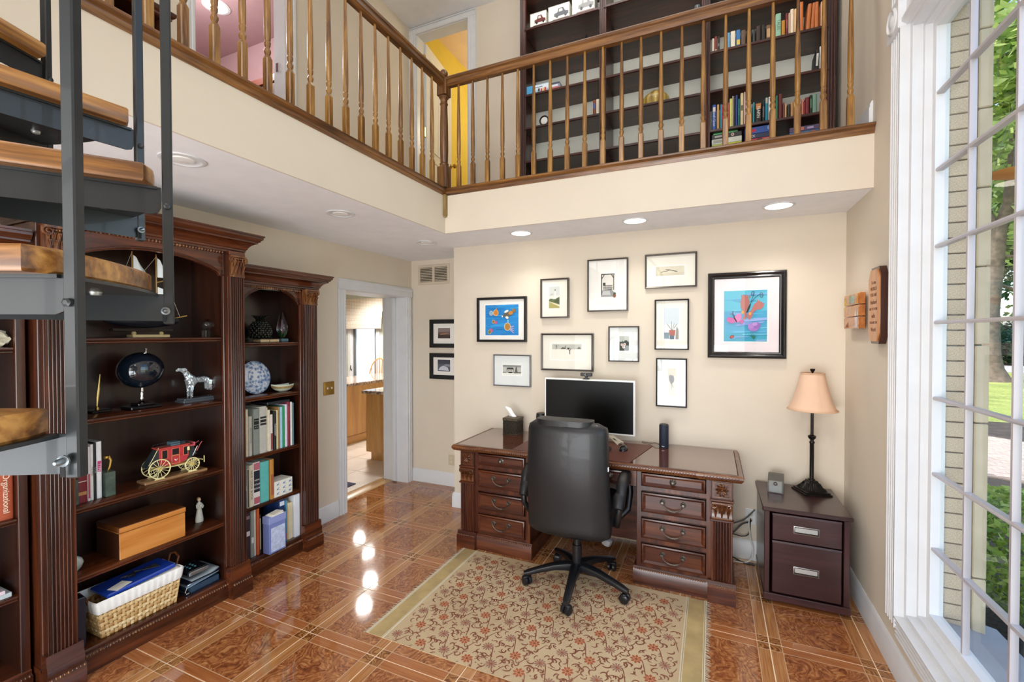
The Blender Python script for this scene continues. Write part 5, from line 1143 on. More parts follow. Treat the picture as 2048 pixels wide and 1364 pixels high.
# ================================================================ BOOKS AND ORNAMENTS IN THE BOOKCASES
PAGE = mat('book_pages', '#E4DAC2', .9, var=.06, vs=90)
ORD = ['leftmost', 'second', 'third', 'fourth', 'fifth', 'sixth', 'seventh', 'eighth', 'ninth', 'tenth', 'eleventh', 'twelfth', 'thirteenth', 'fourteenth', 'fifteenth', 'sixteenth', 'seventeenth', 'eighteenth', 'nineteenth', 'twentieth', 'twenty-first', 'twenty-second', 'twenty-third', 'twenty-fourth']
def cover_mat(c, r=.5): return mat('cover_' + c.strip('#').lower(), c, r, var=.06, vs=30)
def book(label, group, loc, w, h, d, col, rz=0, lean=0, txt=None, tcol='#F0EEE6', bands=(), rough=.5, parts=True, across=(), pages=True):
    """book standing with its spine at local x=0 facing +X, thickness along +Y from 0 to w"""
    t = thing('book', label, 'book', loc, rz, group)
    if lean: t.rotation_euler = (lean, 0, rz)
    r_ = min(.006, w * .25); b = min(.003, w * .16)
    prof = [(-d, 0), (-d, b), (-.008, b), (-.008, w - b), (-d, w - b), (-d, w), (-r_, w), (-r_ * .3, w - r_ * .4), (0, w - r_ * 1.2), (0, r_ * 1.2), (-r_ * .3, r_ * .4), (-r_, 0)]
    build('cover', MB().prism(prof, 'Z', .0006, h), cover_mat(col, rough), t, 40, world=False)
    if pages: build('pages', MB().box((-d + .004, b, .004), (-.008, w - b, h - .004)), PAGE, t, 0, world=False)
    for z0, z1, c in bands:
        build('spine_label', MB().box((-.002, r_ * .7, h * z0), (.0004, w - r_ * .7, h * z1)), cover_mat(c), t, 0, world=False)
    if txt:
        s = min(w * .8, .03); text('lettering', txt, s, mat('ink_' + tcol.strip('#').lower(), tcol, .6), t, (.0008, w / 2, h * .52), FACE_X_UP, .0001, world=False)
    for s_, z, sz, c in across:
        text('lettering', s_, sz, mat('ink_' + c.strip('#').lower(), c, .6), t, (.0009, w / 2, h * z), FACE_X, .0001, world=False)
    return t
def interp(x, T_):
    for (a, b), (c, d) in zip(T_, T_[1:]):
        if x <= c: return b + (d - b) * (x - a) / (c - a)
    return T_[-1][1]
YT = [(480, 1.98), (487, 2.005), (500, 2.051), (520, 2.124), (537, 2.189), (548, 2.233), (565, 2.302), (580, 2.365), (590, 2.408), (605, 2.471)]
def row(items, z, xs, group, where, depth=.17):
    """items: (px0, px1, height, colour, words, extras)"""
    for k, (a, b, h, col, words, ex) in enumerate(items):
        y0, y1 = interp(a, YT) + .0012, interp(b, YT) - .0012
        book('%s, %s %s' % (words, ORD[k], where), group, (xs - random.random() * .008, y0, z), y1 - y0, h, depth, col, **ex)
G3 = 'books on the middle shelf of the right bookcase'; W3 = 'on the middle shelf of the right bookcase'
row([(487.5, 494.5, .318, '#DCD2B4', 'tall cream book', {}), (494.5, 499, .318, '#E6DEC4', 'tall thin cream book', {}), (499, 506.3, .268, '#CFCABC', 'pale grey book with faint lettering', dict(txt='BROWNING', tcol='#8A877C')),
     (507.8, 520.4, .312, '#8E978E', 'thick grey-green book with black title panel', dict(bands=[(.56, .64, '#1C201E'), (.66, .79, '#1C201E')], across=[('History', .745, .011, '#C9CEC6'), ('of Art', .60, .011, '#C9CEC6')])), (520.6, 535.4, .322, '#C3C2B8', 'thick light grey book with black bars', dict(bands=[(.60, .645, '#23231F'), (.665, .72, '#23231F'), (.745, .785, '#23231F')])),
     (535.4, 538, .31, '#DFD6BE', 'thin cream book', {}), (538, 542, .29, '#E3DBC4', 'cream book', {}), (542, 548, .255, '#E5DED2', 'short white book with red foot', dict(bands=[(.02, .48, '#A04A4C')])), (548.5, 554.2, .275, '#16181C', 'black book with white lettering', dict(txt='Connoisseur', tcol='#E8E6E0')),
     (554.2, 558.2, .28, '#D8CB96', 'pale yellow book', {}), (558.6, 562.2, .30, '#9C7444', 'tan book', {}), (562.2, 566.5, .298, '#9CC6DC', 'light blue book', {}), (566.5, 572.2, .30, '#1F9B5C', 'bright green book', {}), (572.4, 577, .31, '#D6CFDE', 'lilac-white book', {}),
     (577, 583.5, .325, '#84283C', 'tall maroon book', dict(bands=[(.58, .9, '#9A3A4C')])), (583.7, 586.5, .322, '#E2E2DA', 'thin white book', {}), (586.5, 589.5, .315, '#5D7C84', 'thin teal book', {})], .807, -2.842, G3, W3)
one('binder', 'black binder lying flat across the book tops in the right bookcase', 'binder', (-2.93, 2.28, .807 + .3265), MB().box((-.09, -.092, 0), (.085, .092, .018), .003), mat('binder_black', '#23262C', .4))
G4 = 'books on the second lowest shelf of the right bookcase'; W4 = 'on the second lowest shelf of the right bookcase'
row([(487.3, 489.8, .30, '#D6E0E0', 'thin pale book', {}), (489.8, 494.2, .302, '#2E98A8', 'thin teal book', dict(bands=[(.4, .5, '#BFE0E2')])), (494.2, 498.2, .265, '#D9CFBE', 'cream wire-bound book', dict(bands=[(.02, .98, '#4A4038')])),
     (498.3, 506.8, .283, '#E2DAC0', 'cream cookbook with brown lettering', dict(txt='NEW COOK BOOK', tcol='#6A5A40')), (507, 521.4, .293, '#E8E2DE', 'red plaid cookbook with navy panel', dict(bands=[(.30, .80, '#1E2634'), (.82, .98, '#C0707C'), (.03, .18, '#B8606E')], across=[('NEW', .58, .016, '#EDEBE6'), ('COOK', .48, .017, '#EDEBE6'), ('BOOK', .385, .017, '#EDEBE6')])),
     (521.8, 539.5, .282, '#63BDB8', 'thick turquoise book', dict(rough=.35)), (541, 549, .282, '#C08436', 'orange-brown book', dict(bands=[(.1, .62, '#A85E44')]))], .462, -2.842, G4, W4)
G5 = 'books on the bottom shelf of the right bookcase'; W5 = 'on the bottom shelf of the right bookcase'
row([(487.2, 490.8, .31, '#8C9CCC', 'lavender blue folder', {}), (491, 501.6, .315, '#33222A', 'dark plum book', dict(bands=[(.5, .6, '#D8D2D0'), (.86, .93, '#8A7078')])), (502, 509, .325, '#8C9084', 'grey-green album', dict(bands=[(.3, .42, '#D9D8CE')])), (509.2, 513.8, .32, '#C9C6B8', 'cream wire-bound album', {}),
     (514.2, 519.8, .335, '#C0582A', 'orange spiral notebook', {}), (520, 523.8, .27, '#2C2622', 'short dark book', dict(bands=[(.1, .9, '#B8A888')])),
     (560, 571.6, .315, '#1D3566', 'navy blue album', dict(bands=[(.86, .96, '#DDE4EE')])), (572, 574.6, .30, '#3E8CB8', 'thin sky-blue book', dict(bands=[(.05, .2, '#C8527C')])), (574.8, 577.2, .29, '#D8C070', 'thin yellow book', {}), (577.4, 587.5, .27, '#DED2B0', 'cream magazine stack', {})], .113, -2.848, G5, W5)
one('storage_box', 'white glossy box near the right end of the bottom shelf', 'box', (-2.90, interp(587.8, YT), .113), MB().box((-.13, 0, .0006), (.06, .048, .318), .002), mat('white_box', '#E4E8EE', .3))
one('storage_box', 'grey slim case at the right end of the bottom shelf', 'box', (-2.90, interp(599.8, YT), .113), MB().box((-.13, 0, .0006), (.055, .026, .318), .002), mat('grey_case', '#7A828C', .4))
t = thing('photo_box', 'lavender photo box with a pale floral panel, facing out on the bottom shelf', 'box', (-2.80, 2.205, .113))
LAV = mat('lavender_card', '#7684BC', .5)
build('box', MB().box((-2.838, 2.137, .1136), (-2.772, 2.268, .318), .002), LAV, t)
build('lid', MB().box((-2.84, 2.135, .318), (-2.77, 2.27, .368), .002), mat('lavender_lid', '#8D99CE', .5), t)
build('front_panel', MB().box((-2.7722, 2.15, .125), (-2.7712, 2.26, .29)), mat('pale_floral_print', '#B9C6E0', .5, var=.22, vs=40), t)
one('sheet_music_stack', 'loose papers lying on top of the lavender photo box', 'papers', (-2.80, 2.205, .3682), MB().box((-.033, -.05, 0), (.03, .045, .006)).at((0, 0, .007), rz=.2).box((-.03, -.045, 0), (.025, .05, .005)), PAPER)
t = thing('floral_tissue_box', 'white tissue box with small blue flowers, right of the orange-brown book', 'tissue box', (-2.90, 2.31, .462))
build('carton', MB().box((-2.96, 2.237, .4626), (-2.845, 2.388, .575), .002), mat('white_carton', '#E9E8DC', .5), t)
fl_ = []
for i in range(3):
    for j in range(3):
        u, v = .17 + .33 * i, .2 + .3 * j
        fl_ += [('#5B7DB8', ell(u, v, .05, .05)), ('#8FA8D0', ell(u + .06, v + .07, .03, .04)), ('#D2B56A', ell(u + .1, v - .06, .025, .03)), ('#6F9A78', stroke([(u - .06, v - .06), (u, v)], .008))]
mb, ms = art_mesh(fl_, lambda u, v, l: (-2.8448 + l, 2.237 + .151 * u, .463 + .11 * v)); o = build('flower_print', mb, ms, t, 0)
# bookends and five books, middle shelf of the centre bookcase
GMB = mat('green_marble', '#4C5B50', .3, var=.35, vs=28); ZS3 = .80
for (y0, y1, l) in ((1.098, 1.143, 'left'), (1.25, 1.292, 'right')):
    t = thing('bookend', 'green marble bookend with a brass bird ornament, %s of the five books' % l, 'bookend', (-2.86, (y0 + y1) / 2, ZS3))
    build('block', MB().box((-2.90, y0, ZS3 + .0005), (-2.815, y1, ZS3 + .125), .002), GMB, t)
    build('foot_plate', MB().box((-2.93, y0 - .0, ZS3 + .0005), (-2.90, y1, ZS3 + .02), .002), GMB, t)
    yc = (y0 + y1) / 2
    build('bird_ornament', MB().tube([(-2.845, yc, ZS3 + .124), (-2.84, yc + .008, ZS3 + .15), (-2.845, yc + .014, ZS3 + .178), (-2.85, yc + .006, ZS3 + .2), (-2.85, yc - .01, ZS3 + .197)], [.004, .006, .006, .008, .003], 8).sphere((-2.85, yc - .002, ZS3 + .196), .012, 10, 8), BRASS, t)
GC = 'books between the marble bookends'
for y0, y1, h, col, words, ex in ((1.145, 1.184, .27, '#7C1C26', 'thick dark red book, leftmost between the marble bookends', dict(bands=[(.38, .395, '#E8D8C0'), (.5, .515, '#E8D8C0'), (.14, .2, '#C08A50')])), (1.1848, 1.196, .27, '#E2DADA', 'white book with red marks beside the dark red book', dict(bands=[(.05, .5, '#B0485A')])), (1.1968, 1.2085, .28, '#E4E2DC', 'white book with black lettering between the marble bookends', dict(txt='THE MIND', tcol='#2B2B2B')),
                                 (1.2092, 1.220, .285, '#14161A', 'black book among white ones between the marble bookends', dict(txt='CUTLER', tcol='#9AB0A0')), (1.2208, 1.2435, .288, '#EDECEC', 'white book with a pink title, right of the black one', dict(bands=[(.47, .66, '#C8407C')], txt='TYPEN', tcol='#F4E4EC'))):
    book(words, GC, (-2.832, y0, ZS3), y1 - y0, h, .14, col, **ex)
# left bookcase
book('thick rust-red textbook at the far left behind the stair', None, (-2.86, .885, .807), .05, .225, .16, '#A0492A', txt='Organizational', tcol='#E8D8C0')
book('second rust-red book pressed against the thick textbook', None, (-2.86, .845, .807), .038, .225, .16, '#8E3F26')
for k, (w_, c, l) in enumerate(((.02, '#B9C4C6', 'grey-white magazine at the bottom of the small stack'), (.016, '#D9C9D2', 'pale pink book in the middle of the small stack'), (.022, '#E3E6E2', 'white book on top of the small stack'))):
    zz = .462 + sum((.02, .016, .022)[:k])
    one('stacked_book', l + ' at far left', 'book', (-2.93, .83, zz), MB().box((-.09, -.09 + .0 * k, .0005), (.08, .09 - .02 * k, w_), .0015), cover_mat(c))
def rock(seed, s=(1, 1, 1), n=3.0, amp=.45):
    m = MB(); 
    def fn(u, v):
        a = 2 * PI * u; p = PI * v; d_ = Vector((math.sin(p) * math.cos(a), math.sin(p) * math.sin(a), math.cos(p)))
        r_ = 1 + amp * noise.noise(d_ * n + Vector((seed, 0, 0))) + amp * .5 * noise.noise(d_ * n * 2.3 + Vector((0, seed, 0)))
        return (d_.x * r_ * s[0], d_.y * r_ * s[1], d_.z * r_ * s[2])
    return m.grid(fn, 24, 14, True)
one('coral_rock', 'pale coral rock on the upper shelf at the far left', 'ornament', (-2.885, .885, 1.573 + .036), rock(2.3, (.04, .055, .036)), mat('coral_cream', '#CFC8AE', .8, var=.25, vs=40, bump=.5, bs=60), smooth=60)
# --- centre bookcase ornaments
t = thing('ship_model', 'sailing ship model with a dark hull and white sails on a pale stand', 'ship model', (-2.90, 1.49, 1.612))
SANDW = mat('pale_stand_wood', '#D2BC88', .5); XS = -2.905
build('stand', MB().box((XS - .03, 1.405, 1.6125), (XS + .03, 1.59, 1.628), .002).lathe([(.007, 0), (.012, .008), (.007, .018)], (XS, 1.425, 1.628), 10).lathe([(.007, 0), (.012, .008), (.007, .018)], (XS, 1.56, 1.628), 10), SANDW, t)
build('keel_board', MB().box((XS - .018, 1.32, 1.646), (XS + .018, 1.615, 1.662), .002), mat('gloss_black', '#111317', .1), t)
m = MB()
def hull(u, v):
    y = 1.29 + .36 * u; b_ = .035 * math.sin(PI * min(1, u * .92 + .06)) ** .6; a = PI * v
    return (XS + b_ * math.cos(a), y, 1.715 + .012 * (2 * u - 1) ** 2 - .05 * math.sin(a) * (1 - .35 * (2 * u - 1) ** 2))
m.grid(hull, 18, 10); build('hull', m, mat('hull_black', '#14161C', .25), t, 60)
build('deck', MB().add([hull(i / 18, 0) for i in range(19)] + [hull(i / 18, 1) for i in range(19)], [(i, i + 1, 20 + i, 19 + i) for i in range(18)]), SANDW, t)
for y, h in ((1.421, .385), (1.538, .385)):
    build('mast', MB().tube([(XS, y, 1.70), (XS, y, 1.70 + h)], [.004, .002], 6), mat('mast_gold', '#B08A48', .4), t)
    m = MB(); n_ = 6
    for (za, zb, wa, wb) in ((.05, .20, .075, .07), (.255, .375, .075, .02)):
        if zb > h - .02: zb = h - .02
        m.add([(XS + .012 * math.sin(PI * j / n_), y + .006 + (wa + (wb - wa) * k) * (i / n_) * 1.0, 1.70 + za + (zb - za) * k - .03 * (i / n_) * k) for k in (0, 1) for j, i in enumerate(range(n_ + 1))], [(i, i + 1, n_ + 2 + i, n_ + 1 + i) for i in range(n_)])
    sl = build('sail', m, mat('sail_white', '#DFE3E2', .8), t, 60)
    build('boom', MB().tube([(XS, y, 1.70 + .225), (XS + .004, y + .085, 1.70 + .255)], .003, 6).tube([(XS, y, 1.74), (XS + .004, y + .085, 1.745)], .003, 6), MATS['mast_gold'], t)
build('rigging', MB().tube([(XS, 1.30, 1.72), (XS, 1.421, 2.08)], .0012, 4).tube([(XS, 1.421, 1.90), (XS, 1.538, 2.07)], .0012, 4).tube([(XS, 1.41, 1.80), (XS, 1.50, 1.94)], .0012, 4).tube([(XS, 1.538, 2.08), (XS, 1.66, 1.735)], .0012, 4), mat('rigging', '#A09A8C', .7), t)
build('bowsprit', MB().tube([(XS, 1.635, 1.725), (XS, 1.70, 1.742)], .003, 6), MATS['mast_gold'], t)
CRY = solid_glass('crystal', '#F2FAF6', 0, 1.5)
t = thing('crystal_globe', 'small clear crystal ball on a square crystal block, upper centre shelf', 'ornament', (-2.89, 1.81, 1.612))
build('block', MB().box((-2.911, 1.788, 1.6125), (-2.869, 1.832, 1.656), .002), CRY, t); build('ball', MB().sphere((-2.89, 1.81, 1.690), .034, 24, 16), CRY, t, 60)
t = thing('egg_trophy', 'dark blue glossy egg-shaped trophy on a chrome stem and black base', 'trophy', (-2.90, 1.455, 1.22))
DB = mat('midnight_blue_gloss', '#0E1822', .06, 0, .6, var=.3, vs=9)
m = MB(); m.m = Matrix.Translation((-2.90, 1.452, 1.432)) @ Matrix.Rotation(.12, 4, 'X'); m.sphere((0, 0, 0), .1, 32, 20, .92, 1.10, .98); build('egg', m, DB, t, 60)
build('stem', MB().lathe([(.03, .03), (.018, .036), (.008, .045), (.011, .055), (.007, .065), (.010, .08), (.006, .09), (.006, .12)], (-2.90, 1.455, 1.22), 16), CHROME, t, 40)
build('finial', MB().lathe([(.006, 0), (.006, .012), (.010, .02), (.012, .026), (.004, .028)], (-2.90, 1.478, 1.525), 12), CHROME, t, 40)
build('tap', MB().tube([(-2.86, 1.43, 1.345), (-2.835, 1.425, 1.335), (-2.83, 1.422, 1.318)], [.004, .006, .007], 8), CHROME, t)
build('base', MB().box((-2.955, 1.38, 1.2205), (-2.845, 1.53, 1.238), .004).box((-2.94, 1.42, 1.238), (-2.86, 1.50, 1.251), .003), mat('gloss_black', '#111317', .1), t)
def skin_mesh(vs, es, rs, sub=2):
    me = bpy.data.meshes.new('skin'); me.from_pydata(vs, es, []); o = bpy.data.objects.new('skin', me); COL.objects.link(o)
    md = o.modifiers.new('s', 'SKIN'); md.use_smooth_shade = True
    for i, r_ in enumerate(rs):
        d_ = me.skin_vertices[0].data[i]; d_.radius = r_ if isinstance(r_, tuple) else (r_, r_); d_.use_root = (i == 0)
    sb = o.modifiers.new('u', 'SUBSURF'); sb.levels = sub; sb.render_levels = sub
    dg = bpy.context.evaluated_depsgraph_get(); out = bpy.data.meshes.new_from_object(o.evaluated_get(dg))
    bpy.data.objects.remove(o); return out
# crystal hound: faces left (-Y), head up, standing four-square on a slab
t = thing('hound_figurine', 'faceted crystal hound figurine standing on a grey slab beside the egg trophy', 'figurine', (-2.885, 1.745, 1.22))
build('slab', MB().box((-2.93, 1.64, 1.2205), (-2.84, 1.855, 1.236), .002).box((-2.925, 1.648, 1.236), (-2.845, 1.848, 1.246), .002), mat('slate_grey_gloss', '#50565C', .15), t)
hv = [(0, .01, .105), (0, -.035, .105), (0, .05, .108), (0, .078, .098), (0, -.055, .13), (0, -.07, .16), (0, -.085, .178), (0, -.112, .172), (0, -.122, .168)]
he = [(0, 1), (0, 2), (2, 3), (1, 4), (4, 5), (5, 6), (6, 7), (7, 8)]; hr = [.018, .026, .02, .019, .02, .014, .012, .007, .004]
for s_ in (-1, 1):
    b0_ = len(hv); hv += [(s_ * .015, -.042, .075), (s_ * .016, -.045, .04), (s_ * .016, -.044, .006), (s_ * .016, -.052, .002)]; he += [(1, b0_), (b0_, b0_ + 1), (b0_ + 1, b0_ + 2), (b0_ + 2, b0_ + 3)]; hr += [.013, .008, .006, .005]
    b0_ = len(hv); hv += [(s_ * .014, .072, .075), (s_ * .015, .066, .05), (s_ * .015, .092, .03), (s_ * .015, .088, .005), (s_ * .015, .08, .002)]; he += [(3, b0_), (b0_, b0_ + 1), (b0_ + 1, b0_ + 2), (b0_ + 2, b0_ + 3), (b0_ + 3, b0_ + 4)]; hr += [.017, .012, .007, .006, .005]
    b0_ = len(hv); hv += [(s_ * .011, -.078, .178), (s_ * .014, -.068, .168)]; he += [(6, b0_), (b0_, b0_ + 1)]; hr += [.005, .004]
b0_ = len(hv); hv += [(0, .092, .09), (0, .108, .06), (0, .112, .035)]; he += [(3, b0_), (b0_, b0_ + 1), (b0_ + 1, b0_ + 2)]; hr += [.007, .005, .003]
me = skin_mesh(hv, he, hr, 2)
rr = random.Random(5)
for v in me.vertices: v.co += Vector((rr.uniform(-1, 1), rr.uniform(-1, 1), rr.uniform(-1, 1))) * .0022
for p in me.polygons: p.use_smooth = False
SILC = mat('silvered_crystal', '#B4BCC0', .14, .55, var=.45, vs=70)
me.transform(Matrix.Translation((0, .0, .026))); me.materials.clear(); o = link('body', me, SILC, t, 0)
for s_ in (-1, 1):
    build('leg', MB().tube([(-2.885 + s_ * .012, 1.745 + y_, 1.246 + z_) for y_, z_ in ((.070, .100), (.066, .075), (.060, .052), (.088, .032), (.086, .010), (.078, .003), (.070, .0015))], [.020, .019, .012, .0075, .006, .006, .004], 8), SILC, t, 0)
t = thing('pen_stand', 'gold pen upright in a black desk holder behind the stair post', 'pen holder', (-2.95, 1.285, 1.22))
build('holder', MB().box((-2.99, 1.24, 1.2205), (-2.91, 1.325, 1.236), .003), mat('gloss_black', '#111317', .1), t)
build('pen', MB().tube([(-2.95, 1.277, 1.236), (-2.95, 1.279, 1.30), (-2.95, 1.288, 1.38), (-2.95, 1.292, 1.42)], [.004, .007, .006, .002], 8), mat('gold_pen', '#D8C88A', .2, .9), t)
build('socket', MB().lathe([(.012, 0), (.008, .012), (.005, .016)], (-2.95, 1.278, 1.236), 12), BRASS, t)
# stagecoach model
t = thing('stagecoach_model', 'red stagecoach model with cream spoked wheels on a wooden base', 'coach model', (-2.868, 1.595, ZS3), RAD(90 - 4)); t.scale = (.87, .87, .87)
RED = mat('coach_red', '#B0333C', .35, var=.15, vs=40); DK = mat('coach_black_leather', '#23282C', .5, var=.1); CRM = mat('wheel_cream', '#E2D69C', .45); YLW = mat('coach_yellow', '#C9A84C', .45)
# local axes: x forward, y to the left of travel (viewer side is -y), z up
build('base', MB().box((-.185, -.055, .0005), (.185, .055, .018), .003), wood('walnut_base', '#7A5636', '#A07850', '#BC9468', 'X', .3, .3), t, world=False)
def wheel(x, y, r_):
    zc_ = .024 + r_; m = MB()
    m.tube([(x + r_ * math.cos(2 * PI * i / 28), y, zc_ + r_ * math.sin(2 * PI * i / 28)) for i in range(29)], .0036, 6)
    for i in range(14):
        a = 2 * PI * i / 14; m.tube([(x, y, zc_), (x + r_ * math.cos(a), y, zc_ + r_ * math.sin(a))], .0015, 5)
    wv_ = build('wheel', m, CRM, t, 50, world=False)
    build('hub', MB().at((x, y - .006, zc_), rx=-PI / 2).lathe([(.006, 0), (.008, .004), (.008, .009), (.005, .013)], n=10), YLW, wv_, 50, world=False)
for y in (-.046, .046): wheel(-.10, y, .060); wheel(.093, y, .043)
for x in (-.10, .093):
    for y in (-.046, .046): build('wheel_chock', MB().prism([(x - .03, .018), (x + .03, .018), (x + .016, .03), (x, .024), (x - .016, .03)], 'Y', y - .004, y + .004), CRM, t, world=False)
build('undercarriage', MB().box((-.12, -.012, .075), (.15, .012, .084), .002).box((-.104, -.05, .08), (-.096, .05, .088)).box((.089, -.05, .062), (.097, .05, .07)).box((.087, -.03, .07), (.099, .03, .086)), YLW, t, world=False)
build('leaf_spring', MB().tube([(-.13, -.03, .085), (-.03, -.03, .078), (.06, -.03, .078), (.12, -.03, .095)], .004, 6).tube([(-.13, .03, .085), (-.03, .03, .078), (.06, .03, .078), (.12, .03, .095)], .004, 6), CRM, t, world=False)
bp = [(-.098, .118), (-.085, .098), (-.03, .088), (.03, .09), (.062, .108), (.074, .13), (.074, .20), (.072, .205), (-.098, .205)]
build('body', MB().prism(bp, 'Y', -.037, .037), RED, t, 30, world=False)
build('roof', MB().box((-.108, -.043, .205), (.082, .043, .213), .003), mat('coach_red_rail', '#C24A40', .35), t, world=False)
for xa, xb, za, zb in ((-.082, -.052, .142, .195), (-.024, .016, .155, .195), (.044, .068, .142, .195)):
    build('window', MB().box((xa, -.0376, za), (xb, -.0370, zb)), mat('coach_window_dark', '#0C0A0C', .4), t, 0, world=False)
    build('window_frame', MB().sweep([(0, 0), (.003, 0), (.003, .002), (0, .002)], [(xa, -.037, za), (xb, -.037, za), (xb, -.037, zb), (xa, -.037, zb)], (0, -1, 0), True), mat('coach_trim', '#D86A4A', .4), t, 0, world=False)
build('door_panel', MB().sweep([(0, 0), (.002, 0), (.002, .002), (0, .002)], [(-.026, -.037, .098), (.018, -.037, .098), (.018, -.037, .148), (-.026, -.037, .148)], (0, -1, 0), True), YLW, t, 0, world=False)
build('bird_emblem', MB().prism([(-.014, .127), (-.006, .124), (.0, .118), (.008, .128), (.004, .118), (-.004, .113)], 'Y', -.0378, -.0370), mat('white_paint_mark', '#E8E4DA', .5), t, 0, world=False)
build('rear_boot', MB().prism([(-.098, .20), (-.105, .20), (-.165, .108), (-.165, .098), (-.098, .11)], 'Y', -.032, .032), DK, t, 30, world=False)
build('boot_strap', MB().tube([(-.10, -.034, .218), (-.13, -.034, .16), (-.155, -.034, .115)], .002, 5), CRM, t, world=False)
build('roof_rail', MB().tube([(-.10, -.04, .213), (-.10, -.04, .226), (.07, -.04, .232), (.075, -.04, .213)], .002, 5).tube([(-.10, .04, .213), (-.10, .04, .226), (.07, .04, .232), (.075, .04, .213)], .002, 5), DK, t, world=False)
build('luggage', MB().box((-.025, -.03, .213), (.03, .03, .238), .003), mat('trunk_blue_grey', '#4E6874', .5), t, world=False); build('luggage', MB().box((.034, -.025, .213), (.062, .025, .235), .003), mat('trunk_dark', '#2A3238', .5), t, world=False)
build('driver_seat', MB().box((.074, -.036, .188), (.118, .036, .20), .002).box((.11, -.036, .20), (.118, .036, .214), .002), mat('seat_pink_red', '#C0565E', .4), t, world=False)
build('front_boot', MB().prism([(.074, .188), (.11, .185), (.128, .13), (.09, .112), (.074, .12)], 'Y', -.03, .03), DK, t, 30, world=False)
build('brake_lever', MB().tube([(.098, -.04, .125), (.128, -.04, .185)], .0022, 6), mat('lever_white', '#DDD8D0', .4), t, world=False)
build('foot_board', MB().tube([(.125, -.036, .15), (.15, -.03, .19), (.168, -.02, .205)], .003, 6).tube([(.125, .036, .15), (.15, .03, .19), (.168, .02, .205)], .003, 6), mat('seat_pink_red', '#C0565E', .4), t, world=False)
build('lantern', MB().lathe([(.006, 0), (.008, .003), (.008, .02), (.003, .026)], (.07, -.045, .168), 8), CRM, t, world=False)
build('tongue', MB().tube([(.10, 0, .07), (.175, 0, .08)], .004, 6).tube([(.165, -.03, .08), (.165, .03, .08)], .004, 6).tube([(.175, -.032, .06), (.175, -.032, .105)], .003, 6), CRM, t, world=False)
# wooden chest on the lower shelf
CHX = wood('amber_box_front', '#96521C', '#BA7430', '#CF8E48', 'Y', .35, .3, .5, bump=0); CHD = wood('amber_box_top', '#44200C', '#643414', '#7E4A22', 'Y', .3, .3, .5, bump=0)
t = thing('wooden_chest', 'plain amber wooden chest with hinged lid on the second lowest centre shelf', 'box', (-2.87, 1.44, .47))
build('chest', MB().box((-2.985, 1.283, .4705), (-2.768, 1.598, .607), .002), CHX, t); build('lid', MB().box((-2.987, 1.281, .6095), (-2.766, 1.60, .638), .003), CHD, t)
build('lid_front', MB().box((-2.767, 1.283, .611), (-2.7645, 1.598, .636)), CHX, t); build('side_cheek', MB().box((-2.983, 1.2805, .473), (-2.772, 1.2835, .605)), mat('chest_side_dark', '#3A1C0C', .4), t)
# woman figurine
t = thing('woman_figurine', 'small white figurine of a standing woman in a long dress holding something', 'figurine', (-2.90, 1.755, .47))
STO = mat('figurine_cream', '#D5D1C2', .7, var=.05)
m = MB(); prof = [(.022, .0005), (.023, .012), (.0205, .03), (.016, .06), (.0125, .082), (.014, .095), (.0155, .108), (.012, .118), (.0055, .122), (.0055, .127)]
m.lathe(prof, (-2.90, 1.755, .47), 18, True, .8, 1); build('dress', m, STO, t, 60)
m = MB().sphere((-2.90, 1.755, .47 + .137), .0105, 12, 10, 1, .9, 1.15); m.sphere((-2.8895, 1.755, .607), .002, 6, 4); h_ = build('head', m, mat('figurine_skin', '#C9AE92', .7), t, 60)
build('hair', MB().grid(lambda u, v: (-2.903 + .0118 * math.cos(2 * PI * u) * math.sin(PI * (.02 + .55 * v)) - .002, 1.755 + .0112 * math.sin(2 * PI * u) * math.sin(PI * (.02 + .55 * v)), .609 + .0125 * math.cos(PI * (.02 + .55 * v))), 14, 7, True), mat('figurine_hair', '#7C5C3C', .7), h_, 60)
for s_ in (-1, 1): build('arm', MB().tube([(-2.90, 1.755 + s_ * .014, .578), (-2.892, 1.755 + s_ * .019, .562), (-2.884, 1.755 + s_ * .010, .556), (-2.883, 1.755 + s_ * .003, .566)], [.005, .0045, .004, .003], 8), STO, t, 60)
build('held_bundle', MB().sphere((-2.882, 1.755, .572), .008, 10, 8, .8, 1, 1.2), STO, t, 60)
t = thing('ceramic_vase', 'small mottled white vase with narrow neck beside the stair post', 'vase', (-2.845, 1.125, .47))
build('body', MB().lathe([(.018, .0005), (.02, .004), (.034, .02), (.042, .042), (.036, .06), (.018, .075), (.012, .086), (.016, .10), (.019, .107), (.016, .107), (.010, .09), (.002, .08)], (-2.845, 1.125, .47), 24, False), mat('mottled_celadon', '#B9C2B8', .25, 0, .3, var=.3, vs=30), t, 60)
build('rim', MB().tube([(-2.845 + .018 * math.cos(2 * PI * i / 20), 1.125 + .018 * math.sin(2 * PI * i / 20), .577) for i in range(21)], .002, 6), BRASS, t)
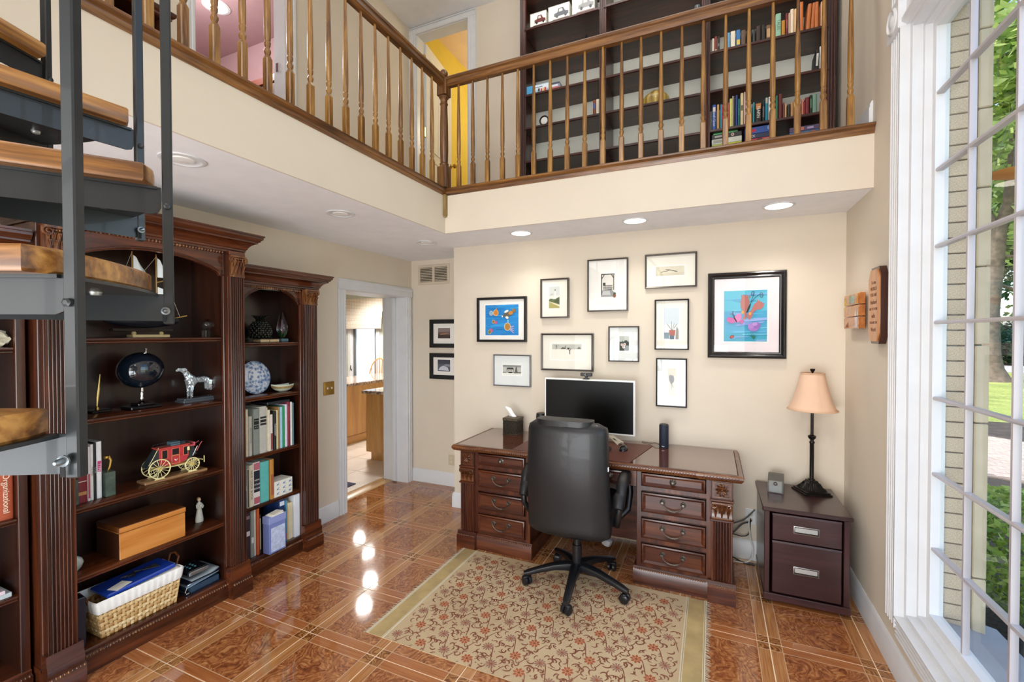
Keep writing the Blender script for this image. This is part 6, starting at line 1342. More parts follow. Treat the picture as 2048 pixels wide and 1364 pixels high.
# basket with liner
t = thing('wicker_basket', 'long woven splint basket with a white cloth liner on the bottom shelf', 'basket', (-2.85, 1.38, .113))
bx0, bx1, by0, by1, bz0, bz1 = -2.945, -2.77, 1.205, 1.545, .114, .30
SPL = wood('splint_light', '#BF9A60', '#DBBB84', '#EAD4A6', 'Y', .55, 0, .8, bump=0); SPD = wood('splint_amber', '#9A7038', '#BE935A', '#D2AE78', 'Y', .55, 0, .8, bump=0)
def bask(s_, z):   # perimeter point, flaring towards the top
    k = (z - bz0) / (bz1 - bz0); e = .022 * k; W_ = (bx1 - bx0) + 2 * e * .6; L_ = (by1 - by0) + 2 * e * 1.2
    x0_, y0_ = (bx0 + bx1) / 2 - W_ / 2, (by0 + by1) / 2 - L_ / 2; P_ = 2 * (W_ + L_); d_ = (s_ % 1) * P_
    if d_ < L_: return Vector((x0_ + W_, y0_ + d_, z)), Vector((1, 0, 0))
    d_ -= L_
    if d_ < W_: return Vector((x0_ + W_ - d_, y0_ + L_, z)), Vector((0, 1, 0))
    d_ -= W_
    if d_ < L_: return Vector((x0_, y0_ + L_ - d_, z)), Vector((-1, 0, 0))
    d_ -= L_
    return Vector((x0_ + d_, y0_, z)), Vector((0, -1, 0))
NST = 60; rows_ = 9; rh = (bz1 - bz0) / rows_
for r_ in range(rows_):
    m = MB(); vs = []; N = NST * 4
    for j, (dz, _) in enumerate(((.08, 0), (.5, 0), (.92, 0))):
        z = bz0 + rh * (r_ + dz)
        for i in range(N):
            s_ = i / N; p, nn = bask(s_, z); o_ = .0028 * math.sin(2 * PI * (i / 8) + PI * r_)
            vs.append(p + nn * (o_ + (.0012 if j == 1 else 0)))
    m.add(vs, [(j * N + i, j * N + (i + 1) % N, (j + 1) * N + (i + 1) % N, (j + 1) * N + i) for j in range(2) for i in range(N)])
    w_ = build('weaver_strip', m, SPL if r_ % 2 else SPD, t, 60); sd = w_.modifiers.new('t', 'SOLIDIFY'); sd.thickness = .0012
for i in range(NST):
    p0, nn = bask((i + .5) / NST, bz0 + .001); p1, _ = bask((i + .5) / NST, bz1); tt = nn.cross(Vector((0, 0, 1)))
    hw = .0062; a = [p0 - tt * hw - nn * .0006, p0 + tt * hw - nn * .0006, p1 + tt * hw - nn * .0006, p1 - tt * hw - nn * .0006]
    build('stake', MB().add(a + [q + nn * .0012 for q in a], [(0, 1, 2, 3), (7, 6, 5, 4), (0, 4, 5, 1), (1, 5, 6, 2), (2, 6, 7, 3), (3, 7, 4, 0)]), SPL, t, 0)
m = MB(); N = 120; vs = []; Lz = [(bz1 - .03, -.004), (bz1 + .0, -.003), (bz1 + .01, .004), (bz1 + .0, .009), (bz1 - .045, .008), (bz1 - .055, .005)]
for j, (z, o_) in enumerate(Lz):
    for i in range(N):
        p, nn = bask(i / N, min(z, bz1)); cor = .002 * math.sin(i * 2.1) * (1 if j > 2 else .3)
        vs.append(Vector((p.x, p.y, z)) + nn * (o_ + cor))
m.add(vs, [(j * N + i, j * N + (i + 1) % N, (j + 1) * N + (i + 1) % N, (j + 1) * N + i) for j in range(len(Lz) - 1) for i in range(N)])
build('cloth_liner', m, mat('white_cotton', '#EEEDE8', .9, bump=.15, bs=60), t, 60)
build('base_board', MB().box((bx0 + .004, by0 + .004, bz0), (bx1 - .004, by1 - .004, bz0 + .004)), SPD, t)
build('handle', MB().tube([(-2.90, by1 + .03, .30), (-2.90, by1 + .045, .345), (-2.86, by1 + .048, .36), (-2.82, by1 + .045, .345), (-2.82, by1 + .03, .30)], .006, 8), CHD, t)
build('handle', MB().tube([(-2.90, by0 - .03, .29), (-2.90, by0 - .045, .33), (-2.86, by0 - .05, .345), (-2.82, by0 - .045, .33), (-2.82, by0 - .03, .29)], .006, 8), CHD, t)
BLU = mat('royal_blue_vinyl', '#1B3FA0', .25, var=.1)
one('blue_folder', 'royal blue folder filling the top of the wicker basket', 'folder', (-2.855, 1.385, .305), MB().at(rx=RAD(3)).box((-.085, -.155, 0), (.085, .165, .022), .006), BLU)
one('white_papers', 'white papers showing along the front edge of the blue folder', 'papers', (-2.80, 1.43, .300), MB().at(rx=RAD(3)).box((-.03, -.09, -.008), (.034, .13, .002)), PAPER)
m = MB()
for k in range(5): m.tube([(-.02 + .012 * k, -.07 + .01 * k, .004), (.0, -.02, .012 + .002 * k), (-.01 + .006 * k, .05, .008), (.012 * k - .02, .09, .006)], .0035, 6)
m.sphere((.0, -.03, .008), .014, 8, 6, 1, 1.4, .6); one('cable_bundle', 'black coiled cables lying on the blue folder', 'cable', (-2.845, 1.40, .332), m, BLACK)
one('red_pouch', 'dark red mesh pouch tucked at the basket front', 'pouch', (-2.788, 1.27, .296), MB().sphere((0, 0, .008), .03, 12, 8, .35, 1.2, .5), mat('red_mesh', '#8E1E28', .6, bump=.5, bs=150), smooth=60)
one('paper_slip', 'small white note under the cables on the blue folder', 'paper', (-2.81, 1.30, .3235), MB().at(rx=RAD(3), rz=.3).box((-.03, -.04, 0), (.03, .04, .001)), PAPER)
t = thing('ring_binder', 'navy ring binder lying flat right of the basket', 'binder', (-2.86, 1.70, .113))
NAV = mat('navy_vinyl', '#141B2A', .25)
build('cover', MB().box((-2.99, 1.60, .1135), (-2.772, 1.802, .117)).box((-2.99, 1.60, .178), (-2.772, 1.802, .182)).box((-2.99, 1.60, .117), (-2.985, 1.802, .178)), NAV, t)
build('papers', MB().box((-2.98, 1.63, .1175), (-2.782, 1.795, .150)), mat('blue_page_edges', '#2C4258', .5, var=.2, vs=100), t)
build('ring_plate', MB().box((-2.96, 1.604, .118), (-2.776, 1.622, .126), .002).tube([(-2.80, 1.61, .126), (-2.80, 1.625, .158), (-2.80, 1.655, .166), (-2.80, 1.67, .15)], .004, 8), CHROME, t)
build('inner_flap', MB().add([(-2.98, 1.612, .155), (-2.775, 1.612, .155), (-2.775, 1.79, .172), (-2.98, 1.79, .172), (-2.98, 1.612, .157), (-2.775, 1.612, .157), (-2.775, 1.79, .174), (-2.98, 1.79, .174)], [(0, 3, 2, 1), (4, 5, 6, 7), (0, 1, 5, 4), (1, 2, 6, 5), (2, 3, 7, 6), (3, 0, 4, 7)]), mat('sheet_sleeve', '#9FB4C8', .15), t)
m = MB(); m.grid(lambda u, v: (-2.97 + .19 * u, 1.635 + .16 * v, .1826 + .02 * max(0, v - .5) ** 1.4 * 2), 6, 10)
o = one('magazine', 'grey magazine with a curling corner on the navy binder', 'magazine', (0, 0, 0), m, mat('magazine_grey', '#8F979C', .35, var=.15, vs=20)); sd = o.modifiers.new('t', 'SOLIDIFY'); sd.thickness = .008; sd.offset = 1
t = thing('desk_phone', 'black answering machine with a silver edge on the grey magazine', 'phone', (-2.88, 1.70, .2))
build('body', MB().box((-2.95, 1.635, .198), (-2.81, 1.755, .228), .008), mat('phone_black', '#14181C', .25), t)
build('silver_edge', MB().box((-2.813, 1.64, .2), (-2.806, 1.75, .222), .003), mat('silver_edge', '#9AA4AC', .2, .8), t)
for k in range(6): build('button', MB().lathe([(.006, 0), (.006, .003), (.004, .004)], (-2.905 + .025 * (k % 3), 1.67 + .03 * (k // 3), .228), 8), mat('teal_buttons', '#5C9AA4', .3), t)
one('document_case', 'tall dark navy case standing behind the left pilaster on the bottom shelf', 'case', (-2.86, 1.125, .113), MB().box((-.10, -.02, .0006), (.085, .022, .245), .003), NAV)
# --- right bookcase ornaments
t = thing('pineapple_ornament', 'dark metallic pineapple jar on the top shelf of the right bookcase', 'ornament', (-2.935, 2.205, 1.573))
PIN = mat('dark_metal_glaze', '#35362F', .22, .7, var=.3, vs=50)
build('body', MB().lathe([(.045, .026), (.062, .04), (.072, .07), (.068, .10), (.05, .132), (.032, .15), (.026, .158)], (-2.935, 2.205, 1.573), 24), PIN, t, 60)
m = MB()
for r_ in range(8):
    z = .038 + r_ * .0145; rad_ = [.060, .068, .072, .0725, .070, .063, .054, .043][r_]
    for i in range(16):
        a = 2 * PI * (i + .5 * (r_ % 2)) / 16; m.sphere((-2.935 + rad_ * math.cos(a), 2.205 + rad_ * math.sin(a), 1.573 + z), .009 * (rad_ / .07) + .001, 6, 4, 1, 1, 1.2)
o = build('scales', m, PIN, t, 60); o['kind'] = 'stuff'
for k in range(14):
    a = k * 2.4; l = .03 + .012 * (k % 3); r0 = .018
    build('leaf', MB().tube([(-2.935 + r0 * math.cos(a), 2.205 + r0 * math.sin(a), 1.728), (-2.935 + (r0 + l * .5) * math.cos(a), 2.205 + (r0 + l * .5) * math.sin(a), 1.728 + .022 + .004 * (k % 4)), (-2.935 + (r0 + l) * math.cos(a), 2.205 + (r0 + l) * math.sin(a), 1.728 + .02 + .008 * (k % 3))], [.006, .007, .001], 5), PIN, t, 60)
for k, (ya, yb, c, l) in enumerate(((2.14, 2.212, '#5A4A36', 'left'), (2.214, 2.29, '#4A3E2E', 'right'))):
    tt = thing('small_book', 'small antique book lying flat in front of the pineapple, %s one' % l, 'book', (-2.885, (ya + yb) / 2, 1.573))
    build('cover', MB().box((-2.93, ya, 1.5735), (-2.845, yb, 1.577)).box((-2.93, ya, 1.593), (-2.845, yb, 1.597)).box((-2.93, ya, 1.577), (-2.926, yb, 1.593)), cover_mat(c), tt)
    build('pages', MB().box((-2.924, ya + .003, 1.577), (-2.847, yb - .003, 1.593)), mat('old_pages', '#B9A27C', .9, var=.2, vs=120), tt)
t = thing('glass_flame', 'tear-drop art glass sculpture with green base on a small blue block', 'ornament', (-2.93, 2.38, 1.573))
ART = solid_glass('art_glass', '#E6D8E0', 0, 1.45)
build('drop', MB().lathe([(.006, .028), (.02, .04), (.036, .075), (.038, .10), (.032, .14), (.02, .185), (.008, .222), (.002, .232)], (-2.93, 2.38, 1.573), 24), ART, t, 60)
build('inner_core', MB().lathe([(.004, .05), (.018, .065), (.012, .09), (.005, .10), (.012, .115), (.004, .15), (.001, .165)], (-2.93, 2.38, 1.573), 12), mat('glass_core_plum', '#5A3A46', .3), t, 60)
for k in range(8):
    a = k * PI / 4; build('green_leaf', MB().tube([(-2.93 + .01 * math.cos(a), 2.38 + .01 * math.sin(a), 1.573 + .038), (-2.93 + .022 * math.cos(a), 2.38 + .022 * math.sin(a), 1.573 + .06), (-2.93 + .03 * math.cos(a), 2.38 + .03 * math.sin(a), 1.573 + .09)], [.003, .007, .001], 5), mat('glass_green', '#3E7A48', .2), t, 60)
build('block', MB().box((-2.955, 2.355, 1.5735), (-2.905, 2.415, 1.597), .002), mat('blue_grey_block', '#5C7A84', .2), t)
t = thing('blue_china_plate', 'large blue and white china plate leaning at the back of the shelf', 'plate', (-2.97, 2.20, 1.205), 0)
m = MB(); m.m = Matrix.Translation((-2.985, 2.203, 1.205 + .116)) @ Matrix.Rotation(RAD(80), 4, 'Y')
m.lathe([(.001, .012), (.045, .012), (.065, .010), (.075, .004), (.115, -.004), (.118, .0), (.115, .003), (.08, .012), (.06, .018), (.001, .018)][::-1], n=48, cap=False)
def plate_mat():
    m_, nt, p = new_mat('blue_white_china'); tc = nd(nt, 'ShaderNodeTexCoord'); n = nd(nt, 'ShaderNodeTexNoise', i_Scale=34.0, i_Detail=3.0); nt.links.new(tc.outputs['Object'], n.inputs[0])
    v = nd(nt, 'ShaderNodeTexVoronoi', i_Scale=42.0); nt.links.new(tc.outputs['Object'], v.inputs[0])
    f = math_n(nt, 'ADD', math_n(nt, 'MULTIPLY', n.outputs[0], .6), math_n(nt, 'MULTIPLY', v.outputs['Distance'], .5))
    nt.links.new(ramp(nt, f, [(.40, '#5F7CA8'), (.52, '#A9BBD6'), (.62, '#E4E9F0')]), p.inputs['Base Color']); p.inputs['Roughness'].default_value = .12; return m_
CHN = mat('china_white_blue', '#D5DCE8', .12, var=.05)
build('dish', m, plate_mat(), t, 60)
m = MB(); m.m = Matrix.Translation((-2.985, 2.203, 1.205 + .116)) @ Matrix.Rotation(RAD(80), 4, 'Y')
for r_ in (.066, .112): m.tube([(r_ * math.cos(2 * PI * i / 40), r_ * math.sin(2 * PI * i / 40), .0165 if r_ < .1 else .0045) for i in range(41)], .0014, 5)
build('blue_band', m, mat('cobalt_line', '#6C86B4', .2), t, 60)
build('plate_easel', MB().tube([(-2.955, 2.16, 1.2055), (-2.99, 2.165, 1.22), (-3.02, 2.18, 1.30)], .003, 6).tube([(-2.955, 2.24, 1.2055), (-2.99, 2.235, 1.22), (-3.02, 2.22, 1.30)], .003, 6), BLACK, t)
t = thing('shell_bowl', 'shallow cream boat-shaped bowl with a brown band, right of the china plate', 'bowl', (-2.92, 2.375, 1.205))
def bowl(u, v):
    a = 2 * PI * u; r_ = .25 + .75 * math.sin(v * PI / 2); return (-2.92 + .045 * r_ * math.cos(a), 2.375 + .095 * r_ * math.sin(a), 1.2055 + .05 * v ** 1.6 + .01 * abs(math.sin(a)) ** 3 * v)
o = build('bowl', MB().grid(bowl, 36, 8, True).lathe([(.026, .0), (.02, .006)], (-2.92, 2.375, 1.2055), 16, True, .6, 1.2), mat('cream_glaze', '#D8DCC6', .2, var=.06), t, 60); sd = o.modifiers.new('t', 'SOLIDIFY'); sd.thickness = .003
o = build('painted_band', MB().grid(lambda u, v: (lambda p: (p[0] + (p[0] + 2.92) * .02, 2.375 + (p[1] - 2.375) * 1.02, p[2]))(bowl(u, .62 + .26 * v)), 36, 2, True), mat('brown_band', '#A08858', .4, var=.4, vs=90), t, 60)
# ================================================================ UPSTAIRS
YB_F, YB_B = 3.815, D2
def xat(px, Y=YB_F + .02): return Y * math.tan(math.atan((px - 1024) / 903.52) - .417975)
UPW = wood('dark_shelf_wood', '#22100B', '#3B1C14', '#562A1E', 'X', .35, .25, .8); UPZ = wood('dark_shelf_wood_up', '#22100B', '#3E1D14', '#5C2C1F', 'Z', .35, .25, .8)
t = thing('built_in_bookcase', 'dark wooden wall of open shelves in three bays behind the balcony railing', 'bookcase', (-.42, 4.0, ZU))
KX = 3.815 / 3.86; ST = [(a * KX, b * KX) for a, b in ((-1.63, -1.572), (-.894, -.838), (-.09, -.028), (.722, .786))]
SZ = [1.6274 + (z - 1.6274) * KX for z in (2.92, 3.217, 3.521, 3.82, 4.12, 4.418, 4.716)]
for a, b in ST:
    f = [(x_, y_) for y_, x_ in flutes(a, b, 0, 3, .009)]
    build('stile', MB().prism([(x_, YB_F - y_) for x_, y_ in f][::-1], 'Z', ZU - .006, ZCU - .002), UPZ, t)
    c = (a + b) / 2
    if a == ST[0][0]: xs_ = [a + .02]
    elif a == ST[-1][0]: xs_ = [b - .02]
    else: xs_ = [a + .012, b - .012]
    for x_ in xs_: build('side_panel', MB().box((x_ - .009, YB_F + .018, ZU - .006), (x_ + .009, YB_B - .006, ZCU - .002)), UPZ, t)
for k, (a, b) in enumerate(((ST[0][1] - .028, ST[1][0] + .004), (ST[1][1] - .034, ST[2][0] + .004), (ST[2][1] - .004, ST[3][0] + .034))):
    for z in SZ:
        build('shelf', MB().box((a + .001, YB_F + .006, z - .02), (b - .001, YB_B - .008, z), .002).prism([(YB_F + .0065, z - .024), (YB_F - .002, z - .02), (YB_F - .002, z - .004), (YB_F + .0065, z)], 'X', a + .02, b - .02), UPW, t)
    build('back_panel', MB().box((a, YB_B - .006, ZU), (b, YB_B - .001, ZCU - .002)), mat('wall_tint_panel', '#EDEEE2', .85), t, 0)  # added panel, its tint lightens the shaded wall behind the open shelves
build('base_board', MB().box((ST[0][0], YB_F + .004, ZU - .006), (ST[3][1], YB_B - .01, 2.88), .002), UPW, t)
RZ = -PI / 2
def ubook(px0, px1, h, col, words, z, d=.15, lean=0, group=None, back=0, **ex):
    x0, x1 = xat(px0) + .0008, xat(px1) - .0008
    return book(words, group, (x0, YB_F + .018 + back, z), max(x1 - x0, .005), h, d, col, RZ, lean, **ex)
PXM = .00376
UA = [(1421, 1425.5, 27, '#D8CBB8', 'cream paperback', {}), (1425.8, 1431.5, 30, '#7A2A22', 'dark red book', dict(bands=[(.05, .12, '#D8C8A0')])), (1432, 1436.5, 29, '#15120F', 'black book', dict(bands=[(.3, .5, '#6A6A66')])),
      (1446, 1451, 30, '#3A2820', 'brown-black book behind a baluster', {}), (1451.3, 1457, 31, '#5E9CC4', 'light blue book', {}), (1457.6, 1467.6, 32, '#DDD6C2', 'cream book', {}), (1468.4, 1477.6, 32, '#2E6FA8', 'blue book with a yellow flower', dict(bands=[(.1, .4, '#D8B848')])),
      (1478.4, 1488, 29, '#5E4A3E', 'taupe brown book', {}), (1489, 1500, 28, '#2A1A14', 'very dark brown book', {}), (1501, 1507, 25, '#26302A', 'dark green book', {}), (1508, 1518, 30, '#33221A', 'thick dark brown book', {}), (1518.4, 1527.5, 30, '#14100E', 'thick black book', {}),
      (1528, 1537.5, 27, '#6E4E34', 'brown book with tan label', dict(bands=[(.15, .75, '#B89468')])), (1538, 1545.5, 27, '#3A2A20', 'dark brown book behind a baluster', {}), (1546.6, 1557.8, 44, '#8FBBA0', 'tall pale green book', dict(txt='TALES', tcol='#4A6A58')), (1558.4, 1566, 29, '#B8801E', 'short ochre book', {}), (1566.4, 1571, 41, '#6E1E22', 'dark crimson book', dict(bands=[(.3, .7, '#9A4A44')])),
      (1572, 1575.5, 40, '#C8A890', 'beige book', {}), (1575.8, 1583, 46, '#E8D6BC', 'wide cream paperback', {}), (1583.4, 1588.5, 45, '#DDB88A', 'tan paperback', {}), (1593, 1601.5, 55, '#CC6E34', 'bright orange book', {}), (1606.5, 1614.6, 48, '#B86A34', 'first of three orange-brown books', dict(lean=-.07)), (1615.4, 1623.2, 48, '#B26430', 'second of three orange-brown books', dict(lean=-.07)), (1624, 1632, 48, '#B96C38', 'third of three orange-brown books', {}), (1636, 1641, 46, '#D8A880', 'pale orange book', {})]
for k, (a, b, h, c, wds, ex) in enumerate(UA):
    ubook(a, b, h * PXM * 1.02, c, '%s upstairs, %s on the upper right bay shelf' % (wds, ORD[k] if k < 24 else 'last'), SZ[3], group='books on the upper shelf of the right bay', **ex)
ubook(1625, 1632, .145, '#121212', 'black folder leaning alone at the right end of its upstairs shelf', SZ[2], lean=-.05, bands=[(.2, .8, '#C8C8C4')])
ubook(1634.5, 1641, .16, '#D8D8D6', 'white book beside the leaning black folder upstairs', SZ[2])
UC = [(1422, 1430, 51, '#2A4FA0', 'blue picture book', dict(bands=[(.72, .9, '#D8C8B0')], txt="A Friend's Quest", tcol='#D8DEEC')), (1431.4, 1436, 50, '#C49A62', 'tan book', {}), (1436.2, 1438, 34, '#3A6A4A', 'thin green book', {}), (1438.3, 1441.6, 49, '#4A8CB0', 'teal-blue book', {}), (1441.8, 1445, 48, '#C8384A', 'red book', {}), (1453, 1456, 50, '#B83A34', 'brick red book', {}),
      (1456.6, 1461.7, 57, '#D2D072', 'yellow-green book', {}), (1462, 1464.2, 61, '#E2DCC6', 'thin cream book', {}), (1464.4, 1467.6, 61, '#2E2220', 'dark brown book', {}), (1468, 1472.8, 62, '#26407A', 'navy book', {}), (1473.2, 1477, 53, '#1E6E72', 'teal book', dict(txt='COVENANT', tcol='#8AC0BC')), (1478, 1484.2, 64, '#D8C698', 'tan-cream book', dict(bands=[(.45, .62, '#5A5A40')])), (1485, 1487.8, 65, '#D8B8B0', 'pinkish book', {}), (1488.2, 1491, 63, '#E0C8C4', 'pale pink book', {}),
      (1503, 1506.4, 41, '#3A8A94', 'small teal book', {}), (1507, 1520.4, 39, '#171310', 'thick black novel with an orange emblem', dict(bands=[(.68, .95, '#B8763A')], txt='NARN', tcol='#E0DCD0')), (1521.4, 1526, 42, '#24201F', 'black book with grey title', dict(bands=[(.2, .7, '#6A5A5C')])), (1527, 1533, 46, '#1F7E94', 'teal book with a beige top', dict(bands=[(.75, .98, '#C4A890')])), (1533.6, 1539.6, 46, '#D9D6CE', 'white book with black marks', {}),
      (1548, 1552.6, 46, '#2E6A50', 'green book', {}), (1553.4, 1561.6, 48, '#5E201E', 'tall dark red book', {}), (1562, 1565.6, 30, '#6E3A34', 'brownish red book', {}), (1566, 1570, 27, '#C09A68', 'small tan book', {}), (1571, 1577, 25, '#2A2422', 'small black book', {})]
for k, (a, b, h, c, wds, ex) in enumerate(UC):
    ubook(a, b, h * PXM, c, '%s upstairs, %s on the lower right bay shelf' % (wds, ORD[k]), SZ[1], group='books on the lower shelf of the right bay', **ex)
UC2 = [(1578, 1583, 28, '#B88C5C', 'first of two small tan books', {}), (1583.3, 1589, 28, '#C29A6A', 'second of two small tan books', {}), (1600, 1603.6, 30, '#C87A6A', 'salmon book', {}), (1603.9, 1606.2, 24, '#A03028', 'thin red book', {}), (1606.6, 1615, 32, '#74242A', 'dark red album with rounded top', {}), (1615.4, 1620.4, 35, '#20281F', 'black and green book', dict(bands=[(.3, .8, '#5A7A5A')])), (1620.8, 1630.4, 35, '#6E9480', 'pale green paired volume', {})]
for a, b, h, c, wds, ex in UC2:
    ubook(a, b, h * PXM, c, wds + ' near the right end of the lower upstairs shelf', SZ[1], group='books on the lower shelf of the right bay', **ex)
# board games stacked on the lowest shelf
def game(px0, px1, z, h, col, label, txt=None, tcol='#FFFFFF', motif=None, d=.2):
    x0, x1 = xat(px0), xat(px1); t = thing('board_game', label, 'game box', ((x0 + x1) / 2, YB_F + .12, z), 0, 'board games on the lowest upstairs shelf')
    build('box', MB().box((x0, YB_F + .02, z + .0006), (x1, YB_F + .02 + d, z + h - .0006), .0015), cover_mat(col, .35), t)
    sh = motif or []
    if sh:
        mb, ms = art_mesh(sh, lambda u, v, l: (x0 + (x1 - x0) * u, YB_F + .0197 - l, z + h * v)); build('side_print', mb, ms, t, 0)
    if txt: text('lettering', txt, h * .75, mat('ink_' + tcol.strip('#').lower(), tcol, .6), t, (x0 + (x1 - x0) * .3, YB_F + .0185, z + h * .48), FACE_NY, .0002)
rect = lambda a, b, c, d: [(a, c), (b, c), (b, d), (a, d)]
z = SZ[0]
for h, c, l, tx, tc_, mo in ((.075, '#8C8C84', 'plain grey game box lowest of the left stack', None, '', None), (.055, '#D8CC3A', 'yellow game box with white letters in the left stack', 'PY', '#F4F0E0', [('#E8C840', rect(.55, .95, .1, .9)), ('#3A3A2A', ell(.8, .5, .04, .3))]), (.05, '#A8B848', 'lime green game box in the left stack', 'SC', '#F4F4EC', [('#C8C838', rect(.5, .95, .1, .9)), ('#2E3A24', ell(.82, .5, .04, .3))]),
                             (.04, '#D6D8CC', 'white game box in the left stack', None, '', [('#A8ACA0', rect(.05, .4, .2, .8))]), (.035, '#1C1A18', 'black game box topmost of the left stack', None, '', [('#B8B8B0', rect(.1, .35, .3, .7)), ('#D8D0C8', ell(.7, .5, .05, .35)), ('#A8303A', ell(.7, .5, .025, .2))])):
    game(1421.5, 1481, z, h, c, l, tx, tc_, mo); z += h
one('green_tube', 'shiny green wrapping tube lying on top of the left game stack', 'tube', (xat(1450), YB_F + .06, z + .017), MB().tube([(-.09, 0, 0), (.08, 0, 0)], .0165, 16), mat('shiny_green_foil', '#3E9A5A', .2, .3))
z = SZ[0]
for h, c, l, tx, tc_, mo in ((.08, '#5A6AA8', 'blue game box lowest of the middle stack', None, '', None), (.05, '#9C84B4', 'lavender game box in the middle stack', 'LISBON', '#C8BCD8', None), (.05, '#B82E3C', 'red game box in the middle stack', None, '', [('#E8E4E0', rect(.7, .95, .2, .8)), ('#3A2A4A', rect(.45, .65, .1, .9)), ('#E05A4A', ell(.68, .5, .05, .4))]), (.035, '#1F2C50', 'dark navy game box in the middle stack', 'EX', '#E8E8F0', None), (.05, '#2752A4', 'bright blue game box topmost of the middle stack', None, '', [('#C8344A', rect(.05, .4, .25, .7)), ('#8AA8D8', ell(.88, .6, .05, .3))])):
    game(1487 if h != .08 else 1484, 1541, z, h, c, l, tx, tc_, mo); z += h
game(1551, 1571, SZ[0], .10, '#4A4E4A', 'dark grey game box beside the middle stack'); game(1551, 1572, SZ[0] + .10, .045, '#8C9488', 'light grey game box on the dark grey one', 'PHOTOS', '#3A423A')
z = SZ[0]
for h, c, l, mo in ((.085, '#3A3448', 'dark purple puzzle box lowest of the right stack', None), (.04, '#B87A5A', 'sunset orange puzzle box in the right stack', [('#D89A6A', rect(.3, .9, .2, .8))]), (.055, '#3E6A98', 'blue puzzle box with a red fish in the right stack', [('#6A9AC8', rect(.1, .7, .2, .8)), ('#C85A3A', ell(.75, .5, .09, .4))]), (.035, '#5A4A6A', 'violet puzzle box topmost of the right stack', [('#C87A6A', rect(.2, .45, .2, .8)), ('#A8A0C8', rect(.55, .75, .3, .7))])):
    game(1576, 1640, z, h, c, l, None, '', mo); z += h
# left bay: boxed model cars, puzzles, clock, books; middle bay: gourd, bottle
carw = lambda c1: [('#B9B4AC', rect(0, 1, 0, 1)), ('#EFEDE8', rect(.03, .97, .06, .95)), (c1, [(.28, .3), (.95, .3), (.95, .5), (.8, .55), (.7, .78), (.48, .78), (.44, .55), (.28, .5)]), ('#D8D4CC', [(.5, .56), (.68, .56), (.66, .73), (.52, .73)]), ('#1C1A1A', ell(.42, .3, .06, .1)), ('#1C1A1A', ell(.82, .3, .06, .1)), ('#7A5A4A', rect(.2, .97, .08, .16))]
for px0, px1, h, c1, l in ((1060, 1092, .135, '#6A2A22', 'white box with a dark red vintage truck picture, leftmost on the top shelf'), (1096, 1138, .145, '#3A3E4C', 'white display box with a dark blue car picture, middle of three upstairs'), (1143, 1188, .165, '#8A8A88', 'white display box with a silver car picture, right of three upstairs')):
    x0, x1 = xat(px0), xat(px1); t = thing('model_car_box', l, 'box', ((x0 + x1) / 2, 3.95, SZ[5]), 0)
    build('carton', MB().box((x0, YB_F + .03, SZ[5] + .0006), (x1, YB_F + .13, SZ[5] + h), .001), mat('white_carton', '#E9E8DC', .5), t)
    mb, ms = art_mesh(carw(c1), lambda u, v, l_: (x0 + (x1 - x0) * u, YB_F + .0296 - l_, SZ[5] + .001 + (h - .002) * v)); build('car_print', mb, ms, t, 0)
    build('window_film', MB().box((x0 + .002, YB_F + .026, SZ[5] + .004), (x1 - .002, YB_F + .0265, SZ[5] + h - .004)), GP2, t, 0)
t = thing('plush_toy', 'black and white plush animal with an upright black ear peeking over the handrail', 'toy', (-1.055, 3.97, SZ[4]))
PLB = mat('black_plush', '#121212', .95, bump=.4, bs=200); PLWm = mat('cream_plush', '#DCC8B4', .95, bump=.4, bs=200)
build('body', MB().sphere((-1.06, 3.97, SZ[4] + .045), .045, 14, 10), PLWm, t, 60); build('head', MB().sphere((-1.065, 3.94, SZ[4] + .10), .034, 14, 10, 1.15, 1, .9), PLWm, t, 60)
build('ear', MB().sphere((-1.03, 3.94, SZ[4] + .145), .018, 10, 8, .7, .5, 1.7), PLB, t, 60); build('ear', MB().sphere((-1.095, 3.94, SZ[4] + .125), .016, 10, 8, .8, .5, .9), PLB, t, 60)
build('muzzle', MB().sphere((-1.08, 3.912, SZ[4] + .095), .014, 10, 8), PLB, t, 60)
x0, x1 = xat(1054), xat(1099)
t = thing('puzzle_box', 'light blue toy box with coloured letters at the left end of its upstairs shelf', 'box', ((x0 + x1) / 2, 3.95, SZ[3]))
build('box', MB().box((x0, YB_F + .02, SZ[3] + .0006), (x1, YB_F + .17, SZ[3] + .075), .0015), mat('sky_blue_card', '#A8C8DC', .4), t)
mb, ms = art_mesh([('#DDE8EE', rect(.05, .95, .35, .9)), ('#4A9AC8', rect(0, .25, 0, 1)), ('#C83A3A', rect(.62, .68, .1, .45)), ('#E0B83A', rect(.70, .76, .1, .45)), ('#C83A3A', rect(.78, .86, .1, .5)), ('#3A3A4A', rect(.5, .58, .15, .5)), ('#5A6A8A', rect(.35, .7, .62, .7))], lambda u, v, l: (x0 + (x1 - x0) * u, YB_F + .0196 - l, SZ[3] + .075 * v)); build('side_print', mb, ms, t, 0)
x0, x1 = xat(1100), xat(1119)
t = thing('puzzle_box', 'grey and pink boxed game right of the light blue toy box upstairs', 'box', ((x0 + x1) / 2, 3.95, SZ[3]))
build('box', MB().box((x0, YB_F + .03, SZ[3] + .0006), (x1, YB_F + .17, SZ[3] + .05), .0015), mat('grey_card', '#8A90A0', .4), t); build('lid', MB().box((x0 + .005, YB_F + .03, SZ[3] + .05), (x1 - .004, YB_F + .15, SZ[3] + .066), .0015), mat('slate_card', '#4A5060', .4), t)
mb, ms = art_mesh([('#C86A6A', rect(.05, .95, .1, .5)), ('#D8DCE4', rect(.1, .8, .55, .9))], lambda u, v, l: (x0 + (x1 - x0) * u, YB_F + .0296 - l, SZ[3] + .05 * v)); build('side_print', mb, ms, t, 0)
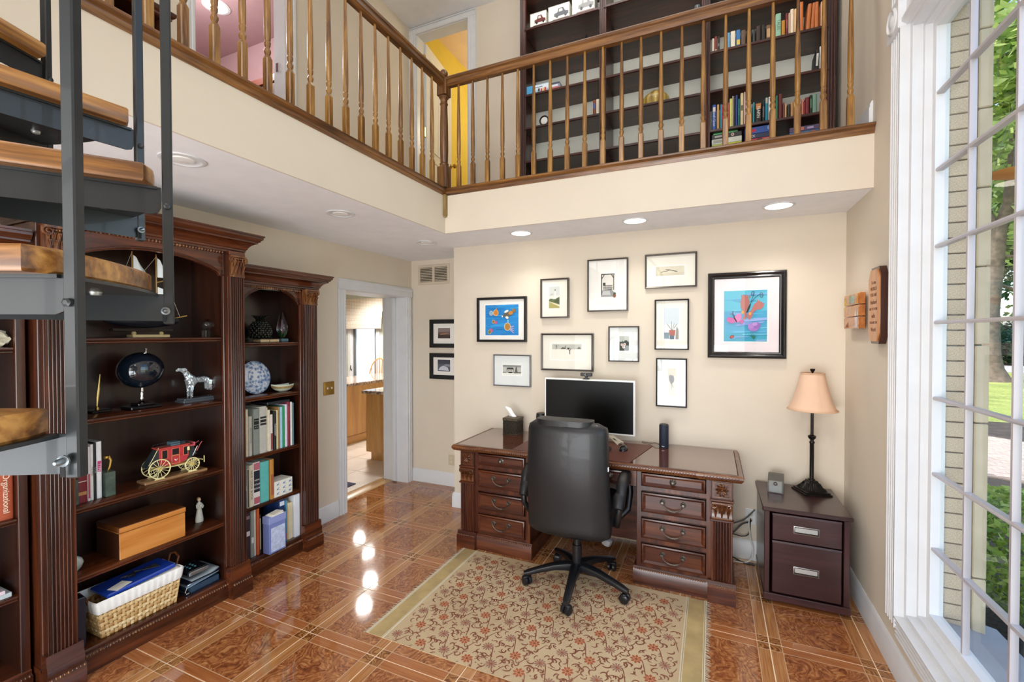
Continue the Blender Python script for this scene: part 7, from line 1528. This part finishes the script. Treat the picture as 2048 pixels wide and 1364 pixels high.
t = thing('table_clock', 'round black clock with a white face standing on an upstairs shelf', 'clock', (-1.41, 3.95, SZ[2]))
build('case', MB().at((-1.395, 3.865, SZ[2] + .05), rx=PI / 2).lathe([(.046, -.03), (.046, .008), (.04, .01), (.036, .004), (.001, .004)], n=28), BLACK, t); build('dial', MB().at((-1.395, 3.8605, SZ[2] + .05), rx=PI / 2).lathe([(.032, 0), (.03, .001), (.001, .001)], n=24), mat('dial_white', '#DDDCD8', .4), t)
ubook(1185, 1190.5, .125, '#7A3E22', 'brown book with a blue label right of the clock upstairs', SZ[2], bands=[(.4, .75, '#3A5A9A')]); ubook(1191, 1198, .125, '#D6CBB4', 'cream mottled book against the upright right of the clock', SZ[2])
t = thing('dried_gourd', 'half-round yellow brown wooden gourd bowl alone in the middle upstairs bay', 'gourd', (-.44, 4.0, SZ[2]))
m = MB(); m.grid(lambda u, v: (-.44 + .105 * (1 + .035 * math.cos(2 * PI * u * 9)) * math.sin(PI * (.06 + .5 * v)) * math.cos(2 * PI * u), 3.915 + .075 * math.sin(PI * (.06 + .5 * v)) * math.sin(2 * PI * u) * (1 + .035 * math.cos(2 * PI * u * 9)), SZ[2] + .0006 + .135 * (1 - v) ** .6), 54, 10, True)
def gourd_mat():
    m_, nt, p = new_mat('gourd_skin'); tc = nd(nt, 'ShaderNodeTexCoord'); mp = nd(nt, 'ShaderNodeMapping'); mp.inputs['Scale'].default_value = (26, 12, 3); nt.links.new(tc.outputs['Object'], mp.inputs[0]); n = nd(nt, 'ShaderNodeTexNoise', i_Scale=1.0, i_Detail=4.0); nt.links.new(mp.outputs[0], n.inputs[0])
    nt.links.new(ramp(nt, n.outputs[0], [(.3, '#6E5A20'), (.5, '#A88C3E'), (.7, '#D0B878')]), p.inputs['Base Color']); p.inputs['Roughness'].default_value = .35; return m_
build('shell', m, gourd_mat(), t, 60)
build('stem_scar', MB().sphere((-.43, 3.845, SZ[2] + .05), .008, 8, 6), mat('pale_scar', '#E8E0C8', .6), t)
t = thing('glass_bottle', 'squat grey glass bottle showing above the handrail in the middle bay', 'bottle', (xat(1392), 3.96, SZ[4]))
xg = xat(1392, 3.96)
build('body', MB().lathe([(.045, .0006), (.055, .01), (.055, .09), (.045, .115), (.02, .135), (.018, .15), (.024, .155), (.024, .168), (.012, .17)], (xg, 3.96, SZ[4]), 24), mat('smoked_glass', '#8A9496', .08, .2), t, 50); build('handle', MB().tube([(xg + .02, 3.96, SZ[4] + .155), (xg + .05, 3.96, SZ[4] + .15), (xg + .053, 3.96, SZ[4] + .10)], .004, 6), MATS['smoked_glass'], t)
one('toy_car', 'white toy car at the far left of the lowest upstairs shelf', 'toy', (xat(1072), YB_F + .07, SZ[0]), MB().prism([(-.09, .02), (.09, .02), (.09, .10), (.05, .12), (.02, .17), (-.06, .17), (-.09, .11)], 'Y', -.035, .035).at((-.05, -.038, .022), rx=PI / 2).lathe([(.02, -.01), (.02, .004)], n=12).at((.05, -.038, .022), rx=PI / 2).lathe([(.02, -.01), (.02, .004)], n=12), mat('toy_white', '#D8D6D0', .35))
one('desk_toy', 'small dark wire toy on the lowest middle upstairs shelf', 'toy', (xat(1222), YB_F + .07, SZ[0]), MB().box((-.06, -.03, .0006), (.05, .03, .10), .01).tube([(.05, 0, .09), (.075, 0, .14), (.095, 0, .14), (.095, 0, .11)], .006, 6).tube([(-.02, 0, .10), (-.02, 0, .16)], .006, 6), mat('toy_dark', '#2A2A2C', .4))
# low dark cabinet near the stairhead, bed in the mauve room
t = thing('low_bookcase', 'low dark bookcase with moulded top on the balcony beside the mauve doorway', 'bookcase', (-2.9, 1.1, ZU))
yA, yB, xF_, zT = .62, 1.515, -2.74, 3.385
build('top', MB().sweep([(0, 0), (.012, .004), (.02, .014), (.02, .022), (.03, .03), (.038, .042), (.038, .052), (0, .052)], [(XL + .006, yA, zT - .052), (xF_, yA, zT - .052), (xF_, yB, zT - .052), (XL + .006, yB, zT - .052)], (0, 0, 1)).box((XL + .006, yA, zT - .05), (xF_, yB, zT - .004)), MAH_Y, t)
for y in (yA, yB - .03): build('side_panel', MB().box((XL + .006, y, ZU - .006), (xF_, y + .03, zT - .05), .002), MAH_Z, t)
build('back_panel', MB().box((XL + .006, yA, ZU), (XL + .014, yB, zT - .05)), MAH_IN, t)
for z in (2.86, 3.12): build('shelf', MB().box((XL + .014, yA + .03, z - .02), (xF_ - .02, yB - .03, z)), MAH_Y, t)
t = thing('bed', 'reddish wooden bed frame end seen through the mauve room doorway', 'bed', (-4.2, 3.1, ZU))
CHY = wood('cherry_bed_wood', '#6E2E1A', '#9A4A2E', '#B4603E', 'X', .35, .3, .6)
for xx in (-4.75, -3.47): build('post', MB().box((xx - .04, 3.0, ZU - .006), (xx + .04, 3.08, 4.14), .005), CHY, t)
build('top_rail', MB().box((-4.71, 3.015, 4.02), (-3.51, 3.065, 4.09), .005), CHY, t); build('panel', MB().box((-4.71, 3.03, 3.86), (-3.51, 3.05, 4.02)), wood('cherry_bed_dark', '#3A1209', '#5A2013', '#6E2C1C', 'X', .4, .2, .6), t); build('lower_rail', MB().box((-4.71, 3.015, 3.80), (-3.51, 3.065, 3.86), .005), CHY, t)
build('side_rail', MB().box((-4.71, 3.08, 3.1), (-4.66, 3.55, 3.3)), CHY, t)
t = thing('recessed_light', 'glowing round ceiling light in the mauve room upstairs', 'ceiling light', (-4.62, 3.02, ZCU - .03))
build('lens', MB().lathe([(.10, -.004), (.001, -.003)], (-4.62, 3.02, ZCU - .03), 28, False), emit('lamp_lens', '#FFF6E6', 9), t); build('trim_ring', MB().lathe([(.125, -.0005), (.125, -.005), (.10, -.008), (.10, -.0005)], (-4.62, 3.02, ZCU - .03), 28, False), WHITE, t)
lamp('mauve_room_lamp', 'POINT', (-4.4, 2.4, 4.6), (0, 0, 0), 60, (1, .97, .95), .12)
lamp('yellow_room_lamp', 'POINT', (-2.0, 5.6, 4.6), (0, 0, 0), 30, (1, .93, .82), .15)

# ================================================================ KITCHEN SEEN THROUGH THE DOORWAY
MPL = wood('maple_cabinet', '#B07A3E', '#C8934F', '#D8A662', 'Z', .35, .25, .5, bump=0); MPLY = wood('maple_cabinet_y', '#B07A3E', '#C8934F', '#D8A662', 'Y', .35, .25, .5, bump=0)
def granite():
    m, nt, p = new_mat('brown_granite'); tc = nd(nt, 'ShaderNodeTexCoord'); n = nd(nt, 'ShaderNodeTexNoise', i_Scale=28.0, i_Detail=5.0); nt.links.new(tc.outputs['Object'], n.inputs[0])
    nt.links.new(ramp(nt, n.outputs[0], [(.35, '#5A4438'), (.5, '#A08674'), (.65, '#C9B8A8')]), p.inputs['Base Color']); p.inputs['Roughness'].default_value = .08; return m
GRN = granite()
t = thing('kitchen_peninsula', 'long maple peninsula with granite top, farther back in the kitchen', 'counter', (-5.2, 6.0, 0))
build('cabinet', MB().box((-5.52, 4.75, .0), (-4.93, 7.2, .86), .003), MPL, t); build('skirting', MB().box((-4.93, 4.75, .0), (-4.915, 7.2, .11), .003), MPLY, t); build('countertop', MB().box((-5.75, 4.72, .86), (-4.89, 7.25, .90), .006), GRN, t)
t = thing('kitchen_cabinet', 'maple base cabinet with granite top just inside the kitchen doorway', 'cabinet', (-3.9, 5.0, 0))
build('body', MB().box((-4.13, 4.6, .10), (-3.40, 5.3, .86), .003), MPL, t); build('toe_kick', MB().box((-4.05, 4.605, .0005), (-3.40, 5.3, .10)), MPL, t); build('countertop', MB().box((-4.17, 4.56, .86), (-3.38, 5.34, .90), .008), GRN, t)
w2 = struct('window_2', MB().box((-7.6, 8.0, .62), (-7.57, 8.15, 2.32)).box((-6.89, 8.0, .62), (-6.86, 8.15, 2.32)).box((-7.6, 8.0, .60), (-6.86, 8.15, .62)).box((-7.6, 8.0, 2.32), (-6.86, 8.15, 2.34)), WHITE)
for a, b in ((-7.69, -7.6), (-6.86, -6.77)): build('casing_leg', MB().box((a, 7.975, .55), (b, 8.0, 2.42), .004), WHITE, w2)
build('casing_head', MB().box((-7.69, 7.97, 2.32), (-6.77, 8.0, 2.42), .004), WHITE, w2); build('sill', MB().box((-7.72, 7.95, .58), (-6.74, 8.0, .62), .004), WHITE, w2)
build('sash', MB().sweep([(0, 0), (.055, 0), (.055, .03), (0, .03)], [(-7.57, 8.06, .62), (-6.89, 8.06, .62), (-6.89, 8.06, 2.32), (-7.57, 8.06, 2.32)][::-1], (0, -1, 0), True), mat('dark_sash', '#6A6A6C', .4), w2)
build('pane', MB().box((-7.52, 8.05, .67), (-6.94, 8.053, 2.27)), GP, w2, 0); build('crank', MB().tube([(-7.59, 7.99, .80), (-7.59, 7.96, .85), (-7.59, 7.96, .92)], .01, 6), BLACK, w2)
struct('ground_patio', MB().box((-18, 8.2, -.2), (-3, 11, -.05)), mat('patio_grey', '#B4B0AA', .9))
struct('wall_neighbour', MB().box((-18, 11, -.3), (-4, 11.2, 5)), mat('pale_siding', '#D3DCE4', .8))
t = thing('roman_shade', 'folded cream patterned roman shade over the kitchen window', 'blind', (-7.2, 7.93, 2.0))
def trellis():
    m, nt, p = new_mat('trellis_fabric'); tc = nd(nt, 'ShaderNodeTexCoord'); sp = nd(nt, 'ShaderNodeSeparateXYZ'); nt.links.new(tc.outputs['Object'], sp.inputs[0])
    a = math_n(nt, 'SINE', math_n(nt, 'MULTIPLY', math_n(nt, 'ADD', sp.outputs[0], sp.outputs[2]), 95)); b = math_n(nt, 'SINE', math_n(nt, 'MULTIPLY', math_n(nt, 'SUBTRACT', sp.outputs[0], sp.outputs[2]), 95))
    nt.links.new(mixc(nt, math_n(nt, 'GREATER_THAN', math_n(nt, 'MULTIPLY', a, b), .25), '#C4B49E', '#EAE4DA'), p.inputs['Base Color']); p.inputs['Roughness'].default_value = .9; return m
TRL = trellis()
for k, (z0, z1, y) in enumerate(((2.12, 2.44, 7.95), (1.98, 2.16, 7.925), (1.86, 2.03, 7.91), (1.75, 1.92, 7.895))): build('fold', MB().box((-7.78, y, z0), (-6.66, y + .03, z1), .012), TRL, t)
def windsor(loc, rz, label):
    t = thing('windsor_chair', label, 'chair', loc, rz); W_ = MATS['maple_cabinet']
    build('seat', MB().lathe([(.16, .42), (.20, .43), (.205, .45), (.19, .455)], n=24), W_, t, 40, world=False)
    for k in range(4):
        a = PI / 4 + k * PI / 2; build('leg', MB().tube([(.13 * math.cos(a), .13 * math.sin(a), .43), (.19 * math.cos(a), .19 * math.sin(a), .0005)], [.017, .013], 8), W_, t, 40, world=False)
    hoop = [(.21 * math.cos(PI * i / 16), .15 + .05 * math.sin(PI * i / 16), .45 + .56 * math.sin(PI * i / 16) ** .75) for i in range(17)]
    build('hoop_back', MB().tube(hoop, .012, 8), W_, t, 40, world=False)
    for k in range(7):
        u = (k - 3) / 3.6; zt_ = .45 + .56 * math.sqrt(max(.02, 1 - u * u)) ** .75
        build('spindle', MB().tube([(.15 * u, .16, .45), (.20 * u, .195, zt_)], .007, 6), W_, t, 40, world=False)
windsor((-5.98, 6.95, .14), RAD(20), 'maple windsor chair beyond the granite peninsula, hoop back to the left'); windsor((-5.55, 7.45, .14), RAD(-30), 'maple windsor chair farther right, mostly hidden by the door jamb')
build_raise = one('platform', 'low dining step carrying the windsor chairs', 'step', (-5.9, 7.3, 0), MB().box((-.9, -.65, .0005), (.9, .65, .139), .004), MPLY)
t = thing('ceiling_fan', 'white ceiling fan blade showing at the top of the kitchen doorway', 'fan', (-5.4, 6.85, 2.68))
build('motor', MB().lathe([(.03, 0), (.03, -.25), (.1, -.27), (.12, -.33), (.08, -.38), (.03, -.40)], (-5.4, 6.85, 2.68), 20), WHITE, t, 40)
for k in range(5): build('blade', MB().at((-5.4, 6.85, 2.36), rz=RAD(178 + 72 * k), rx=.15).prism([(.1, -.05), (.6, -.075), (.64, -.04), (.64, .04), (.6, .075), (.1, .05)], 'Z', 0, .008), WHITE, t)
KLIGHTS = [(-6.1, 6.85, 'third from the doorway'), (-5.4, 6.1, 'second from the doorway'), (-5.0, 5.5, 'first beyond the cabinet'), (-6.75, 7.3, 'farthest by the window'), (-4.5, 3.5, 'added as fill nearest the threshold')]  # last one added to light the threshold, the rest follow floor reflections
for x_, y_, l in KLIGHTS:
    t = thing('recessed_light', 'lit kitchen ceiling light hidden above the doorway, %s' % l, 'ceiling light', (x_, y_, 2.68)); build('lens', MB().lathe([(.11, -.004), (.001, -.003)], (x_, y_, 2.68), 24, False), emit('lamp_lens_kitchen', '#FFF6E6', 26), t); lamp('kitchen_lamp', 'SPOT', (x_, y_, 2.66), (x_, y_, 0), 240, (1, .98, .95), .09, spot=RAD(150), blend=.8)
def kmat():
    m, nt, p = new_mat('patterned_door_mat'); tc = nd(nt, 'ShaderNodeTexCoord'); v = nd(nt, 'ShaderNodeTexVoronoi', i_Scale=14.0); nt.links.new(tc.outputs['Object'], v.inputs[0])
    nt.links.new(ramp(nt, v.outputs['Distance'], [(.25, '#CFC8C0'), (.4, '#5A5468'), (.55, '#D8D0C4')]), p.inputs['Base Color']); p.inputs['Roughness'].default_value = .95; return m
t = thing('kitchen_mat', 'small patterned navy and cream mat on the kitchen tiles by the threshold', 'mat', (-3.9, 3.4, 0))
build('field', MB().box((-4.2, 2.9, .0006), (-3.56, 3.76, .006), .001), kmat(), t); build('border', MB().sweep([(0, 0), (.05, 0), (.05, .008), (0, .008)], [(-4.22, 2.88, .0006), (-3.54, 2.88, .0006), (-3.54, 3.78, .0006), (-4.22, 3.78, .0006)][::-1], (0, 0, 1), True), mat('navy_mat_border', '#4A4660', .95), t)

# ================================================================ OUTSIDE THE TALL WINDOW
GZ = -.4
def ground_mat(name, cols, sc, bump=.5):
    m, nt, p = new_mat(name); tc = nd(nt, 'ShaderNodeTexCoord'); n = nd(nt, 'ShaderNodeTexNoise', i_Scale=sc, i_Detail=6.0, i_Roughness=.65); nt.links.new(tc.outputs['Object'], n.inputs[0])
    n2 = nd(nt, 'ShaderNodeTexNoise', i_Scale=sc * .06, i_Detail=2.0); nt.links.new(tc.outputs['Object'], n2.inputs[0])
    f = math_n(nt, 'ADD', math_n(nt, 'MULTIPLY', n.outputs[0], .6), math_n(nt, 'MULTIPLY', n2.outputs[0], .4))
    nt.links.new(ramp(nt, f, [(.35, cols[0]), (.5, cols[1]), (.65, cols[2])]), p.inputs['Base Color']); p.inputs['Roughness'].default_value = .95; bumpn(nt, p, n.outputs[0], bump, .03); return m
GRASS = ground_mat('lawn_grass', ('#5A6A2E', '#8A9648', '#B4B668'), 18)
lw = struct('ground_lawn', MB().grid(lambda u, v: (1.0 + 69 * u, -20 + 52 * v, GZ - .02 + .12 * noise.noise((u * 9, v * 7, 0))), 40, 40), GRASS)
struct('ground_forest', MB().grid(lambda u, v: (-10 + 90 * u, 38 + 60 * v, GZ + 2.5 * v * v), 10, 8), ground_mat('forest_floor', ('#2A2A16', '#4A4A26', '#6A6A3A'), 4))
struct('ground_road', MB().box((-20, 32, GZ - .1), (80, 38.4, GZ + .02)), mat('pale_asphalt', '#B8B4B4', .9, var=.06, vs=2))
MUL = ground_mat('dark_mulch', ('#2A2522', '#463C36', '#665A50'), 60, 1.0)
struct('ground_mulch', MB().add([(1.02, -6, GZ + .10), (9, -6, GZ + .10), (9, 10, GZ + .11), (6.5, 13.2, GZ + .11), (1.02, 13.2, GZ + .11)], [(0, 1, 2, 3, 4)]), MUL)
pv = struct('ground_walk', MB().prism([(2.2, 8.4), (3.45, 8.05), (4.4, 7.2), (9.0, 3.5), (10.5, 6.0), (6.4, 9.4), (4.55, 11.4), (2.2, 12.2)], 'Z', GZ + .09, GZ + .125), mat('walk_joints', '#8C7C72', .95))
PVM = mat('paver_tan', '#B5A296', .9, var=.12, vs=6, bump=.3, bs=40)
poly = [(2.2, 8.4), (3.45, 8.05), (4.4, 7.2), (9.0, 3.5), (10.5, 6.0), (6.4, 9.4), (4.55, 11.4), (2.2, 12.2)]
def inside(x, y):
    c = False
    for (xa, ya), (xb, yb) in zip(poly, poly[1:] + poly[:1]):
        if (ya > y) != (yb > y) and x < (xb - xa) * (y - ya) / (yb - ya) + xa: c = not c
    return c
m = MB()
for i in range(150):
    for j in range(60):
        x, y = 2.1 + .21 * j + (.105 if i % 2 else 0), 3.5 + .105 * i
        if x < 11 and all(inside(x + a, y + b) for a in (-.09, .09) for b in (-.04, .04)): m.box((x - .1, y - .049, GZ + .12), (x + .1, y + .049, GZ + .132 + .003 * random.random()))
o = build('paver_field', m, PVM, pv, 0); o['kind'] = 'stuff'
# brick exterior wall: rows of individual bricks around the window opening, stone edge blocks
BRK = mat('whitewashed_brick', '#CDB598', .9, var=.25, vs=16, bump=.6, bs=45); STN = mat('limestone', '#CDBB9E', .85, var=.08, vs=8, bump=.2, bs=60)
wx = struct('wall_exterior', wallmb(((1.0, WY1 + .004, -.6), (1.06, 4.35, 5.2)), ((1.0, -2.2, -.6), (1.06, WY0 - .004, 5.2)), ((1.0, WY0 - .004, -.6), (1.06, WY1 + .004, WZ0 - .045))), mat('mortar', '#B0A08A', .95))
bp0 = None
def brick(x, y, z, l):
    global bp0
    if bp0 is None: bp0 = build('brick', MB().box((-.5, -.5, -.5), (.5, .5, .5), .04), BRK, wx, 0, world=False); o = bp0
    else: o = bp0.copy(); COL.objects.link(o)
    o.location = (x, y, z); o.scale = l; o.rotation_euler = (random.uniform(-.01, .01), 0, random.uniform(-.01, .01))
for k in range(44):
    z = .22 + k * .0677 + .034
    brick(1.035 - .045, WY1 - .012, z, (.10, .06, .0622))
for k in range(9):
    z = .22 + k * .34; build('stone_block', MB().box((1.044, WY1 - .046, z), (1.09, WY1 + .1, z + .334), .004), STN, wx)
build('stone_sill', MB().prism([(.93, WZ0 - .05), (1.02, WZ0 - .05), (1.17, WZ0 - .075), (1.17, WZ0 + .0), (1.02, WZ0 + .035), (.93, WZ0 + .04)], 'Y', WY0 - .1, WY1 + .06), mat('grey_stone_sill', '#9C9A9C', .8, var=.06), wx)
# planting
def leaf_mat(name, c1, c2, c3):
    m, nt, p = new_mat(name); oi = nd(nt, 'ShaderNodeTexCoord'); n = nd(nt, 'ShaderNodeTexNoise', i_Scale=2.2, i_Detail=3.0); nt.links.new(oi.outputs['Object'], n.inputs[0])
    g = nd(nt, 'ShaderNodeNewGeometry'); f = math_n(nt, 'ADD', math_n(nt, 'MULTIPLY', n.outputs[0], .5), math_n(nt, 'MULTIPLY', g.outputs['Random Per Island'], .5))
    c = ramp(nt, f, [(.25, c1), (.5, c2), (.75, c3)]); nt.links.new(c, p.inputs['Base Color']); p.inputs['Roughness'].default_value = .5
    tr = nd(nt, 'ShaderNodeBsdfTranslucent'); nt.links.new(c, tr.inputs[0]); mx = nd(nt, 'ShaderNodeMixShader'); mx.inputs[0].default_value = .4
    nt.links.new(p.outputs[0], mx.inputs[1]); nt.links.new(tr.outputs[0], mx.inputs[2]); nt.links.new(mx.outputs[0], nt.nodes['Material Output'].inputs[0]); return m
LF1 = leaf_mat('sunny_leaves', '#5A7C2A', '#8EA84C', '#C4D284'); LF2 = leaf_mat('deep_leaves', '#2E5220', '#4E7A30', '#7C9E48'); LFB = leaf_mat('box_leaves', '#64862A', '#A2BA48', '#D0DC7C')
BARK = mat('grey_bark', '#6A5C50', .95, var=.35, vs=6, bump=1.0, bs=14)
def leaves(n, R_, sz, rng, hollow=.35, clumps=0):
    m = MB(); cl = [Vector((rng.gauss(0, .5), rng.gauss(0, .5), rng.gauss(0, .5))) for _ in range(clumps)]
    for _ in range(n):
        d_ = Vector((rng.gauss(0, 1), rng.gauss(0, 1), rng.gauss(0, 1))).normalized(); r_ = hollow + (1 - hollow) * rng.random() ** .5
        p = (rng.choice(cl) + d_ * r_ * .38) if clumps else d_ * r_
        p = Vector((p.x * R_[0], p.y * R_[1], p.z * R_[2]))
        a = Vector((rng.gauss(0, 1), rng.gauss(0, 1), rng.gauss(0, .5))).normalized(); b = a.cross(Vector((rng.gauss(0, 1), rng.gauss(0, 1), rng.gauss(0, 1)))).normalized(); s_ = sz * rng.uniform(.6, 1.3)
        m.add([p - a * s_, p - b * s_ * .45, p + a * s_, p + b * s_ * .45], [(0, 1, 2, 3)])
    return m
R1 = random.Random(11)
t = thing('boxwood_bush', 'clipped yellow-green bush in the mulch bed right outside the window', 'bush', (2.0, 3.95, GZ + .1))
o = build('foliage', leaves(9000, (.75, .85, .36), .03, R1, .75), LFB, t, 0, world=False); o.location = (0, 0, .52)
build('stem', MB().tube([(0, 0, -.02), (.02, 0, .3)], .03, 6).tube([(0, 0, .1), (.3, .2, .4)], .015, 5).tube([(0, 0, .1), (-.3, -.2, .4)], .015, 5), BARK, t, 60, world=False)
t2 = thing('boxwood_bush', 'second clipped bush farther along the house wall by the window', 'bush', (2.1, 1.9, GZ + .1))
for ch in list(bpy.data.objects['boxwood_bush'].children): c = ch.copy(); COL.objects.link(c); c.parent = t2
# forked tree on the lawn
t = thing('forked_tree', 'large grey-barked tree on the lawn, its trunk forking in two', 'tree', (11.17, 26.5, GZ))
build('trunk', MB().tube([(0, 0, -.15), (0, 0, .12), (-.02, 0, .5), (-.05, 0, 1.2), (-.08, 0, 3.0), (.05, 0, 5.0), (.12, 0, 6.6)], [.75, .55, .38, .30, .27, .27, .27], 14), BARK, t, 60, world=False)
build('limb', MB().tube([(.1, 0, 6.2), (-.35, 0, 7.4), (-.45, 0, 9.5), (-.7, .2, 12.5), (-.6, .3, 16)], [.22, .2, .18, .15, .08], 10), BARK, t, 60, world=False)
build('limb', MB().tube([(.12, 0, 6.4), (.45, 0, 7.6), (.6, 0, 9.8), (.75, .1, 13), (1.1, .2, 17)], [.24, .21, .2, .16, .08], 10), BARK, t, 60, world=False)
for a, b, c in (((-.5, 0, 9.5), (-2.0, .5, 11), (-3.4, .6, 11.6)), ((.6, 0, 10), (2.2, -.4, 11.5), (3.6, -.5, 12.6)), ((.7, 0, 12), (-.6, .5, 14), (-2, .6, 15)), ((.1, 0, 5.4), (1.6, -.4, 5.1), (3.2, -.8, 5.6)), ((.05, 0, 4.2), (1.2, .2, 3.7), (2.6, .3, 3.9)), ((0, 0, 3.3), (-1.1, 0, 2.6), (-2.2, .1, 1.9))): build('branch', MB().tube([a, b, c], [.09, .05, .02], 6), BARK, t, 60, world=False)
o = build('foliage', leaves(9000, (5.5, 4.5, 6.0), .26, R1, .3, 26), LF1, t, 0, world=False); o.location = (.3, 0, 13.5)
# woodland beyond the road
def forest_proto(kind):
    lf = (LF2, LF1)[kind]
    return leaves(5200, (1, 1, 1), .05 if kind == 0 else .045, R1, .3, 18)
protoL = {}
spots = [(8.5, 43, 15, 5, 0), (14, 46, 19, 6, 1), (19.5, 42, 14, 5, 0), (24, 48, 20, 6.5, 1), (17, 54, 22, 7, 0), (28, 44, 15, 5, 0), (34, 50, 20, 7, 1), (10, 56, 22, 7, 1), (24, 60, 24, 8, 0), (40, 46, 17, 6, 0), (3, 48, 18, 6, 1), (32, 62, 24, 8, 1), (46, 54, 20, 7, 0), (21.2, 40.5, 9, 3.4, 1)]
WHO = ['left of the big trunk', 'just right of the big trunk', 'right of centre at the road edge', 'behind the right-hand panes', 'deep behind the big trunk', 'at the road edge farther right', 'farther right in the second row', 'deep behind at left', 'farthest back in the middle', 'at the far right road edge', 'hidden by the brick jamb', 'farthest back at right', 'at the far right, second row', 'young, nearest the road']
for k, (x, y, h, r_, kind) in enumerate(spots):
    t = thing('forest_tree', '%s woodland tree across the road, %s' % (('dark green', 'sunlit green')[kind], WHO[k]), 'tree', (x, y, GZ + .2), R1.random() * 6, 'woodland across the road')
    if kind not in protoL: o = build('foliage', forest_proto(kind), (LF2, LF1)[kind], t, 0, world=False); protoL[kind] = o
    else: o = protoL[kind].copy(); COL.objects.link(o); o.parent = t
    o.location = (0, 0, h * .6); o.scale = (r_, r_, h * .46)
    build('trunk', MB().tube([(0, 0, -.4), (.1, 0, h * .3), (-.1, .1, h * .85)], [.32, .24, .06], 8), BARK, t, 60, world=False)
bs = None
for k, (x, y, s_) in enumerate(((11.5, 40, 2.4), (15.2, 40.2, 2.8), (18.6, 39.8, 2.2), (22.2, 40.4, 2.9), (26, 40, 2.5), (30, 40.3, 2.6), (7.6, 40.2, 2.5))):
    t = thing('understory_shrub', 'dark shrub at the woodland edge, %s along the road' % ORD[k], 'shrub', (x, y, GZ + .1), R1.random() * 6, 'shrubs at the woodland edge')
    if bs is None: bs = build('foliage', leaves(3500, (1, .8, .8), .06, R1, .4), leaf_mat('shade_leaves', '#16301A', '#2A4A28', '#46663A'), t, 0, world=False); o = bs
    else: o = bs.copy(); COL.objects.link(o); o.parent = t
    o.location = (0, 0, s_ * .55); o.scale = (s_, s_, s_)
    build('stem', MB().tube([(0, 0, -.2), (.05, 0, s_ * .6)], [.08, .03], 6), BARK, t, 60, world=False)
t = thing('reflection_dish', 'added translucent orange dish outside the window, standing in for a lampshade reflection', 'ornament', (1.62, 3.62, 2.56), RAD(0))
ORG = leaf_mat('orange_reflection', '#E8962E', '#F2A93C', '#F8C05A')  # made-up dish, hanger and bracket imitate a lampshade's reflection in the glass
build('dish', MB().lathe([(.02, -.02), (.07, -.014), (.125, .004), (.135, .014), (.13, .015), (.07, -.006), (.002, -.012)], n=32, cap=False), ORG, t, 60, world=False)
for k in range(3): build('hanger', MB().tube([(.13 * math.cos(k * 2.09), .13 * math.sin(k * 2.09), .012), (0, 0, .5), (0, 0, 2.4)], .0015, 5), mat('thin_wire', '#8A8A88', .4, .8), t, world=False)
build('bracket_arm', MB().box((-.53, -.03, 2.40), (.05, .03, 2.45), .004).box((-.53, -.03, 2.1), (-.50, .03, 2.42), .004), WHITE, t, world=False)
